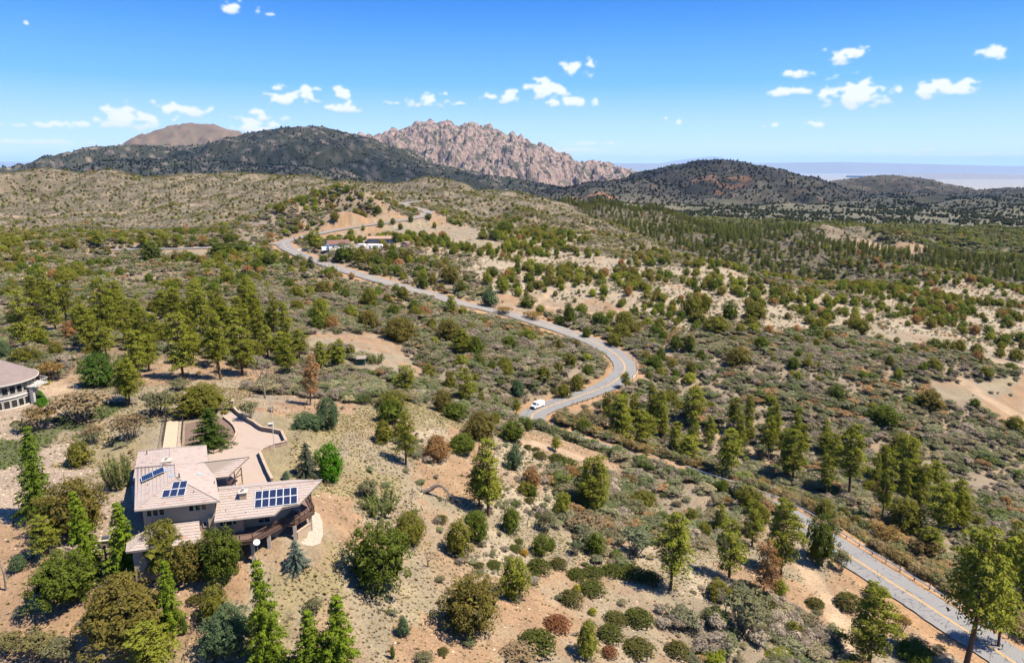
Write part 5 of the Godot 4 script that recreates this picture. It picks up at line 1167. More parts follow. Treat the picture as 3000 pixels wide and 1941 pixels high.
func grow_variants() -> void:
	var pines := []
	for k in 8:
		pines.append(pine_meshes(100 + k, 0.85 + 0.05 * k, 1.0))
	var junipers := []
	for k in 8:
		junipers.append(juniper_meshes(200 + k, 0.75 if k == 4 else 0.09 * k))
	variants = {
		"P": pines, "R": [pine_meshes(120, 0.85, 1.0)], "J": junipers,
		"big": [juniper_meshes(240, 0.15, 120, 0.020, 0.62), juniper_meshes(241, 0.05, 120, 0.020, 0.62), juniper_meshes(242, 0.3, 120, 0.020, 0.62), juniper_meshes(243, 0.0, 120, 0.020, 0.62)],
		"D": [cedar_meshes(300, 1.0, 0.10), cedar_meshes(301, 1.15, 0.16), cedar_meshes(302, 1.0, 0.12)],
		"B": [cedar_meshes(310, 2.1, 0.12)], "C": [juniper_meshes(320, 0.6)],
		"M": [dome_meshes(400, 44, 0.055, 1.0), dome_meshes(401, 44, 0.055, 0.9), dome_meshes(402, 48, 0.05, 1.0)],
		"S": [shrub_meshes(500, 60, 0.055, 3), shrub_meshes(501, 60, 0.055, 3), shrub_meshes(502, 75, 0.05, 2)],
		"T": [shrub_meshes(510, 52, 0.050, 5), shrub_meshes(511, 52, 0.050, 5)],
		"X": [bare_meshes(520), bare_meshes(521)], "L": [juniper_meshes(530, 0.3), juniper_meshes(531, 0.1)],
		"U": [upright_meshes(540)], "Y": [dome_meshes(550, 30, 0.07, 1.0)],
	}

func bark(kind: String) -> StandardMaterial3D:
	if kind == "P":
		return grainy("pine_bark", lin(0.115, 0.062, 0.036), 0.95, 1.2, 0.5, 1.2)
	if kind == "X" or kind == "T" or kind == "S" or kind == "R":
		return grainy("grey_twig", lin(0.23, 0.195, 0.165), 0.95, 1.5, 0.6, 1.15)
	return grainy("juniper_bark", lin(0.13, 0.095, 0.070), 0.95, 1.5, 0.6, 1.15)

func plant(kind: String, x: float, z: float, h: float, w: float, tint: String) -> Node3D:
	var set_: Array = variants["big" if kind == "J" and w > 5.5 and -z < 190.0 else kind]
	var pair: Array = set_[rng.randi() % set_.size()]
	var o := Node3D.new()
	o.name = numbered(KINDS[kind][0])
	add_child(o)
	var y := ground(x, z)
	o.position = Vector3(x, y - 0.02 * h, z)
	o.rotation = Vector3(rng.randf_range(-0.05, 0.05), rng.randf() * TAU, rng.randf_range(-0.05, 0.05))
	var wide_ := w
	if kind == "P" or kind == "R":
		wide_ = w / 0.41
		h *= 1.05
	elif kind == "D":
		wide_ = w / 0.33
	elif kind == "B":
		wide_ = w / 0.75
	elif kind == "X":
		wide_ = w / 0.75
	else:
		wide_ = w * 1.07
	o.scale = Vector3(wide_, h, wide_)
	var t := MeshInstance3D.new()
	t.name = "trunk"
	t.mesh = pair[0]
	t.material_override = bark(kind)
	o.add_child(t)
	if pair[1]:
		var c := MeshInstance3D.new()
		c.name = "crown"
		c.mesh = pair[1]
		c.material_override = leaf_mat("leaf_" + kind + tint, TINTS[kind + tint][0])
		o.add_child(c)
	o.set_meta("category", KINDS[kind][1])
	o.set_meta("group", KINDS[kind][2])
	individuals.append([kind, o, h, w, TINTS[kind + tint][1], x, z])
	return o

var individuals := []

func open_ground(x: float, z: float, room: float) -> bool:   # off the road, the drives and the buildings
	if gap_at(x, z) < 6.6 + room:
		return false
	if trail[line_at(z) * xs.size() + column(x)] > 0.35:
		return false
	if x > -75.0 and x < -25.0 and z < -95.0 and z > -165.0 and Geometry2D.is_point_in_polygon(Vector2(x, z), paved):
		return false
	for p in CLEAR:
		if absf(x - p[0]) < p[2] + room and absf(z - p[1]) < p[3] + room:
			return false
	return true

func pick(list: Array):
	return list[rng.randi() % list.size()]

func make_vegetation() -> void:
	grow_variants()
	rng.seed = 42
	for p in PLANTS:
		plant(p[0], p[1], p[2], p[3], p[4], p[5])
	for grove in GROVES:
		rng.seed = int(grove[4])
		var set_down := 0
		while set_down < grove[4]:
			var x: float = grove[0] + rng.randf_range(-1, 1) * grove[2]
			var z: float = grove[1] + rng.randf_range(-1, 1) * grove[3]
			set_down += 1
			if not open_ground(x, z, 2.0):
				continue
			plant("P", x, z, rng.randf_range(8.0, 16.0), rng.randf_range(4.0, 6.5), "o" if rng.randf() < 0.85 else "l")
	var taken := []
	for p in PLANTS:
		taken.append(Vector3(p[1], p[2], p[4] * 0.45))
	# junipers over the slopes: the ones that show largest stand alone, the rest are a mass
	var cands := []
	rng.seed = 7
	for zone in [[-60.0, -330.0, 9.0], [-330.0, -780.0, 6.6], [-780.0, -1400.0, 11.0]]:
		var z: float = zone[0]
		while z > zone[1]:
			var x: float = z * 0.77 - 10.0
			while x < -z * 0.77 + 10.0:
				x += zone[2]
				var px: float = x + rng.randf_range(-0.5, 0.5) * zone[2]
				var pz: float = z + rng.randf_range(-0.5, 0.5) * zone[2]
				var k := cover_at(px, pz)
				var chance: float = [0.55, 0.03, 0.05, 0.90, 0.20, 0.05, 0.40, 0.85, 0.0, 0.0, 0.25][k]
				if z > -330.0:
					chance *= 0.8
				var clump := wide.get_noise_2d(px * 2.2, pz * 2.2)
				if rng.randf() > chance * (0.8 + clump * 2.6):
					continue
				if not open_ground(px, pz, 1.5):
					continue
				var bad := false
				for t in taken:
					if absf(t.x - px) < t.z + 1.2 and absf(t.y - pz) < t.z + 1.2:
						bad = true
						break
				if bad:
					continue
				var h := rng.randf_range(2.4, 6.0)
				if k == 6:
					h *= 0.75
				elif k == 7:
					h *= 1.15
				cands.append([px, pz, h, h * rng.randf_range(0.9, 1.35), h / -pz])
			z -= zone[2]
	cands.sort_custom(func(a, b): return a[4] > b[4])
	var mass := [[], [], []]
	var alone := 95
	for k in cands.size():
		var c: Array = cands[k]
		if k < alone:
			plant("J", c[0], c[1], c[2], c[3], pick(["g", "g", "o", "o", "o", "b", "l", "r"]) if k % 3 else "o")
		else:
			var tone: Color = TINTS[pick(["Jg", "Jo", "Jo", "Jg", "Jb", "Jl"])][0]
			if rng.randf() < 0.04:
				tone = TINTS["Jr"][0]
			mass[rng.randi() % 3].append([Vector3(c[0], ground(c[0], c[1]) - 0.1, c[1]), Vector3(c[3], c[2], c[3]), tone * rng.randf_range(1.1, 1.5)])
	var jun := stuff_group("juniper_cover", "small round junipers dotting the far slopes and valley", "junipers")
	for k in 3:
		scatter("junipers", mass[k], variants["J"][k][1], leaf_mat("mass_leaf", Color.WHITE), "", "", jun)
	print("junipers ", cands.size())
	# chaparral brush
	var brush := [[], [], [], [], []]
	var twigs := [[], []]
	rng.seed = 9
	for zone in [[-46.0, -360.0, 1.8], [-360.0, -780.0, 2.7], [-780.0, -1400.0, 4.2]]:
		var cell: float = zone[2]
		var z: float = zone[0]
		while z > zone[1]:
			z -= cell
			var x: float = z * 0.77 - 8.0
			while x < -z * 0.77 + 8.0:
				x += cell
				var px: float = x + rng.randf_range(-0.6, 0.6) * cell
				var pz: float = z + rng.randf_range(-0.6, 0.6) * cell
				var k := cover_at(px, pz)
				var chance: float = [0.92, 0.035, 0.04, 0.75, 0.50, 0.05, 0.85, 0.90, 0.02, 0.0, 0.5][k]
				var patch := wide.get_noise_2d(px * 5.0 + 40.0, pz * 5.0)
				if rng.randf() > chance * (1.0 + patch * 1.3):
					continue
				if not open_ground(px, pz, 0.7):
					continue
				var h := (0.75 + 2.3 * pow(rng.randf(), 1.7)) * (1.0 + patch * 0.8)
				var tone: Color
				var r := rng.randf() + wide.get_noise_2d(px * 4.0, pz * 4.0) * 0.45 + fine.get_noise_2d(px * 0.5, pz * 0.5) * 0.2
				if k == 0 and rng.randf() < 0.13:
					h = rng.randf_range(2.2, 3.8)
				if k == 3 or k == 1 or k == 5 or k == 2:
					h *= 0.5 if k == 3 else 0.42
				elif k == 6:
					h *= 0.85
				elif k == 7:
					h *= 1.9
				if r < 0.26:
					tone = Color(0.287, 0.242, 0.204)
				elif r < 0.44:
					tone = Color(0.262, 0.230, 0.147)
				elif r < 0.76:
					tone = Color(0.195, 0.199, 0.121)
				elif r < 0.90:
					tone = Color(0.152, 0.174, 0.087)
				elif r < 0.97:
					tone = Color(0.110, 0.134, 0.043)
				else:
					tone = Color(0.305, 0.199, 0.108)
				if k == 7:
					tone = tone.lerp(Color(0.132, 0.148, 0.054), 0.7)
				elif k == 6:
					tone = tone.lerp(Color(0.238, 0.217, 0.100), 0.6)
				tone *= rng.randf_range(0.82, 1.2)
				var spot := [Vector3(px, ground(px, pz) - 0.08 * h, pz), Vector3(h * rng.randf_range(1.0, 2.3), h, h * rng.randf_range(1.0, 2.3)), tone]
				if z > -330.0:
					brush[rng.randi() % 3].append(spot)
					if r < 0.34:
						twigs[rng.randi() % 2].append([spot[0], spot[1] * 1.05, rng.randf_range(0.8, 1.15)])
				else:
					brush[3 + rng.randi() % 2].append(spot)
			pass
	# tall brush on the bank between the yard and the lower road, rusty brush on its valley side
	var b0 := closest(main_road, 80.0, -160.0)
	var b1 := closest(main_road, 8.0, -228.0)
	for i in range(mini(b0, b1), maxi(b0, b1)):
		for q in 9:
			var p := main_road[i] - side_of(main_road, i) * rng.randf_range(6.0, 14.0)
			p += Vector3(rng.randf_range(-1.0, 1.0), 0, rng.randf_range(-1.0, 1.0))
			var h := rng.randf_range(2.4, 4.8)
			var tone: Color = pick([Color(0.201, 0.205, 0.121), Color(0.171, 0.186, 0.096), Color(0.262, 0.230, 0.172), Color(0.147, 0.180, 0.071)])
			brush[rng.randi() % 3].append([Vector3(p.x, ground(p.x, p.z) - 0.1, p.z), Vector3(h * 1.2, h, h * 1.2), tone * rng.randf_range(0.85, 1.15)])
	for i in range(0, maxi(b0, b1)):
		for q in 5:
			var p := main_road[i] + side_of(main_road, i) * rng.randf_range(7.2 if i > mini(b0, b1) else 8.5, 24.0)
			var h := rng.randf_range(2.0, 4.0)
			var tone: Color = pick([Color(0.232, 0.174, 0.076), Color(0.214, 0.186, 0.108), Color(0.171, 0.174, 0.076), Color(0.262, 0.199, 0.108)])
			brush[rng.randi() % 3].append([Vector3(p.x, ground(p.x, p.z) - 0.1, p.z), Vector3(h * 1.2, h, h * 1.2), tone * rng.randf_range(0.85, 1.15)])
	var bru := stuff_group("chaparral_brush", "grey-green chaparral brush blanketing the slopes", "brush")
	var farb := stuff_group("far_chaparral", "chaparral brush on the slopes beyond the road", "brush")
	var twg := stuff_group("brush_twigs", "bare grey twigs standing among the brush", "twigs")
	for k in 3:
		scatter("brush_clump", brush[k], variants["S"][k][1], leaf_mat("mass_leaf", Color.WHITE), "", "", bru)
	for k in 2:
		scatter("brush_clump", brush[3 + k], shrub_meshes(560 + k, 14, 0.12, 0)[1], leaf_mat("mass_leaf", Color.WHITE), "", "", farb)
		scatter("twigs", twigs[k], variants["T"][k][0], bark("S"), "", "", twg)
	print("brush ", brush[0].size() * 3, " far ", brush[3].size() * 2)
	# pine forest of the valley
	var woods := [[], []]
	var z := -480.0
	while z > -1400.0:
		z -= 6.5
		var x := -40.0
		while x < -z * 0.78:
			x += 6.5
			var px := x + rng.randf_range(-3.0, 3.0)
			var pz := z + rng.randf_range(-3.0, 3.0)
			var k := cover_at(px, pz)
			if k != 10 and not (k == 7 and rng.randf() < 0.06):
				continue
			if rng.randf() > 0.46:
				continue
			var h := rng.randf_range(7.0, 14.0)
			woods[rng.randi() % 2].append([Vector3(px, ground(px, pz) - 0.2, pz), Vector3(h * 0.85, h, h * 0.85), Color(0.150, 0.165, 0.045) * rng.randf_range(0.75, 1.3)])
	var wds := stuff_group("pine_forest", "pine forest filling the valley behind the juniper slope", "forest")
	for k in 2:
		scatter("pines", woods[k], variants["P"][k][1], leaf_mat("mass_leaf", Color.WHITE), "", "", wds)
	print("woods ", woods[0].size() * 2)
	# grass and stones near the house
	var grass := [[], []]
	var stones := [[], []]
	rng.seed = 15
	z = -46.0
	while z > -215.0:
		z -= 0.5
		var x := z * 0.77 - 5.0
		while x < -z * 0.77 + 5.0:
			x += 0.5
			var px := x + rng.randf_range(-0.4, 0.4)
			var pz := z + rng.randf_range(-0.4, 0.4)
			var k := cover_at(px, pz)
			var chance: float = [0.10, 0.55, 0.14, 0.38, 0.05, 0.75, 0.0, 0.0, 0.06, 0.95, 0.0][k]
			if rng.randf() < chance * (1.0 + wide.get_noise_2d(px * 8.0, pz * 8.0) * 1.8) and open_ground(px, pz, 0.0):
				var s := rng.randf_range(0.18, 0.46)
				var tone := Color(0.243, 0.194, 0.113)
				var r := rng.randf() + (0.22 if k == 5 else 0.0) + wide.get_noise_2d(px * 5.0, pz * 5.0) * 0.4
				if k == 9:
					tone = Color(0.080, 0.110, 0.022)
				elif r > 0.72:
					tone = Color(0.167, 0.158, 0.059)
				elif r < 0.20:
					tone = Color(0.211, 0.176, 0.140)
				grass[rng.randi() % 2].append([Vector3(px, ground(px, pz) - 0.03, pz), Vector3(s * 1.5, s, s * 1.5), tone * rng.randf_range(0.75, 1.25)])
			elif rng.randf() < (0.34 if k == 8 else 0.05 if k == 2 or k == 3 else 0.015) and open_ground(px, pz, 0.0):
				var s := 0.10 + 0.42 * pow(rng.randf(), 2.5)
				stones[rng.randi() % 2].append([Vector3(px, ground(px, pz), pz), Vector3(s * 1.3, s * 0.7, s), rng.randf_range(0.75, 1.2)])
	var grs := stuff_group("grass", "dry bunch grass on the open slope", "grass")
	var sto := stuff_group("loose_stones", "loose pale stones on the slope beside the house", "stones")
	for k in 2:
		scatter("tufts", grass[k], tuft_mesh(600 + k), leaf_mat("grass_leaf", Color.WHITE, 0.15), "", "", grs)
		scatter("stones", stones[k], stone_mesh(610 + k), grainy("stone", lin(0.52, 0.41, 0.31), 0.9, 1.0, 0.7, 1.15), "", "", sto)
	print("grass ", grass[0].size() * 2, " stones ", stones[0].size() * 2)

# ---------------------------------------------------------------- labels of the single plants: look, then the landmark they stand closest to
const GROVES := [[-108.0, -225.0, 34.0, 22.0, 20], [-98.0, -192.0, 18.0, 9.0, 8], [-118.0, -268.0, 30.0, 18.0, 10], [78.0, -232.0, 34.0, 14.0, 16], [40.0, -236.0, 14.0, 10.0, 7], [112.0, -196.0, 26.0, 18.0, 12], [118.0, -160.0, 12.0, 14.0, 8]]
const ORDER := ["", "second ", "third ", "fourth ", "fifth ", "sixth ", "seventh ", "eighth ", "ninth ", "tenth ", "eleventh ", "twelfth ", "thirteenth ", "fourteenth ", "fifteenth ", "sixteenth ", "seventeenth ", "eighteenth ", "nineteenth ", "twentieth ", "21st ", "22nd ", "23rd ", "24th ", "25th ", "26th ", "27th ", "28th ", "29th ", "30th ", "31st ", "32nd ", "33rd ", "34th ", "35th ", "36th ", "37th ", "38th ", "39th ", "40th "]

func label_plants() -> void:
	var marks := [
		[Vector2(HOUSE_AT[0] + 4.0, HOUSE_AT[1] + 4.0), "the tile-roofed house front"], [Vector2(HOUSE_AT[0] + 22.0, HOUSE_AT[1] - 4.0), "the pointed deck roof"],
		[Vector2(HOUSE2_AT[0] + 4.0, HOUSE2_AT[1] + 6.0), "the round grey house"], [Vector2(RUN[0], RUN[1]), "the sandy dog run"],
		[Vector2(OUTER_WALL[0], OUTER_WALL[1]), "the stone gate pillar"], [at2(7), "the white flagpole"], [at2(0), "the white van"],
		[at2(1), "the green shed"], [at2(2), "the white garage"], [at2(4), "the long white trailer"], [at2(6), "the red barn shed"],
		[at2(8), "the far ridge power pole"], [at2(9), "the transformer pole"], [at2(10), "the hilltop power pole"], [at2(11), "the yellow road sign"],
		[at2(14), "the fallen grey tree"], [at2(16), "the dark wooden post"], [at2(20), "the mailboxes"], [at2(22), "the grey snag"],
		[Vector2(48.0, -285.0), "the hairpin guardrail"], [Vector2(75.0, -155.0), "the long lower guardrail"], [Vector2(TRACKS[0][0][4], TRACKS[0][0][5]), "the tan dirt track"],
		[Vector2(main_road[main_road.size() * 2 / 5].x, main_road[main_road.size() * 2 / 5].z), "the straight middle stretch of road"],
		[Vector2(TRACKS[4][0][0], TRACKS[4][0][1]), "the pale trail on the scrub crest"], [Vector2(WIRE_FENCE[4], WIRE_FENCE[5]), "the thin wire fence"],
	]
	var by_kind := {}
	for p in individuals:
		by_kind.get_or_add(p[0], []).append(p[2])
	var rows := {}
	for p in individuals:
		var sizes: Array = by_kind[p[0]]
		var bigger := 0
		for q in sizes:
			if q > p[2]:
				bigger += 1
		var size := "large" if bigger < sizes.size() * 0.25 else "small" if bigger > sizes.size() * 0.7 else "middling"
		var best := 0
		for k in marks.size():
			if marks[k][0].distance_to(Vector2(p[5], p[6])) < marks[best][0].distance_to(Vector2(p[5], p[6])):
				best = k
		var key := "%s %s %s|%d" % [size, p[4], WORDS[p[0]], best]
		rows.get_or_add(key, []).append([marks[best][0].distance_to(Vector2(p[5], p[6])), p[1], marks[best][1]])
	for key: String in rows:
		var list: Array = rows[key]
		list.sort_custom(func(a, b): return a[0] < b[0])
		for k in list.size():
			var look := key.get_slice("|", 0)
			var text := "%s, %sclosest to %s" % [look, ORDER[k], list[k][2]]
			list[k][1].set_meta("label", text)

const WORDS := {"P": "pine tree", "J": "round juniper", "D": "feathery cedar", "B": "conical spruce", "M": "low manzanita mat", "S": "leafy brush", "T": "dry brush", "X": "leafless tree", "R": "dead pine", "L": "dense leafy tree", "C": "little cypress", "U": "brushy upright shrub", "Y": "little shrub"}

func at2(k: int) -> Vector2:
	return Vector2(SPOTS[k * 2], SPOTS[k * 2 + 1])

# ---------------------------------------------------------------- the tile-roofed house
# local x runs along the front eave, local z towards the valley; y = 0 at 46.0 m
const HY := 46.0

func p3(u: float, w: float, y: float) -> Vector3:
	return Vector3(u, y - HY, w)

func stucco() -> StandardMaterial3D:
	return grainy("stucco", lin(0.287, 0.213, 0.157), 0.95, 0.9, 0.88, 1.08)

func roof_plane(called: String, pts: Array, parent: Node, fascia: Material) -> MeshInstance3D:
	var b := Builder.new()
	var pv := PackedVector3Array(pts)
	b.slab(pv, 0.22)
	var o := part(called, b, fascia, parent)
	tiles(pv, o)
	return o

func tiles(pv: PackedVector3Array, parent: Node) -> void:   # overlapping flat tiles, course by course
	var nrm := (pv[1] - pv[0]).cross(pv[2] - pv[0]).normalized()
	var s := (Vector3.UP - nrm * nrm.y).normalized()
	var e := s.cross(nrm).normalized()
	var poly := PackedVector2Array()
	var lo := Vector2(1e9, 1e9)
	var hi := -lo
	for p in pv:
		var q := Vector2((p - pv[0]).dot(e), (p - pv[0]).dot(s))
		poly.append(q)
		lo = lo.min(q)
		hi = hi.max(q)
	var b := Builder.new()
	var course := 0.52
	var wide_ := 0.50
	var row := 0
	var y := lo.y
	while y < hi.y:
		var x := lo.x - (wide_ * 0.5 if row % 2 else 0.0)
		while x < hi.x:
			var rect := PackedVector2Array([Vector2(x + 0.008, y), Vector2(x + wide_ - 0.008, y), Vector2(x + wide_ - 0.008, y + course), Vector2(x + 0.008, y + course)])
			var hit_ := Geometry2D.intersect_polygons(poly, rect)
			var f := rng.randf_range(0.90, 1.10)
			var r := rng.randf()
			b.col = Color(f, f, f)
			if r < 0.025:
				b.col = Color(0.95, 0.72, 0.66)
			elif r < 0.10:
				b.col = Color(f, f * 0.93, f * 0.91)
			for piece: PackedVector2Array in hit_:
				var w3 := PackedVector3Array()
				for q in piece:
					w3.append(pv[0] + e * q.x + s * q.y + nrm * (0.012 + 0.055 * (1.0 - (q.y - y) / course)))
				for k in range(1, w3.size() - 1):
					var m := (w3[k] - w3[0]).cross(w3[k + 1] - w3[0])
					if m.dot(nrm) > 0.0:
						b.tri(w3[0], w3[k], w3[k + 1])
					else:
						b.tri(w3[0], w3[k + 1], w3[k])
				for k in piece.size():
					var k2 := (k + 1) % piece.size()
					if piece[k].y < y + 0.01 and piece[k2].y < y + 0.01:
						b.quad(w3[k] - nrm * 0.07, w3[k2] - nrm * 0.07, w3[k2], w3[k])
			x += wide_
		y += course
		row += 1
	var o := part("roof_tiles", b, grainy("clay_tile", lin(0.242, 0.203, 0.190), 0.85, 1.4, 0.86, 1.10), parent)
	o.set_meta("kind", "stuff")

func ridge_cap(a: Vector3, b_: Vector3, parent: Node) -> void:
	var b := Builder.new()
	var n := maxi(1, int(a.distance_to(b_) / 0.42))
	for k in n:
		var p := a.lerp(b_, float(k) / n)
		var q := a.lerp(b_, (k + 1.08) / n)
		b.col = Color.WHITE * rng.randf_range(0.82, 0.98)
		b.bar(p + Vector3(0, 0.06, 0), q + Vector3(0, 0.085, 0), 0.26, 0.09)
	part("ridge_cap", b, mats["clay_tile"], parent)

func window(parent: Node, at: Vector3, across: Vector3, w: float, h: float, split := 1, frame_mat: Material = null) -> void:
	var out := across.cross(Vector3.UP).normalized()
	var basis_ := Basis(across.normalized(), Vector3.UP, -out)
	var g := Builder.new()
	g.box(at + out * 0.02, Vector3(w, h, 0.03), basis_)
	var pane_mat := plain("window_glass", lin(0.011, 0.013, 0.016), 0.06)
	pane_mat.metallic_specular = 0.6
	var o := part("window", g, pane_mat, parent)
	var f := Builder.new()
	var t := 0.07
	for sgn in [-1.0, 1.0]:
		f.box(at + across.normalized() * (w * 0.5 + t * 0.5) * sgn + out * 0.03, Vector3(t, h + 2 * t, 0.09), basis_)
		f.box(at + Vector3(0, (h * 0.5 + t * 0.5) * sgn, 0) + out * 0.03, Vector3(w, t, 0.088), basis_)
	for k in range(1, split):
		f.box(at + across.normalized() * w * (float(k) / split - 0.5) + out * 0.03, Vector3(t, h, 0.085), basis_)
	part("frame", f, frame_mat if frame_mat else plain("window_frame", lin(0.306, 0.279, 0.247), 0.6), o)

func solar_panel(parent: Node, corner: Vector3, right_: Vector3, up_: Vector3, lift: Vector3) -> void:   # one framed panel on the tiles
	var b := Builder.new()
	var a := corner + lift
	var in_r := right_.normalized() * 0.03
	var in_u := up_.normalized() * 0.03
	b.quad_uv(a + in_r + in_u, a + right_ - in_r + in_u, a + right_ + up_ - in_r - in_u, a + up_ + in_r - in_u)
	var o := part("solar_panel", b, cell_material(), parent)
	var f := Builder.new()
	var nrm := right_.cross(up_).normalized()
	for e in [[a, a + right_], [a + right_, a + right_ + up_], [a + right_ + up_, a + up_], [a + up_, a]]:
		var mid: Vector3 = (e[0] + e[1]) * 0.5 - nrm * 0.012
		var dir: Vector3 = (e[1] - e[0]).normalized()
		f.box(mid, Vector3(0.10, 0.05, e[0].distance_to(e[1])), Basis(nrm.cross(dir), nrm, dir))
	part("panel_frame", f, plain("aluminium", lin(0.412, 0.419, 0.426), 0.4, 0.4), o)

func cell_material() -> StandardMaterial3D:
	if mats.has("solar_cell"):
		return mats["solar_cell"]
	var im := Image.create_empty(96, 160, false, Image.FORMAT_RGB8)
	im.fill(Color(0.035, 0.05, 0.13))
	for i in 7:
		im.fill_rect(Rect2i(i * 16 - 1, 0, 2, 160), Color(0.30, 0.34, 0.46))
	for j in 11:
		im.fill_rect(Rect2i(0, j * 16 - 1, 96, 1), Color(0.13, 0.16, 0.28))
	for i in 6:
		for j in 10:
			im.fill_rect(Rect2i(i * 16 + 2, j * 16 + 1, 12, 13), Color(0.03, 0.04 + 0.008 * ((i * 7 + j * 3) % 3), 0.12 + 0.02 * ((i + j) % 3)))
	var m := plain("solar_cell", Color.WHITE, 0.12)
	m.albedo_texture = ImageTexture.create_from_image(im)
	return m

func on_plane(pts: Array, u: float, w: float) -> Vector3:   # the point of a roof plane above (u, w)
	var n: Vector3 = (pts[1] - pts[0]).cross(pts[2] - pts[0])
	return Vector3(u, pts[0].y - (n.x * (u - pts[0].x) + n.z * (w - pts[0].z)) / n.y, w)

func chimney(parent: Node, at: Vector3, w: float, h: float) -> void:
	var b := Builder.new()
	b.box(at + Vector3(0, h * 0.5 - 0.5, 0), Vector3(w, h + 1.0, w * 1.1))
	var o := part("chimney", b, stucco(), parent)
	var c := Builder.new()
	c.box(at + Vector3(0, h + 0.07, 0), Vector3(w * 1.3, 0.12, w * 1.35))
	part("chimney_cap", c, plain("pale_concrete", lin(0.313, 0.266, 0.227), 0.9), o)
	var f := Builder.new()
	f.tube(at + Vector3(0, h + 0.1, 0), at + Vector3(0, h + 0.50, 0), 0.17, 0.17, 10)
	f.tube(at + Vector3(0, h + 0.50, 0), at + Vector3(0, h + 0.58, 0), 0.26, 0.24, 10)
	part("flue", f, plain("flue_metal", lin(0.412, 0.399, 0.386), 0.45, 0.5), o)

func make_house() -> void:
	rng.seed = 31
	var o := thing("tile_roofed_house", Vector3(HOUSE_AT[0], HY, HOUSE_AT[1]), deg_to_rad(14.7), "tan stucco house with pink tile roofs, solar panels and a dark wooden deck", "house")
	var fascia := plain("fascia", lin(0.133, 0.110, 0.097), 0.8)
	var st := stucco()
	var brown := grainy("dark_timber", lin(0.070, 0.035, 0.024), 0.8, 1.2, 0.75, 1.15)
	# walls
	var b := Builder.new()
	b.prism(PackedVector2Array([Vector2(0.75, -0.8), Vector2(10.1, -0.8), Vector2(8.1, -11.0), Vector2(5.0, -13.6), Vector2(-1.7, -13.6)]), -0.6, 8.45)
	part("wall", b, st, o)
	b = Builder.new()   # garage block
	b.prism(PackedVector2Array([Vector2(-3.4, -14.0), Vector2(6.2, -14.0), Vector2(4.7, -26.6), Vector2(-5.2, -26.6)]), 0.6, 6.45)
	part("wall", b, st, o)
	b = Builder.new()   # right wing
	b.prism(PackedVector2Array([Vector2(9.0, -0.55), Vector2(13.6, -0.55), Vector2(13.6, -1.75), Vector2(17.9, -1.75), Vector2(19.9, -5.2), Vector2(19.0, -9.4), Vector2(8.5, -9.4)]), -1.2, 6.2)
	part("wall", b, st, o)
	b = Builder.new()   # low wall under the entry roof
	b.prism(PackedVector2Array([Vector2(8.4, -13.2), Vector2(9.9, -13.1), Vector2(11.9, -16.6), Vector2(11.7, -16.8), Vector2(9.7, -13.4), Vector2(8.4, -13.45)]), 2.8, 4.0)
	part("wall", b, st, o)
	# roofs: points counter-clockwise from above
	var A := p3(0, 0, 54.5)
	var B := p3(10.86, 0, 54.5)
	var E := p3(9.2, -8.3, 54.5)
	var Q := p3(5.15, -12.0, 55.5)
	var P := p3(4.3, -6.24, 56.0)
	var R := p3(3.28, -11.19, 56.0)
	var D := p3(-3.35, -15.27, 54.5)
	var left_ := [A, P, R, D]
	var right_ := [B, E, Q, P]
	var front_ := [A, B, P]
	roof_plane("roof", front_, o, fascia)
	roof_plane("roof", left_, o, fascia)
	roof_plane("roof", right_, o, fascia)
	roof_plane("roof", [P, Q, R], o, fascia)
	roof_plane("roof", [R, Q, p3(6.6, -15.0, 54.3), D], o, fascia)
	roof_plane("roof", [Q, E, p3(6.6, -15.0, 54.3)], o, fascia)
	for e in [[A, P], [B, P], [P, R], [D, R]]:
		ridge_cap(e[0], e[1], o)
	# garage roof, ridge running back
	var gl := p3(-3.9, -15.0, 52.4)
	var gbl := p3(-6.0, -27.8, 52.4)
	var gbr := p3(4.95, -27.7, 52.4)
	var gr := p3(7.2, -15.0, 52.4)
	var g1 := p3(1.5, -14.6, 53.4)
	var g2 := p3(-0.3, -25.5, 53.4)
	roof_plane("roof", [gl, g1, g2, gbl], o, fascia)
	roof_plane("roof", [g1, gr, gbr, g2], o, fascia)
	roof_plane("roof", [g2, gbr, gbl], o, fascia)
	ridge_cap(g1, g2, o)
	ridge_cap(gbl, g2, o)
	ridge_cap(gbr, g2, o)
	# entry roof with its prow
	var e0 := p3(7.6, -13.7, 52.2)
	var e1 := p3(10.1, -13.6, 52.2)
	var e2 := p3(13.05, -17.5, 53.6)
	var e3 := p3(4.3, -17.0, 53.6)
	roof_plane("roof", [e0, e1, e2, e3], o, fascia)
	roof_plane("roof", [e3, e2, p3(10.4, -21.0, 52.2), p3(5.0, -20.8, 52.2)], o, fascia)
	ridge_cap(e3, e2, o)
	# right wing
	var w0 := p3(10.0, 0.83, 51.9)
	var w1 := p3(18.06, 0.84, 51.9)
	var w2 := p3(19.4, -0.66, 52.45)
	var w3 := p3(21.4, -0.5, 52.40)
	var w4 := p3(24.68, -4.7, 53.92)
	var w5 := p3(10.05, -4.95, 53.98)
	var wing := [w0, w1, w2, w3, w4, w5]
	roof_plane("roof", wing, o, fascia)
	roof_plane("roof", [w5, w4, p3(20.4, -10.4, 51.9), p3(9.0, -10.4, 51.9)], o, fascia)
	ridge_cap(w5, w4, o)
	# lower front roof and the strip beside the main block
	var l0 := p3(-0.9, 2.9, 50.0)
	var l1 := p3(8.4, 2.9, 50.0)
	var l2 := p3(7.8, -0.75, 51.6)
	var l3 := p3(2.6, -0.75, 51.6)
	roof_plane("roof", [l0, l1, l2, l3], o, fascia)
	roof_plane("roof", [l3, p3(-1.6, -0.75, 50.0), l0], o, fascia)
	ridge_cap(l0, l3, o)
	b = Builder.new()
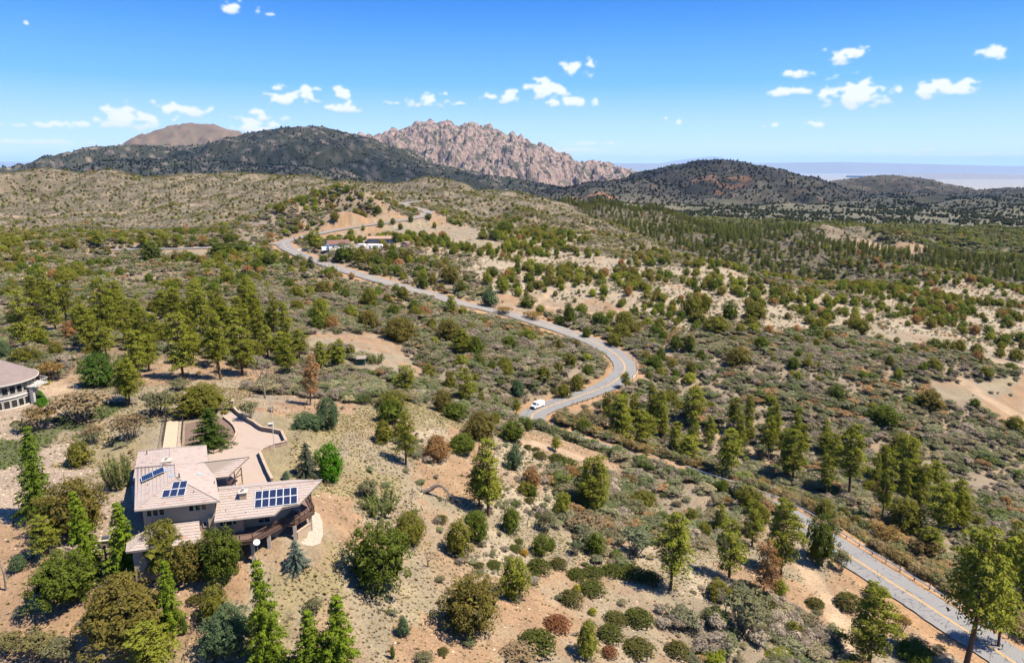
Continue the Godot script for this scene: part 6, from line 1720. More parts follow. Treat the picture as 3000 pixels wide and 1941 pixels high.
	b.prism(PackedVector2Array([Vector2(-0.3, -1.0), Vector2(-0.3, 2.3), Vector2(7.9, 2.3), Vector2(7.9, -1.0)]), -1.0, 3.85)
	part("wall", b, st, o)
	roof_plane("roof", [p3(-1.9, -7.2, 51.2), p3(0.4, -7.2, 51.6), p3(-2.5, -16.0, 51.6), p3(-4.5, -16.0, 51.2)], o, fascia)
	# windows
	var X := Vector3.RIGHT
	for u in [1.55, 2.35, 3.15]:
		window(o, p3(u, -0.8, 53.45), X, 0.58, 0.85)
	for u in [6.95, 7.78, 8.58]:
		window(o, p3(u, -0.8, 53.55), X, 0.58, 0.85)
	window(o, p3(8.75, -0.8, 50.9), X, 0.9, 0.75, 2, plain("white_frame", lin(0.412, 0.399, 0.372), 0.6))
	window(o, p3(10.7, -0.55, 50.85), X, 0.42, 0.75)
	window(o, p3(11.55, -0.55, 50.85), X, 1.05, 0.85)
	window(o, p3(12.45, -0.55, 50.85), X, 0.42, 0.75)
	window(o, p3(16.3, -1.75, 50.55), X, 1.6, 1.75, 2)
	var slant := (Vector3(19.9, 0, -5.2) - Vector3(17.9, 0, -1.75)).normalized()
	window(o, p3(18.3, -2.44, 50.9), slant, 0.8, 0.9)
	window(o, p3(19.1, -3.82, 50.9), slant, 1.1, 0.9)
	window(o, p3(4.3, 2.3, 48.6), X, 1.6, 1.1, 2)
	# deck
	b = Builder.new()
	var dk := PackedVector2Array([Vector2(8.2, -0.6), Vector2(8.2, 2.2), Vector2(15.0, 2.25), Vector2(18.88, -1.5), Vector2(20.5, -1.4), Vector2(23.25, -4.4), Vector2(22.2, -9.0), Vector2(17.6, -9.0), Vector2(13.5, -1.0)])
	b.prism(dk, 3.02, 3.16)
	var deck := part("deck", b, grainy("deck_boards", lin(0.123, 0.077, 0.064), 0.8, 2.0, 0.82, 1.1), o)
	b = Builder.new()
	var edge := [Vector2(8.2, 2.2), Vector2(15.0, 2.25), Vector2(18.88, -1.5), Vector2(20.5, -1.4), Vector2(23.25, -4.4), Vector2(22.2, -9.0)]
	var rail := Builder.new()
	var posts := Builder.new()
	var pales := Builder.new()
	for k in edge.size() - 1:
		var p := Vector3(edge[k].x, 0, edge[k].y)
		var q := Vector3(edge[k + 1].x, 0, edge[k + 1].y)
		b.bar(p + Vector3(0, 2.82, 0), q + Vector3(0, 2.82, 0), 0.10, 0.42)
		b.bar(p + Vector3(0, 3.10, 0), q + Vector3(0, 3.10, 0), 0.24, 0.10)
		rail.bar(p + Vector3(0, 4.08, 0), q + Vector3(0, 4.08, 0), 0.14, 0.06)
		rail.bar(p + Vector3(0, 3.28, 0), q + Vector3(0, 3.28, 0), 0.05, 0.06)
		var n := maxi(1, roundi(p.distance_to(q) / 1.7))
		for s in n + 1:
			posts.box(p.lerp(q, float(s) / n) + Vector3(0, 3.62, 0), Vector3(0.11, 0.96, 0.11))
		var m := int(p.distance_to(q) / 0.13)
		for s in m:
			pales.box(p.lerp(q, (s + 0.5) / m) + Vector3(0, 3.68, 0), Vector3(0.035, 0.76, 0.035))
	part("deck_beam", b, brown, deck)
	part("rail", rail, brown, deck)
	part("rail_posts", posts, brown, deck).set_meta("kind", "stuff")
	part("balusters", pales, brown, deck).set_meta("kind", "stuff")
	for p in [[14.85, 1.9, -1.2, 2.6, 0.42], [16.9, -0.05, -1.2, 2.6, 0.5], [20.45, -1.55, -1.6, 2.6, 0.5], [22.6, -4.3, -1.6, 2.6, 0.5]]:
		b = Builder.new()
		b.box(Vector3(p[0], (p[2] + p[3]) * 0.5, p[1]), Vector3(p[4], p[3] - p[2], p[4]))
		part("deck_post", b, plain("pale_stucco", lin(0.266, 0.226, 0.192), 0.95), o)
	b = Builder.new()   # low wall between the two outer posts
	b.bar(Vector3(20.7, 0.2, -1.75), Vector3(22.5, 0.2, -4.1), 0.28, 2.2)
	part("wall", b, st, o)
	b = Builder.new()
	b.bar(Vector3(20.6, 1.36, -1.7), Vector3(22.6, 1.36, -4.2), 0.42, 0.12)
	part("coping", b, grainy("coping", lin(0.258, 0.200, 0.153), 0.9, 1.0, 0.85, 1.1), o)
	b = Builder.new()   # prow posts and tie
	for p in [[21.3, -1.9], [22.9, -4.4], [20.4, -8.6]]:
		b.box(Vector3(p[0], 4.6, p[1]), Vector3(0.16, 3.0 + (0.4 if p[0] > 22.0 else 0.0), 0.16))
	b.bar(Vector3(21.3, 5.9, -1.9), Vector3(22.9, 5.9, -4.4), 0.14, 0.2)
	part("prow_posts", b, brown, o).set_meta("kind", "stuff")
	b = Builder.new()
	for p in [[11.8, -16.5], [10.0, -13.4], [10.9, -15.0]]:
		b.box(Vector3(p[0], 4.9, p[1]), Vector3(0.16, 2.9, 0.16))
	b.bar(Vector3(10.0, 5.2, -13.4), Vector3(11.8, 5.2, -16.5), 0.1, 0.16)
	b.bar(Vector3(10.0, 4.4, -13.4), Vector3(11.8, 6.3, -16.5), 0.1, 0.14)
	part("entry_posts", b, brown, o).set_meta("kind", "stuff")
	# solar panels
	var n_f: Vector3 = (front_[1] - front_[0]).cross(front_[2] - front_[0]).normalized()
	var up_f: Vector3 = (Vector3.UP - n_f * n_f.y).normalized()
	for s in [[3.05, 0.35], [4.05, 0.35], [5.05, 0.35], [4.05, 2.05], [5.05, 2.05]]:
		var c: Vector3 = on_plane(front_, s[0], -1.5) + up_f * (s[1] + 0.1)
		solar_panel(o, c, X * 0.96, up_f * 1.62, n_f * 0.14)
	var n_w: Vector3 = (wing[1] - wing[0]).cross(wing[5] - wing[0]).normalized()
	var up_w: Vector3 = (Vector3.UP - n_w * n_w.y).normalized()
	for i in 6:
		for j in 2:
			var c: Vector3 = on_plane([w0, w1, w5], 15.25 + i * 0.985, -0.55) + up_w * (0.1 + j * 1.70) - X * 0.03 * j
			solar_panel(o, c, X * 0.95, up_w * 1.62, n_w * 0.14)
	var n_l: Vector3 = (left_[1] - left_[0]).cross(left_[2] - left_[0]).normalized()
	for k in 2:
		var c: Vector3 = on_plane(left_, -0.75 - 0.27 * k, -8.3 - 0.0 * k) + Vector3(1.72 * k, 0.1, -0.55 * k)
		var r_ := Vector3(1.55, 0.05, -0.45)
		r_ = (r_ - n_l * r_.dot(n_l)).normalized() * 1.62
		var u_: Vector3 = n_l.cross(r_).normalized() * 2.1
		solar_panel(o, on_plane(left_, c.x, c.z), r_, u_, n_l * 0.32 + Vector3(0, 0.02, 0))
	# chimneys, pipes, skylights
	chimney(o, p3(1.3, -14.9, 54.2), 1.15, 1.2)
	chimney(o, p3(13.6, -3.0, 53.0), 0.95, 1.15)
	for s in [[4.75, -6.0, 56.0, 0.75, 0.11], [-4.0, -25.2, 52.9, 0.5, 0.09], [1.6, -8.6, 55.3, 0.3, 0.05], [0.2, -6.9, 55.0, 0.25, 0.05], [7.2, -2.4, 55.1, 0.35, 0.05], [11.4, -0.8, 52.5, 0.25, 0.05], [14.1, 0.0, 52.2, 0.25, 0.05], [9.4, -6.0, 54.7, 0.3, 0.06], [16.0, -4.3, 53.8, 0.2, 0.05]]:
		b = Builder.new()
		b.tube(p3(s[0], s[1], s[2] - 0.3), p3(s[0], s[1], s[2] + s[3]), s[4], s[4], 8)
		part("vent_pipe", b, plain("pipe_metal", lin(0.106, 0.080, 0.073), 0.6, 0.3), o)
	for s in [[3.0, -9.9], [3.9, -7.6], [7.0, -8.6]]:
		b = Builder.new()
		var pl: Array = right_ if s[0] > 4.5 else left_
		var nn: Vector3 = (pl[1] - pl[0]).cross(pl[2] - pl[0]).normalized()
		var c: Vector3 = on_plane(pl, s[0] - (0.5 if s[0] < 4.5 else 0.0), s[1]) + nn * 0.09
		var ss := (Vector3.UP - nn * nn.y).normalized()
		b.box(c, Vector3(0.62, 0.10, 0.62), Basis(ss.cross(nn), nn, -ss))
		var sk := plain("skylight_glass", lin(0.200, 0.279, 0.366), 0.15)
		part("skylight", b, sk, o)
	b = Builder.new()
	b.bar(p3(0, 0.06, 54.42), p3(10.86, 0.06, 54.42), 0.12, 0.13)
	b.bar(p3(10.0, 0.9, 51.82), p3(18.06, 0.9, 51.82), 0.12, 0.13)
	part("gutter", b, plain("gutter_metal", lin(0.239, 0.220, 0.200), 0.5), o)
	# things on and under the deck
	for k in 2:
		patio_chair(o.to_global(Vector3(10.9 + 0.95 * k, 3.17, 0.15)), deg_to_rad(14.7) + PI * (0.96 + 0.06 * k), k)
	patio_table(o.to_global(Vector3(20.6, 3.17, -4.4)))
	satellite_dish(o.to_global(Vector3(15.5, 1.2, 2.35)))

func patio_chair(at: Vector3, turn: float, k: int) -> void:
	var o := thing("patio_chair", at, turn, ["dark metal patio chair on the deck, beside the wall corner", "dark metal patio chair on the deck, closer to the sliding door"][k], "chair", "patio chairs on the deck")
	var m := plain("dark_iron", lin(0.030, 0.025, 0.023), 0.6, 0.3)
	var b := Builder.new()
	b.box(Vector3(0, 0.44, 0), Vector3(0.56, 0.05, 0.52))
	part("seat", b, m, o)
	b = Builder.new()   # rounded back of slats
	for s in 7:
		var x := -0.24 + 0.08 * s
		b.bar(Vector3(x, 0.46, 0.25), Vector3(x, 0.46 + 0.60 * sqrt(1.0 - pow(x / 0.36, 2.0)), 0.34), 0.035, 0.025)
	for s in 8:
		var a := PI * s / 8.0
		var a2 := PI * (s + 1) / 8.0
		b.bar(Vector3(cos(a) * 0.29, 0.48 + sin(a) * 0.60, 0.33), Vector3(cos(a2) * 0.29, 0.48 + sin(a2) * 0.60, 0.33), 0.045, 0.045)
	part("backrest", b, m, o)
	for sx in [-1, 1]:
		for sz in [-1, 1]:
			b = Builder.new()
			b.bar(Vector3(0.25 * sx, 0.0, 0.23 * sz), Vector3(0.24 * sx, 0.44, 0.22 * sz), 0.04, 0.04)
			part("leg", b, m, o)
		b = Builder.new()
		b.bar(Vector3(0.29 * sx, 0.66, -0.22), Vector3(0.29 * sx, 0.68, 0.26), 0.05, 0.035)
		part("armrest", b, m, o)

func patio_table(at: Vector3) -> void:
	var o := thing("patio_table", at, 0.3, "round patio table in the shade under the pointed deck roof", "table")
	var b := Builder.new()
	b.tube(Vector3(0, 0.70, 0), Vector3(0, 0.74, 0), 0.62, 0.62, 20)
	part("table_top", b, plain("table_glass", lin(0.266, 0.286, 0.300), 0.15), o)
	b = Builder.new()
	b.tube(Vector3(0, 0.03, 0), Vector3(0, 0.70, 0), 0.06, 0.06, 8)
	b.tube(Vector3(0, 0.0, 0), Vector3(0, 0.04, 0), 0.35, 0.30, 12)
	part("pedestal", b, plain("dark_iron", Color.WHITE), o)

func satellite_dish(at: Vector3) -> void:
	var o := thing("satellite_dish", Vector3(at.x, at.y, at.z), deg_to_rad(20.0), "round white satellite dish in front of the deck corner", "satellite dish")
	var c := Vector3(0, 1.55, 0)
	var n := Vector3(0.15, 0.72, 0.68).normalized()
	var x := Vector3.UP.cross(n).normalized()
	var y := n.cross(x)
	var b := Builder.new()
	for ring in 4:
		for s in 20:
			var q := []
			for e in [[ring, s], [ring, s + 1], [ring + 1, s + 1], [ring + 1, s]]:
				var r: float = 0.46 * e[0] / 4.0
				var a: float = TAU * e[1] / 20.0
				q.append(c + (x * cos(a) + y * sin(a)) * r + n * (r * r * 0.55))
			b.quad(q[3], q[2], q[1], q[0])
	part("dish", b, plain("dish_paint", lin(0.333, 0.366, 0.399), 0.4), o)
	b = Builder.new()
	b.tube(c - y * 0.44 + n * 0.1, c + n * 0.50 - y * 0.1, 0.018, 0.018, 6)
	b.box(c + n * 0.52 - y * 0.08, Vector3(0.12, 0.10, 0.16))
	part("feed_arm", b, plain("pipe_metal", Color.WHITE), o)
	b = Builder.new()
	b.tube(Vector3(0.05, -1.3, -0.12), Vector3(0.05, 1.35, -0.12), 0.035, 0.035, 8)
	b.tube(Vector3(0.05, 1.35, -0.12), c - n * 0.02, 0.035, 0.03, 8)
	part("mast", b, plain("gutter_metal", Color.WHITE), o)

# ---------------------------------------------------------------- roads
func spot(k: int) -> Vector3:
	var x: float = SPOTS[k * 2]
	var z: float = SPOTS[k * 2 + 1]
	return Vector3(x, ground(x, z), z)

func outline(flat: Array) -> PackedVector2Array:
	var o := PackedVector2Array()
	for k in range(0, flat.size(), 2):
		o.append(Vector2(flat[k], flat[k + 1]))
	return o

func patch(pts: PackedVector2Array, step: float, lift: float, jitter := 0.0) -> Builder:   # a sheet that follows the ground
	var b := Builder.new()
	var lo := Vector2(1e9, 1e9)
	var hi := -lo
	for p in pts:
		lo = lo.min(p)
		hi = hi.max(p)
	var x := lo.x
	while x < hi.x:
		var y := lo.y
		while y < hi.y:
			var rect := PackedVector2Array([Vector2(x, y), Vector2(x + step, y), Vector2(x + step, y + step), Vector2(x, y + step)])
			for piece: PackedVector2Array in Geometry2D.intersect_polygons(pts, rect):
				var idx := Geometry2D.triangulate_polygon(piece)
				var f := 1.0 + rng.randf_range(-jitter, jitter)
				b.col = Color(f, f, f)
				for k in range(0, idx.size(), 3):
					var t := []
					for q in 3:
						var p := piece[idx[k + q]]
						t.append(Vector3(p.x, ground(p.x, p.y) + lift, p.y))
					if (t[1] - t[0]).cross(t[2] - t[0]).y > 0.0:
						b.tri(t[0], t[1], t[2])
					else:
						b.tri(t[0], t[2], t[1])
			y += step
		x += step
	return b

func side_of(path: PackedVector3Array, i: int) -> Vector3:   # unit vector to the right of travel, level
	var a := path[maxi(i - 1, 0)]
	var b := path[mini(i + 1, path.size() - 1)]
	return (b - a).cross(Vector3.UP).normalized()

func strip(path: PackedVector3Array, from: float, to: float, lift: float, b: Builder, i0 := 0, i1 := -1) -> void:
	for i in range(i0, (path.size() if i1 < 0 else i1) - 1):
		var s := side_of(path, i)
		var t := side_of(path, i + 1)
		var up := Vector3(0, lift, 0)
		b.quad(path[i] + s * from + up, path[i] + s * to + up, path[i + 1] + t * to + up, path[i + 1] + t * from + up)

func ragged(path: PackedVector3Array, half: float, lift: float, b: Builder) -> void:   # pavement whose edges crumble
	for i in path.size() - 1:
		var p := []
		for k in 2:
			var s := side_of(path, i + k)
			var q := path[i + k] + Vector3(0, lift, 0)
			p.append(q - s * (half + fine.get_noise_2d(q.x * 4.0, q.z * 4.0) * 0.55))
			p.append(q + s * (half + fine.get_noise_2d(q.x * 4.0 + 90.0, q.z * 4.0) * 0.55))
			p.append(q)
		var f := 1.0 + 0.10 * fine.get_noise_2d(i * 3.0, 7.0)
		b.col = Color(f, f, f)
		b.quad(p[0], p[2], p[5], p[3])
		f = 1.0 + 0.14 * fine.get_noise_2d(i * 3.0, 70.0)
		b.col = Color(f, f, f)
		b.quad(p[2], p[1], p[4], p[5])

func make_road() -> void:
	var asphalt := grainy("asphalt", lin(0.130, 0.130, 0.135), 0.9, 0.22, 0.80, 1.14, 0.0, 0.03, 5)
	var b := Builder.new()
	ragged(main_road, 4.6, 0.06, b)
	var o := structure("road", b.mesh(), asphalt)
	var y := Builder.new()
	strip(main_road, -0.27, -0.09, 0.066, y)
	strip(main_road, 0.09, 0.27, 0.066, y)
	part("centre_line", y, grainy("yellow_paint", lin(0.407, 0.227, 0.039), 0.8, 1.2, 0.7, 1.15), o)
	# sealed cracks
	rng.seed = 88
	var c := Builder.new()
	for i in range(0, main_road.size() - 6):
		var lanes := 5 if i < 160 else 2
		for k in lanes:
			if rng.randf() < 0.34:
				continue
			var t := rng.randf_range(-4.4, 1.2) if rng.randf() < 0.7 else rng.randf_range(-4.4, 4.4)
			var walk := i + rng.randf()
			var dirw := rng.randf_range(-0.35, 0.35)
			var dirt := rng.randf_range(-0.9, 0.9)
			var prev := Vector3.ZERO
			for s in rng.randi_range(3, 8):
				var q := clampf(walk, 0.0, main_road.size() - 2.0)
				var at := main_road[int(q)].lerp(main_road[int(q) + 1], q - int(q)) + side_of(main_road, int(q)) * t + Vector3(0, 0.064, 0)
				if s > 0:
					var d := (at - prev).normalized().cross(Vector3.UP) * rng.randf_range(0.04, 0.085)
					c.quad(prev - d, prev + d, at + d, at - d)
				prev = at
				walk += dirw + rng.randf_range(-0.18, 0.18)
				t = clampf(t + dirt * 0.5 + rng.randf_range(-0.25, 0.25), -4.5, 4.5)
				dirt += rng.randf_range(-0.5, 0.5)
	var cr := part("sealed_cracks", c, plain("crack_tar", lin(0.030, 0.030, 0.037), 0.7), o)
	cr.set_meta("kind", "stuff")
	for k in 16:   # repair patches
		var i := rng.randi_range(4, main_road.size() - 12)
		var pt := Builder.new()
		var o0 := rng.randf_range(-4.0, 1.4)
		strip(main_road, o0, o0 + rng.randf_range(1.2, 2.8), 0.0625, pt, i, i + rng.randi_range(2, 5))
		part("repair_patch", pt, grainy("patch_asphalt", lin(0.105, 0.106, 0.112), 0.9, 0.5, 0.85, 1.1), o)
	b = Builder.new()
	ragged(side_road, 4.2, 0.05, b)
	structure("side_road", b.mesh(), asphalt)
	# apron of the compound beside the bend
	var mouth := spot(2).lerp(spot(11), 0.35)
	b = patch(PackedVector2Array([Vector2(mouth.x - 14, mouth.z + 8), Vector2(mouth.x + 16, mouth.z + 9), Vector2(mouth.x + 20, mouth.z - 2), Vector2(mouth.x - 4, mouth.z - 6)]), 3.0, 0.07)
	structure("gravel_apron", b.mesh(), grainy("pale_gravel", lin(0.266, 0.239, 0.213), 0.95, 0.5, 0.8, 1.15))

func guardrail(path: PackedVector3Array, i0: int, i1: int, off: float, beam: bool, label: String, dark := false) -> void:
	var mid := path[(i0 + i1) / 2]
	var o := thing("guardrail", Vector3(mid.x, mid.y, mid.z), 0.0, label, "guardrail", "roadside guardrails")
	var steel := plain("galvanised", lin(0.50, 0.52, 0.55), 0.5, 0.0)
	if dark:
		steel = plain("weathered_steel", lin(0.067, 0.053, 0.047), 0.7, 0.3)
	var post_m := grainy("creosote_post", lin(0.050, 0.037, 0.030), 0.9, 1.5, 0.7, 1.1)
	var rail := Builder.new()
	for i in range(i0, i1):
		var a := path[i] + side_of(path, i) * off - mid
		var b := path[i + 1] + side_of(path, i + 1) * off - mid
		if beam:   # W profile
			var out := side_of(path, i) * (-0.055 * signf(off))
			var prof := [[0.44, 0.0], [0.50, 1.0], [0.57, 1.0], [0.60, 0.2], [0.63, 1.0], [0.70, 1.0], [0.76, 0.0]]
			for k in prof.size() - 1:
				var p0: Vector3 = Vector3(0, prof[k][0], 0) + out * prof[k][1]
				var p1: Vector3 = Vector3(0, prof[k + 1][0], 0) + out * prof[k + 1][1]
				rail.quad(a + p0, b + p0, b + p1, a + p1)
		if (i - i0) % (3 if beam else 2) == 0:
			var post := Builder.new()
			var q := path[i] + side_of(path, i) * (off + 0.14 * signf(off)) - mid
			var g := ground(q.x + mid.x, q.z + mid.z) - mid.y
			post.box(Vector3(q.x, (minf(g, 0.0) - 0.25 + 0.70) * 0.5, q.z), Vector3(0.15, 0.70 - minf(g, 0.0) + 0.25, 0.18))
			part("post", post, post_m, o)
	if beam:
		part("rail", rail, steel, o)

# ---------------------------------------------------------------- drive, walls, yard
func wall_along(called: String, flat: Array, base: float, top: float, thick: float, label: String, step_down := 0.0) -> void:
	var pts := outline(flat)
	var mid := Vector3(pts[0].x, base, pts[0].y)
	var o := thing(called, mid, 0.0, label, "wall", "walls along the driveway")
	var face := grainy("wall_stucco", lin(0.220, 0.163, 0.127), 0.95, 0.9, 0.85, 1.08)
	var cap := grainy("coping", lin(0.258, 0.200, 0.153), 0.9, 1.0, 0.85, 1.1)
	for k in pts.size() - 1:
		var a := Vector3(pts[k].x, 0, pts[k].y) - Vector3(mid.x, 0, mid.z)
		var b := Vector3(pts[k + 1].x, 0, pts[k + 1].y) - Vector3(mid.x, 0, mid.z)
		var n := maxi(1, roundi(a.distance_to(b) / 2.2))
		for s in n:
			var p := a.lerp(b, float(s) / n)
			var q := a.lerp(b, float(s + 1) / n)
			var w := Builder.new()
			var h := top - base + step_down * ((k * 3 + s) % 3) * 0.5
			w.bar(p + Vector3(0, (h - 1.6) * 0.5, 0), q + Vector3(0, (h - 1.6) * 0.5, 0), thick, h + 1.6)
			part("wall", w, face, o)
			var c := Builder.new()
			c.col = Color.WHITE * rng.randf_range(0.93, 1.05)
			var e := (q - p).normalized() * 0.04
			c.bar(p - e + Vector3(0, h + 0.06, 0), q + e + Vector3(0, h + 0.06, 0), thick + 0.14, 0.12)
			part("coping", c, cap, o)

func make_yard() -> void:
	rng.seed = 60
	var b := patch(outline(DRIVE), 0.9, 0.065, 0.05)
	structure("driveway", b.mesh(), grainy("pavers", lin(0.227, 0.180, 0.153), 0.9, 1.6, 0.85, 1.12))
	b = patch(outline(BED), 1.0, 0.05, 0.08)
	structure("planting_bed", b.mesh(), grainy("bark_gravel", lin(0.110, 0.070, 0.053), 0.95, 2.4, 0.5, 1.4, 0.0, 0.12, 3))
	b = patch(outline(RUN), 1.0, 0.05, 0.05)
	structure("dog_run_ground", b.mesh(), grainy("run_sand", lin(0.296, 0.228, 0.165), 0.95, 0.8, 0.85, 1.1))
	wall_along("retaining_wall", OUTER_WALL, 49.2, 49.95, 0.32, "tan stucco wall with stepped coping along the far side of the driveway", 0.12)
	wall_along("planter_wall", INNER_WALL, 49.2, 49.5, 0.30, "low curved wall with pale coping round the planting bed", 0.08)
	# gate pillar
	var s := spot(23)
	var o := thing("gate_pillar", Vector3(OUTER_WALL[0], 49.1, OUTER_WALL[1]), 0.2, "rough stone pillar at the top end of the driveway wall", "pillar")
	b = Builder.new()
	for k in 7:
		for q in 4:
			b.col = Color.WHITE * rng.randf_range(0.75, 1.15)
			var a := q * PI / 2
			b.box(Vector3(cos(a) * 0.22, 0.15 + k * 0.27, sin(a) * 0.22) + Vector3(rng.randf_range(-0.02, 0.02), 0, 0), Vector3(0.46, 0.25, 0.44))
	part("shaft", b, mats.get("stone", grainy("stone", lin(0.346, 0.272, 0.207), 0.9, 1.0, 0.7, 1.15)), o)
	b = Builder.new()
	b.box(Vector3(0, 2.05, 0), Vector3(1.05, 0.16, 1.05))
	part("cap", b, mats["coping"], o)
	# fence of the dog run
	o = thing("dog_run_fence", Vector3(RUN[0], 49.1, RUN[1]), 0.0, "dark wire fence panels on both sides of the sandy dog run", "fence")
	var iron := plain("dark_iron", lin(0.030, 0.025, 0.023), 0.6, 0.3)
	for e in [[0, 3], [1, 2], [2, 3]]:
		var p := Vector3(RUN[e[0] * 2] - RUN[0], 0, RUN[e[0] * 2 + 1] - RUN[1])
		var q := Vector3(RUN[e[1] * 2] - RUN[0], 0, RUN[e[1] * 2 + 1] - RUN[1])
		var n := maxi(2, roundi(p.distance_to(q) / 2.4))
		for k in n + 1:
			b = Builder.new()
			b.tube(p.lerp(q, float(k) / n) + Vector3(0, -0.4, 0), p.lerp(q, float(k) / n) + Vector3(0, 1.85, 0), 0.04, 0.04, 6)
			part("post", b, iron, o)
		b = Builder.new()
		for k in 8:
			b.bar(p + Vector3(0, 0.25 + 0.22 * k, 0), q + Vector3(0, 0.25 + 0.22 * k, 0), 0.012, 0.012)
		var m := int(p.distance_to(q) / 0.25)
		for k in m:
			b.bar(p.lerp(q, (k + 0.5) / m) + Vector3(0, 0.1, 0), p.lerp(q, (k + 0.5) / m) + Vector3(0, 1.8, 0), 0.010, 0.010)
		b.bar(p + Vector3(0, 1.82, 0), q + Vector3(0, 1.82, 0), 0.05, 0.05)
		part("wire_panel", b, iron, o)
	# flagpole
	o = thing("flagpole", spot(7), 0.0, "tall white flagpole standing beside the driveway wall", "flagpole")
	b = Builder.new()
	b.tube(Vector3(0, -0.3, 0), Vector3(0, 10.6, 0), 0.075, 0.045, 10)
	part("pole", b, plain("white_metal", lin(0.399, 0.399, 0.399), 0.4, 0.2), o)
	b = Builder.new()
	b.tube(Vector3(0, 10.6, 0), Vector3(0, 10.75, 0), 0.09, 0.05, 10)
	part("finial", b, plain("white_metal", Color.WHITE), o)
	# utility box
	o = thing("utility_box", spot(18), 0.15, "small white utility box behind the driveway wall", "utility box")
	b = Builder.new()
	b.box(Vector3(0, 0.42, 0), Vector3(0.95, 0.95, 0.7))
	part("cabinet", b, plain("box_paint", lin(0.333, 0.312, 0.279), 0.7), o)
	b = Builder.new()
	b.box(Vector3(0, 0.94, 0.02), Vector3(1.05, 0.09, 0.82))
	part("lid", b, plain("box_paint", Color.WHITE), o)
	# pale gravel at the deck corner
	b = patch(outline(GRAVEL), 0.8, 0.03, 0.08)
	structure("gravel_bed", b.mesh(), grainy("white_gravel", lin(0.261, 0.226, 0.191), 0.95, 1.6, 0.7, 1.2, 0.0, 0.12, 3))
	var spots := []
	var gp := outline(GRAVEL)
	for k in 1500:
		var q := gp[0].lerp(gp[5], rng.randf()) + Vector2(rng.randf_range(-7, 7), rng.randf_range(-7, 7))
		if Geometry2D.is_point_in_polygon(q, gp):
			var r := rng.randf_range(0.12, 0.28)
			spots.append([Vector3(q.x, ground(q.x, q.y) + 0.04, q.y), Vector3(r * 1.3, r * 0.8, r), rng.randf_range(0.8, 1.2)])
	scatter("gravel", spots, stone_mesh(620), plain("white_stone", lin(0.313, 0.270, 0.231), 0.9), "pale gravel heaped beside the deck posts", "gravel")
	# wire fence down the slope in front of the house
	var fp := outline(WIRE_FENCE)
	o = thing("wire_fence", Vector3(fp[0].x, ground(fp[0].x, fp[0].y), fp[0].y), 0.0, "thin wire fence on dark posts running down from the deck", "fence")
	for k in fp.size():
		var a := Vector3(fp[k].x, ground(fp[k].x, fp[k].y), fp[k].y) - o.position
		b = Builder.new()
		b.tube(a + Vector3(0, -0.3, 0), a + Vector3(0, 1.25, 0), 0.04, 0.04, 6)
		part("post", b, iron, o)
		if k + 1 < fp.size():
			var c := Vector3(fp[k + 1].x, ground(fp[k + 1].x, fp[k + 1].y), fp[k + 1].y) - o.position
			b = Builder.new()
			for h in 5:
				b.bar(a + Vector3(0, 0.2 + h * 0.25, 0), c + Vector3(0, 0.2 + h * 0.25, 0), 0.014, 0.014)
			part("wire", b, iron, o)
	# leaning wooden post
	o = thing("wooden_post", spot(16), 0.0, "dark weathered wooden post standing between the cedars below the house", "post")
	b = Builder.new()
	b.tube(Vector3(0, -0.5, 0), Vector3(0.02, 4.6, 0), 0.19, 0.14, 9)
	part("shaft", b, grainy("creosote_post", lin(0.050, 0.037, 0.030), 0.9, 1.5, 0.7, 1.1), o)
	b = Builder.new()
	b.box(Vector3(-0.1, 4.1, 0), Vector3(0.5, 0.10, 0.12))
	part("bracket", b, iron, o)
	# stone barbecue
	o = thing("barbecue_island", spot(17), deg_to_rad(14.7), "stone barbecue counter with a steel grill beside the cedars", "barbecue")
	b = Builder.new()
	for k in 3:
		for q in 6:
			b.col = Color.WHITE * rng.randf_range(0.75, 1.15)
			b.box(Vector3(-0.75 + q * 0.3, 0.15 + k * 0.3, rng.randf_range(-0.02, 0.02)), Vector3(0.285, 0.285, 0.85))
	part("stone_base", b, grainy("stone", lin(0.346, 0.272, 0.207), 0.9, 1.0, 0.7, 1.15), o)
	b = Builder.new()
	b.box(Vector3(0, 0.96, 0), Vector3(2.05, 0.10, 1.1))
	part("counter", b, plain("pale_concrete", lin(0.313, 0.266, 0.227), 0.9), o)
	b = Builder.new()
	b.box(Vector3(-0.25, 1.13, -0.05), Vector3(0.95, 0.24, 0.55))
	b.tube(Vector3(-0.70, 1.27, -0.05), Vector3(0.20, 1.27, -0.05), 0.2, 0.2, 10)
	part("grill", b, plain("grill_steel", lin(0.106, 0.120, 0.139), 0.3, 0.6), o)
	# dog-leg log, snag
	make_log()
	o = thing("dead_snag", spot(22), 0.0, "grey dead snag on the bare slope at the far edge of the yard", "dead tree")
	b = bare_snag()
	part("trunk", b, grainy("grey_twig", lin(0.153, 0.130, 0.110), 0.95, 1.5, 0.6, 1.15), o)
	# green mound beside the round house
	var mp := outline(MOUND)
	var tufts := []
	for k in 2600:
		var q := mp[0].lerp(mp[4], rng.randf()) + Vector2(rng.randf_range(-5, 5), rng.randf_range(-5, 5))
		if Geometry2D.is_point_in_polygon(q, mp):
			tufts.append([Vector3(q.x, ground(q.x, q.y) + 0.0, q.y), Vector3(0.7, rng.randf_range(0.4, 0.8), 0.7), Color(0.05, 0.14, 0.012) * rng.randf_range(0.7, 1.2)])
	scatter("ground_cover", tufts, tuft_mesh(630), leaf_mat("grass_leaf", Color.WHITE, 0.15), "bright green mound of ground cover beside the round house", "ground cover")

